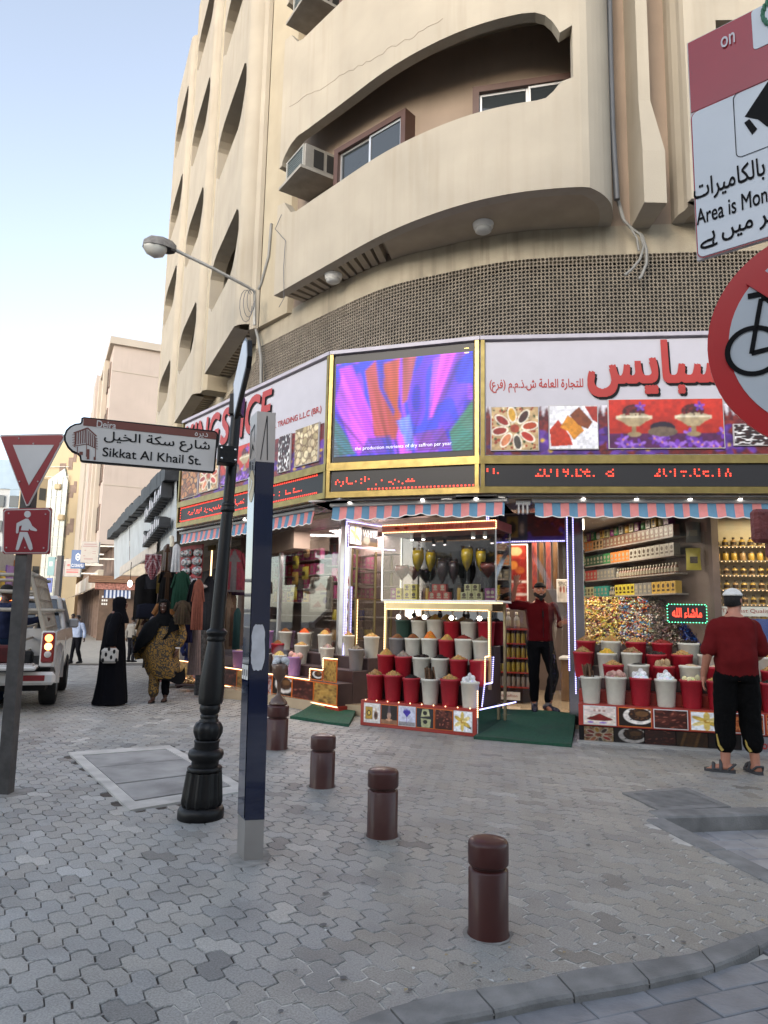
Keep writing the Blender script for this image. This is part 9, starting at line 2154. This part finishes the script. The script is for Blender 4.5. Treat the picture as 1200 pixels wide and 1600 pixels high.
mb=P.mb(); n=40; v=[]; R=[(1.47,.12,.10,0,0),(1.42,.22,.15,.0,0),(1.32,.31,.20,.03,0),(1.18,.37,.24,.06,0),(1.04,.36,.26,.13,0),(.93,.26,.22,.26,-.02)]
for j,(z,rx,ry,ox,oy) in enumerate(R):
 for i in range(n): a=6.2832*i/n; q=1+(.015+.02*j/5)*math.sin(8*a+j*.6); dz=.0 if j<3 else (-.05*(j-2)*math.cos(a)*.9+ .02*math.sin(5*a)); v.append((ox+rx*q*math.cos(a),oy+ry*q*math.sin(a),z+dz))
fs=[(j*n+i,(j+1)*n+i,(j+1)*n+(i+1)%n,j*n+(i+1)%n) for j in range(len(R)-1) for i in range(n) if not (j>=3 and (2.2<6.2832*(i+.5)/n<4.1)) and not (j>=1 and 1.62<6.2832*(i+.5)/n<2.1)]
mb.add(v,fs,sm=True); mb.build('black_shawl',m_sh,parent=P.t)
mb=P.mb();
def tail(u,w_): return (.30+.25*u-.08*w_,.02+.04*math.sin(u*6),1.06-.32*w_+.06*u-.10*u*w_)
mb.grid(tail,10,8); mb.build('shawl_corner',mg,parent=P.t)
def hem(u,w_): a=2.6+2.4*u; return (-.08+.30*math.cos(a)*(1+.1*w_),.20*math.sin(a)*-1.0*(1+.1*w_)*.9,.55-.20*w_+.04*math.sin(u*9))
mb=P.mb(); mb.grid(hem,16,6); mb.build('trailing_hem',m_sh,parent=P.t)
hijab(P,m_sh,.6,.26,.2); P.face(brow='120c0a',lip='4a2320',smile=True)
mb=P.mb(); w_=Vector(aL[1]).lerp(Vector(aL[2]),.92); mb.tube([tuple(w_+Vector((0,0,.0))+Vector((.034*math.cos(t),.034*math.sin(t),0))) for t in [6.283*i/12 for i in range(13)]],.009,6); mb.build('wrist_watch',m_white,parent=P.t)
mb=P.mb(); hc=P.M.inverted()@P.HM.to_translation();
for sg in (-1,1): mb.tube([(hc.x+sg*.035+.026*math.cos(t),hc.y+.10+.012*math.sin(t),hc.z+.105+.014*math.sin(t)) for t in [6.283*i/10 for i in range(11)]],.005,5)
mb.build('sunglasses',m_blk,parent=P.t)
for l,d in (((.10,.10,.08),(.05,1,0)),((-.06,-.08,.10),(0,1,0))):
 f=Vector((l[0],l[1],0)); d=Vector(d).normalized(); sd=Vector((-d.y,d.x,0)); mb=P.mb(); out=((-.07,.025),(0,.036),(.08,.04),(.15,.03)); Q=[tuple((f+d*u+sd*q).to_2d()) for u,q in out]+[tuple((f+d*u-sd*q).to_2d()) for u,q in out[::-1]]; mb.prism(Q,0,.022); mb.tube([tuple(f+d*.08+sd*.04+Vector((0,0,.02))),tuple(f+d*.07+Vector((0,0,.066))),tuple(f+d*.08-sd*.04+Vector((0,0,.02)))],.012,6); mb.build('sandal',m_blk,parent=P.t)
def walker(label,loc,H,face,shirt,trou,skinc,arms,legs,vox=.014,hairc='0c0908',group=None):
 P=Person(label,loc,H,face,group); b=P.mb(); P.head(b,(0,.03,1.635)); limb(b,[(0,-.01,1.45),(0,.0,1.55)],[.057,.053]); P.torso(b)
 for a in arms: limb(b,*chain(*a,.047,.041,.027)); hand(b,a[2],Vector(a[2])-Vector(a[1])+Vector((0,0,-.05)),(0,1,.2),.06,.6)
 for l in legs: limb(b,*chain(*l,.082,.056,.04)); limb(b,[(l[2][0],l[2][1],.05),(l[2][0],l[2][1]+.13,.035)],[.036,.03])
 remesh(b,.010,'body',skin(label[:9],skinc),P.t)
 j=P.mb(); P.torso(j,.016,.92,1.48);
 for a in arms: limb(j,*chain(a[0],a[1],Vector(a[1]).lerp(Vector(a[2]),.9),.062,.056,.045))
 limb(j,[(0,0,1.44),(0,.005,1.50)],[.075,.064]); remesh(j,vox,'shirt',fab('s'+shirt,shirt),P.t)
 tr=P.mb(); P.torso(tr,.012,.86,.98)
 for l in legs: limb(tr,*chain((l[0][0],l[0][1],.92),l[1],(l[2][0],l[2][1],.10),.10,.075,.06))
 remesh(tr,vox,'trousers',fab('t'+trou,trou),P.t)
 for l in legs: P.shoe(l[2],(.05,1,0),m_blk)
 P.face(); P.hcap('hair',mat('hair_w'+hairc,hairc,.85),-.02,1.05,front=.09); return P
hang=[((.19,0,1.42),(.25,-.02,1.15),(.24,.05,.92)),((-.19,0,1.42),(-.25,-.05,1.15),(-.26,-.02,.92))]; stride=[((.085,0,.9),(.09,.09,.50),(.09,.12,.09)),((-.085,0,.9),(-.09,.02,.49),(-.09,-.17,.13))]; stand=[((.085,0,.9),(.09,.02,.49),(.09,0,.08)),((-.085,0,.9),(-.09,.01,.49),(-.09,-.02,.08))]
p=atg(117,1037); walker('man in a pale blue shirt and black trousers walking towards us down the street',p,72/FPX*p.y*1.02,math.pi-.25,'8c98b0','0b0c12','4a2f22',[((.19,0,1.42),(.24,-.02,1.16),(.20,.10,.94)),((-.19,0,1.42),(-.27,-.04,1.16),(-.33,.02,.94))],stride)
p=atg(95,1034); PW=walker('man in a pale pink shirt seen from behind, black pack slung on his back',(p.x,p.y,p.z),72/FPX*p.y,-.45,'8f7c82','0e0e12','3e281d',hang,stride)
mb=PW.mb(); mb.box(-.17,.17,-.30,-.13,1.02,1.40,.05); mb.build('black_pack',m_blk,parent=PW.t)
p=atg(204,1035); walker('person in a grey top half hidden behind the woman in the black robe',(p.x,p.y,p.z),1.66,-.4,'7a7874','15161c','3e281d',hang,stand)
p=atg(110,1020); walker('distant person in a dark red top near the market stalls',(p.x,p.y,p.z),1.68,math.pi,'3a1418','121216','3e281d',hang,stand)
p=atz(-8,1099,0); walker('man in a blue shirt and jeans leaning on the pickup, cut by the left edge',(p.x,p.y,0),1.80,-.55,'22283f','1c2b40','6a4633',[((.19,0,1.42),(.30,.16,1.20),(.30,.40,1.24)),((-.19,0,1.42),(-.25,.05,1.16),(-.2,.25,1.1))],stand)
# ================================================================ WHITE PICKUP
m_car=mat('white_car_paint',(.52,.51,.49),.25,var=.05,vsc=3,coat=.6,grime=.25,stc=(.3,.26,.2)); m_tyre=mat('tyre_rubber',(.009,.009,.0095),.85,var=.15,bump=.3,bsc=60); m_rack=mat('rack_paint',(.30,.27,.22),.5,var=.15,vsc=6,grime=.4,stc=(.2,.14,.08))
m_tlr=mat('tail_lamp_red',(.35,.01,.008),.2,emit=.8,ecol=(1,.08,.03),var=0,coat=1); m_tlo=mat('tail_lamp_lit',(.9,.25,.05),.2,emit=4,ecol=(1,.18,.04),var=0); m_tla=mat('tail_lamp_amber',(.8,.4,.1),.2,emit=2.2,ecol=(1,.42,.12),var=0); m_tlc=mat('tail_lamp_clear',(.4,.38,.36),.15,coat=1)
wp_=atz(86,1099,0); fw=Vector((-.355,.935)).normalized(); rg=Vector((fw.y,-fw.x)); O=Vector((wp_.x,wp_.y))-fw*.95
PU=thing('pickup_truck','dusty white pickup with a steel carrying rack and lit tail lamp at the left edge','pickup truck',(O.x,O.y,0))
TM=Matrix(((rg.x,fw.x,0,O.x),(rg.y,fw.y,0,O.y),(0,0,1,0),(0,0,0,1)))
def tmb(): m=MB(); m.M=TM; return m
WD=1.72
def sidewall(x0,x1,name):
 mb=tmb(); arch=[(.95+.44*math.cos(a),.36+.44*math.sin(a)) for a in [math.pi*i/10 for i in range(11)]]
 P=[(.02,.62),(.5,.5)]+[p for p in arch[::-1] if p[1]>.5]+[(1.9,.5),(2.45,.5),(2.45,1.12),(.04,1.12)]
 n=len(P); v=[(x0,y,z) for y,z in P]+[(x1,y,z) for y,z in P]; mb.add(v,[tuple(range(n)),tuple(range(n,2*n))[::-1]]+[(i,n+i,n+(i+1)%n,(i+1)%n) for i in range(n)]); return mb.build(name,m_car,parent=PU)
sidewall(-.07,.0,'bed_side'); sidewall(-WD,-WD+.07,'bed_side')
for sx_,x0 in ((1,0),(-1,-WD)):
 mb=tmb(); A=[math.pi*i/12 for i in range(13)]; v=[]
 for a in A:
  for (r,dx) in ((.43,.0),(.45,.055),(.52,.05),(.58,.0)): v.append((x0+sx_*dx,.95+r*math.cos(a),.36+r*math.sin(a)))
 mb.add(v,[(i*4+j,i*4+j+1,(i+1)*4+j+1,(i+1)*4+j) for i in range(12) for j in range(3)],sm=True); mb.build('wheel_arch',m_car,parent=PU)
mb=tmb(); mb.box(-WD+.05,-.05,.05,2.45,.58,.64); mb.build('bed_floor',m_blk,parent=PU); mb=tmb(); mb.box(-WD+.05,-.05,2.40,2.46,.6,1.1); mb.build('bed_front',m_car,parent=PU)
for x in (-.2,-WD+.02): mb=tmb(); mb.box(x,x+.18,-.02,.08,.62,1.13,.02); mb.build('rear_corner',m_car,parent=PU)
def lamp(x):
 mb=tmb(); mb.box(x,x+.165,-.05,.02,.68,1.11,.02); o=mb.build('tail_lamp',mat('lamp_housing_red',(.16,.008,.008),.15,coat=1,var=0),parent=PU)
 for z,m,r in ((1.03,m_tlo,.055),(.91,m_tla,.055),(.80,m_tlc,.05)): mb=tmb(); mb.ball((x+.085,-.045,z),r,14,8,ry=.35); mb.build('lamp_bowl',m,parent=o)
lamp(-.18); lamp(-WD+.02)
mb=tmb(); mb.box(-WD-.02,.03,-.16,.06,.38,.56,.04); mb.build('bumper',m_car,parent=PU); mb=tmb(); mb.box(-.42,-.10,-.168,-.15,.44,.52,.006); mb.build('reflector',mat('reflector_red',(.20,.012,.015),.2,coat=.5),parent=PU)
mb=tmb(); mb.box(-WD+.2,-.2,-.42,-.0,.60,.66,.02); mb.box(-WD+.25,-.25,-.40,-.04,.66,.68,.005); mb.build('lowered_tailgate',m_car,parent=PU)
mb=tmb(); mb.box(-WD+.1,-.1,.1,2.3,.28,.42); mb.box(-.95,-.75,-.1,4.6,.25,.4); mb.build('chassis',m_blk,parent=PU,kind='stuff')
for x,y in ((-.11,.95),(-WD+.11,.95),(-.11,3.85),(-WD+.11,3.85)):
 mb=MB(); mb.M=TM@Matrix.Translation((x,y,.35+gz(*(Vector((O.x,O.y))+fw*y))))@Matrix.Rotation(math.pi/2,4,'Y'); mb.lathe([(.20,-.11),(.30,-.12),(.345,-.10),(.355,-.05),(.355,.05),(.345,.10),(.30,.12),(.20,.11)],30,caps=False); o=mb.build('wheel',m_tyre,parent=PU)
 mb2=MB(); mb2.M=mb.M; mb2.lathe([(.001,.06),(.07,.07),(.09,.05),(.17,.05),(.205,.10),(.21,.115),(.21,-.11),(.001,-.10)],24,caps=False); mb2.build('rim',m_gal,parent=o)
def cabring(z,y0,y1,ins): return [(-ins,y0,z),(-WD+ins,y0,z),(-WD+ins,y1,z),(-ins,y1,z)]
mb=tmb(); R=[cabring(.42,2.5,4.9,.02),cabring(.9,2.5,4.95,-.01),cabring(1.08,2.5,4.9,.02),cabring(1.10,2.5,4.4,.03)]
for a,b in zip(R[:-1],R[1:]): mb.add(a+b,[(i,4+i,4+(i+1)%4,(i+1)%4) for i in range(4)])
mb.add(R[0],[(0,1,2,3)]); mb.add(R[-1],[(3,2,1,0)]); mb.build('cab_body',m_car,parent=PU)
mb=tmb(); ca_=cabring(1.10,2.52,4.3,.05); cb_=cabring(1.62,2.68,3.72,.17); mb.add(ca_+cb_,[(i,4+i,4+(i+1)%4,(i+1)%4) for i in range(4)]); mb.build('cab_glass',mat('tinted_glass',(.02,.025,.03),.04,spec=.9,var=0),parent=PU)
mb=tmb(); mb.add(cabring(1.615,2.66,3.74,.16)+cabring(1.68,2.78,3.6,.22),[(i,4+i,4+(i+1)%4,(i+1)%4) for i in range(4)]+[(7,6,5,4),(0,1,2,3)]); mb.build('roof',m_car,parent=PU)
for i in range(4):
 a=Vector(ca_[i]);b=Vector(cb_[i]); mb=tmb(); mb.tube([tuple(a),tuple(b)],.045,8); mb.build('cab_pillar',m_car,parent=PU)
mb=tmb(); mb.box(-1.25,-.9,2.66,2.70,1.57,1.62,.008); mb.build('high_brake_lamp',m_tlo,parent=PU)
for x in (-.05,-WD-.13): mb=tmb(); mb.box(x,x+.18,4.1,4.2,1.08,1.26,.03); mb.build('door_mirror',m_car,parent=PU)
mb=tmb(); mb.add([(-.02,4.9,.5),(-WD+.02,4.9,.5),(-WD+.1,5.3,.5),(-.1,5.3,.5),(-.03,4.9,1.02),(-WD+.03,4.9,1.02),(-WD+.1,5.3,.86),(-.1,5.3,.86)],[(0,1,2,3),(7,6,5,4),(0,4,5,1),(1,5,6,2),(2,6,7,3),(3,7,4,0)]); mb.build('bonnet',m_car,parent=PU)
def rail(p,q,r=.028,name='rack_rail'): mb=tmb(); mb.tube([p,q],r,8); mb.build(name,m_rack,parent=PU)
for y in (.15,2.5):
 for z in (1.42,1.68,1.92): rail((-WD+.0,y,z),(-.32 if z>1.6 else -.05,y,z))
 rail((-.05,y,.66),(-.42,y,1.95),.032,'rack_upright'); rail((-.55,y,.68),(-.42,y,1.95),.032,'rack_upright'); rail((-WD+.1,y,1.1),(-WD+.1,y,1.92),.03,'rack_upright')
for k in range(6):
 t=(k+.2)/6; rail((-.05-.37*t,.15,.70+1.25*t),(-.05-.37*t,2.5,.70+1.25*t),.02,'rack_bar'); rail((-.55+.13*t,.15,.70+1.25*t),(-.55+.13*t,2.5,.70+1.25*t),.02,'rack_bar')
for k in range(8): y=.35+.29*k; rail((-.06,y,.72),(-.41,y,1.94),.016,'rack_bar')
rail((-.42,.1,1.95),(-.42,2.6,1.95),.035)
rc=random.Random(4)
for k,(x,y,z,c) in enumerate(((-.45,.3,.66,'0c0c0d'),(-.75,.45,.66,'4a1414'),(-1.05,.35,.66,'14203a'),(-.6,.8,.66,'101012'),(-.95,.9,.66,'5a2a14'))):
 mb=tmb(); mb.box(x-.16,x+.14,y-.14,y+.14,.645,.645+.18+.08*(k%3),.03); o=mb.build('cargo_bundle',mat('cargo_'+c,c,.8,var=.3,vsc=9),label=f'{["black","dark red","navy","second black","rust brown"][k]} bundle lying in the pickup bed behind the rack',cat='bundle',group='bundles in the pickup bed')
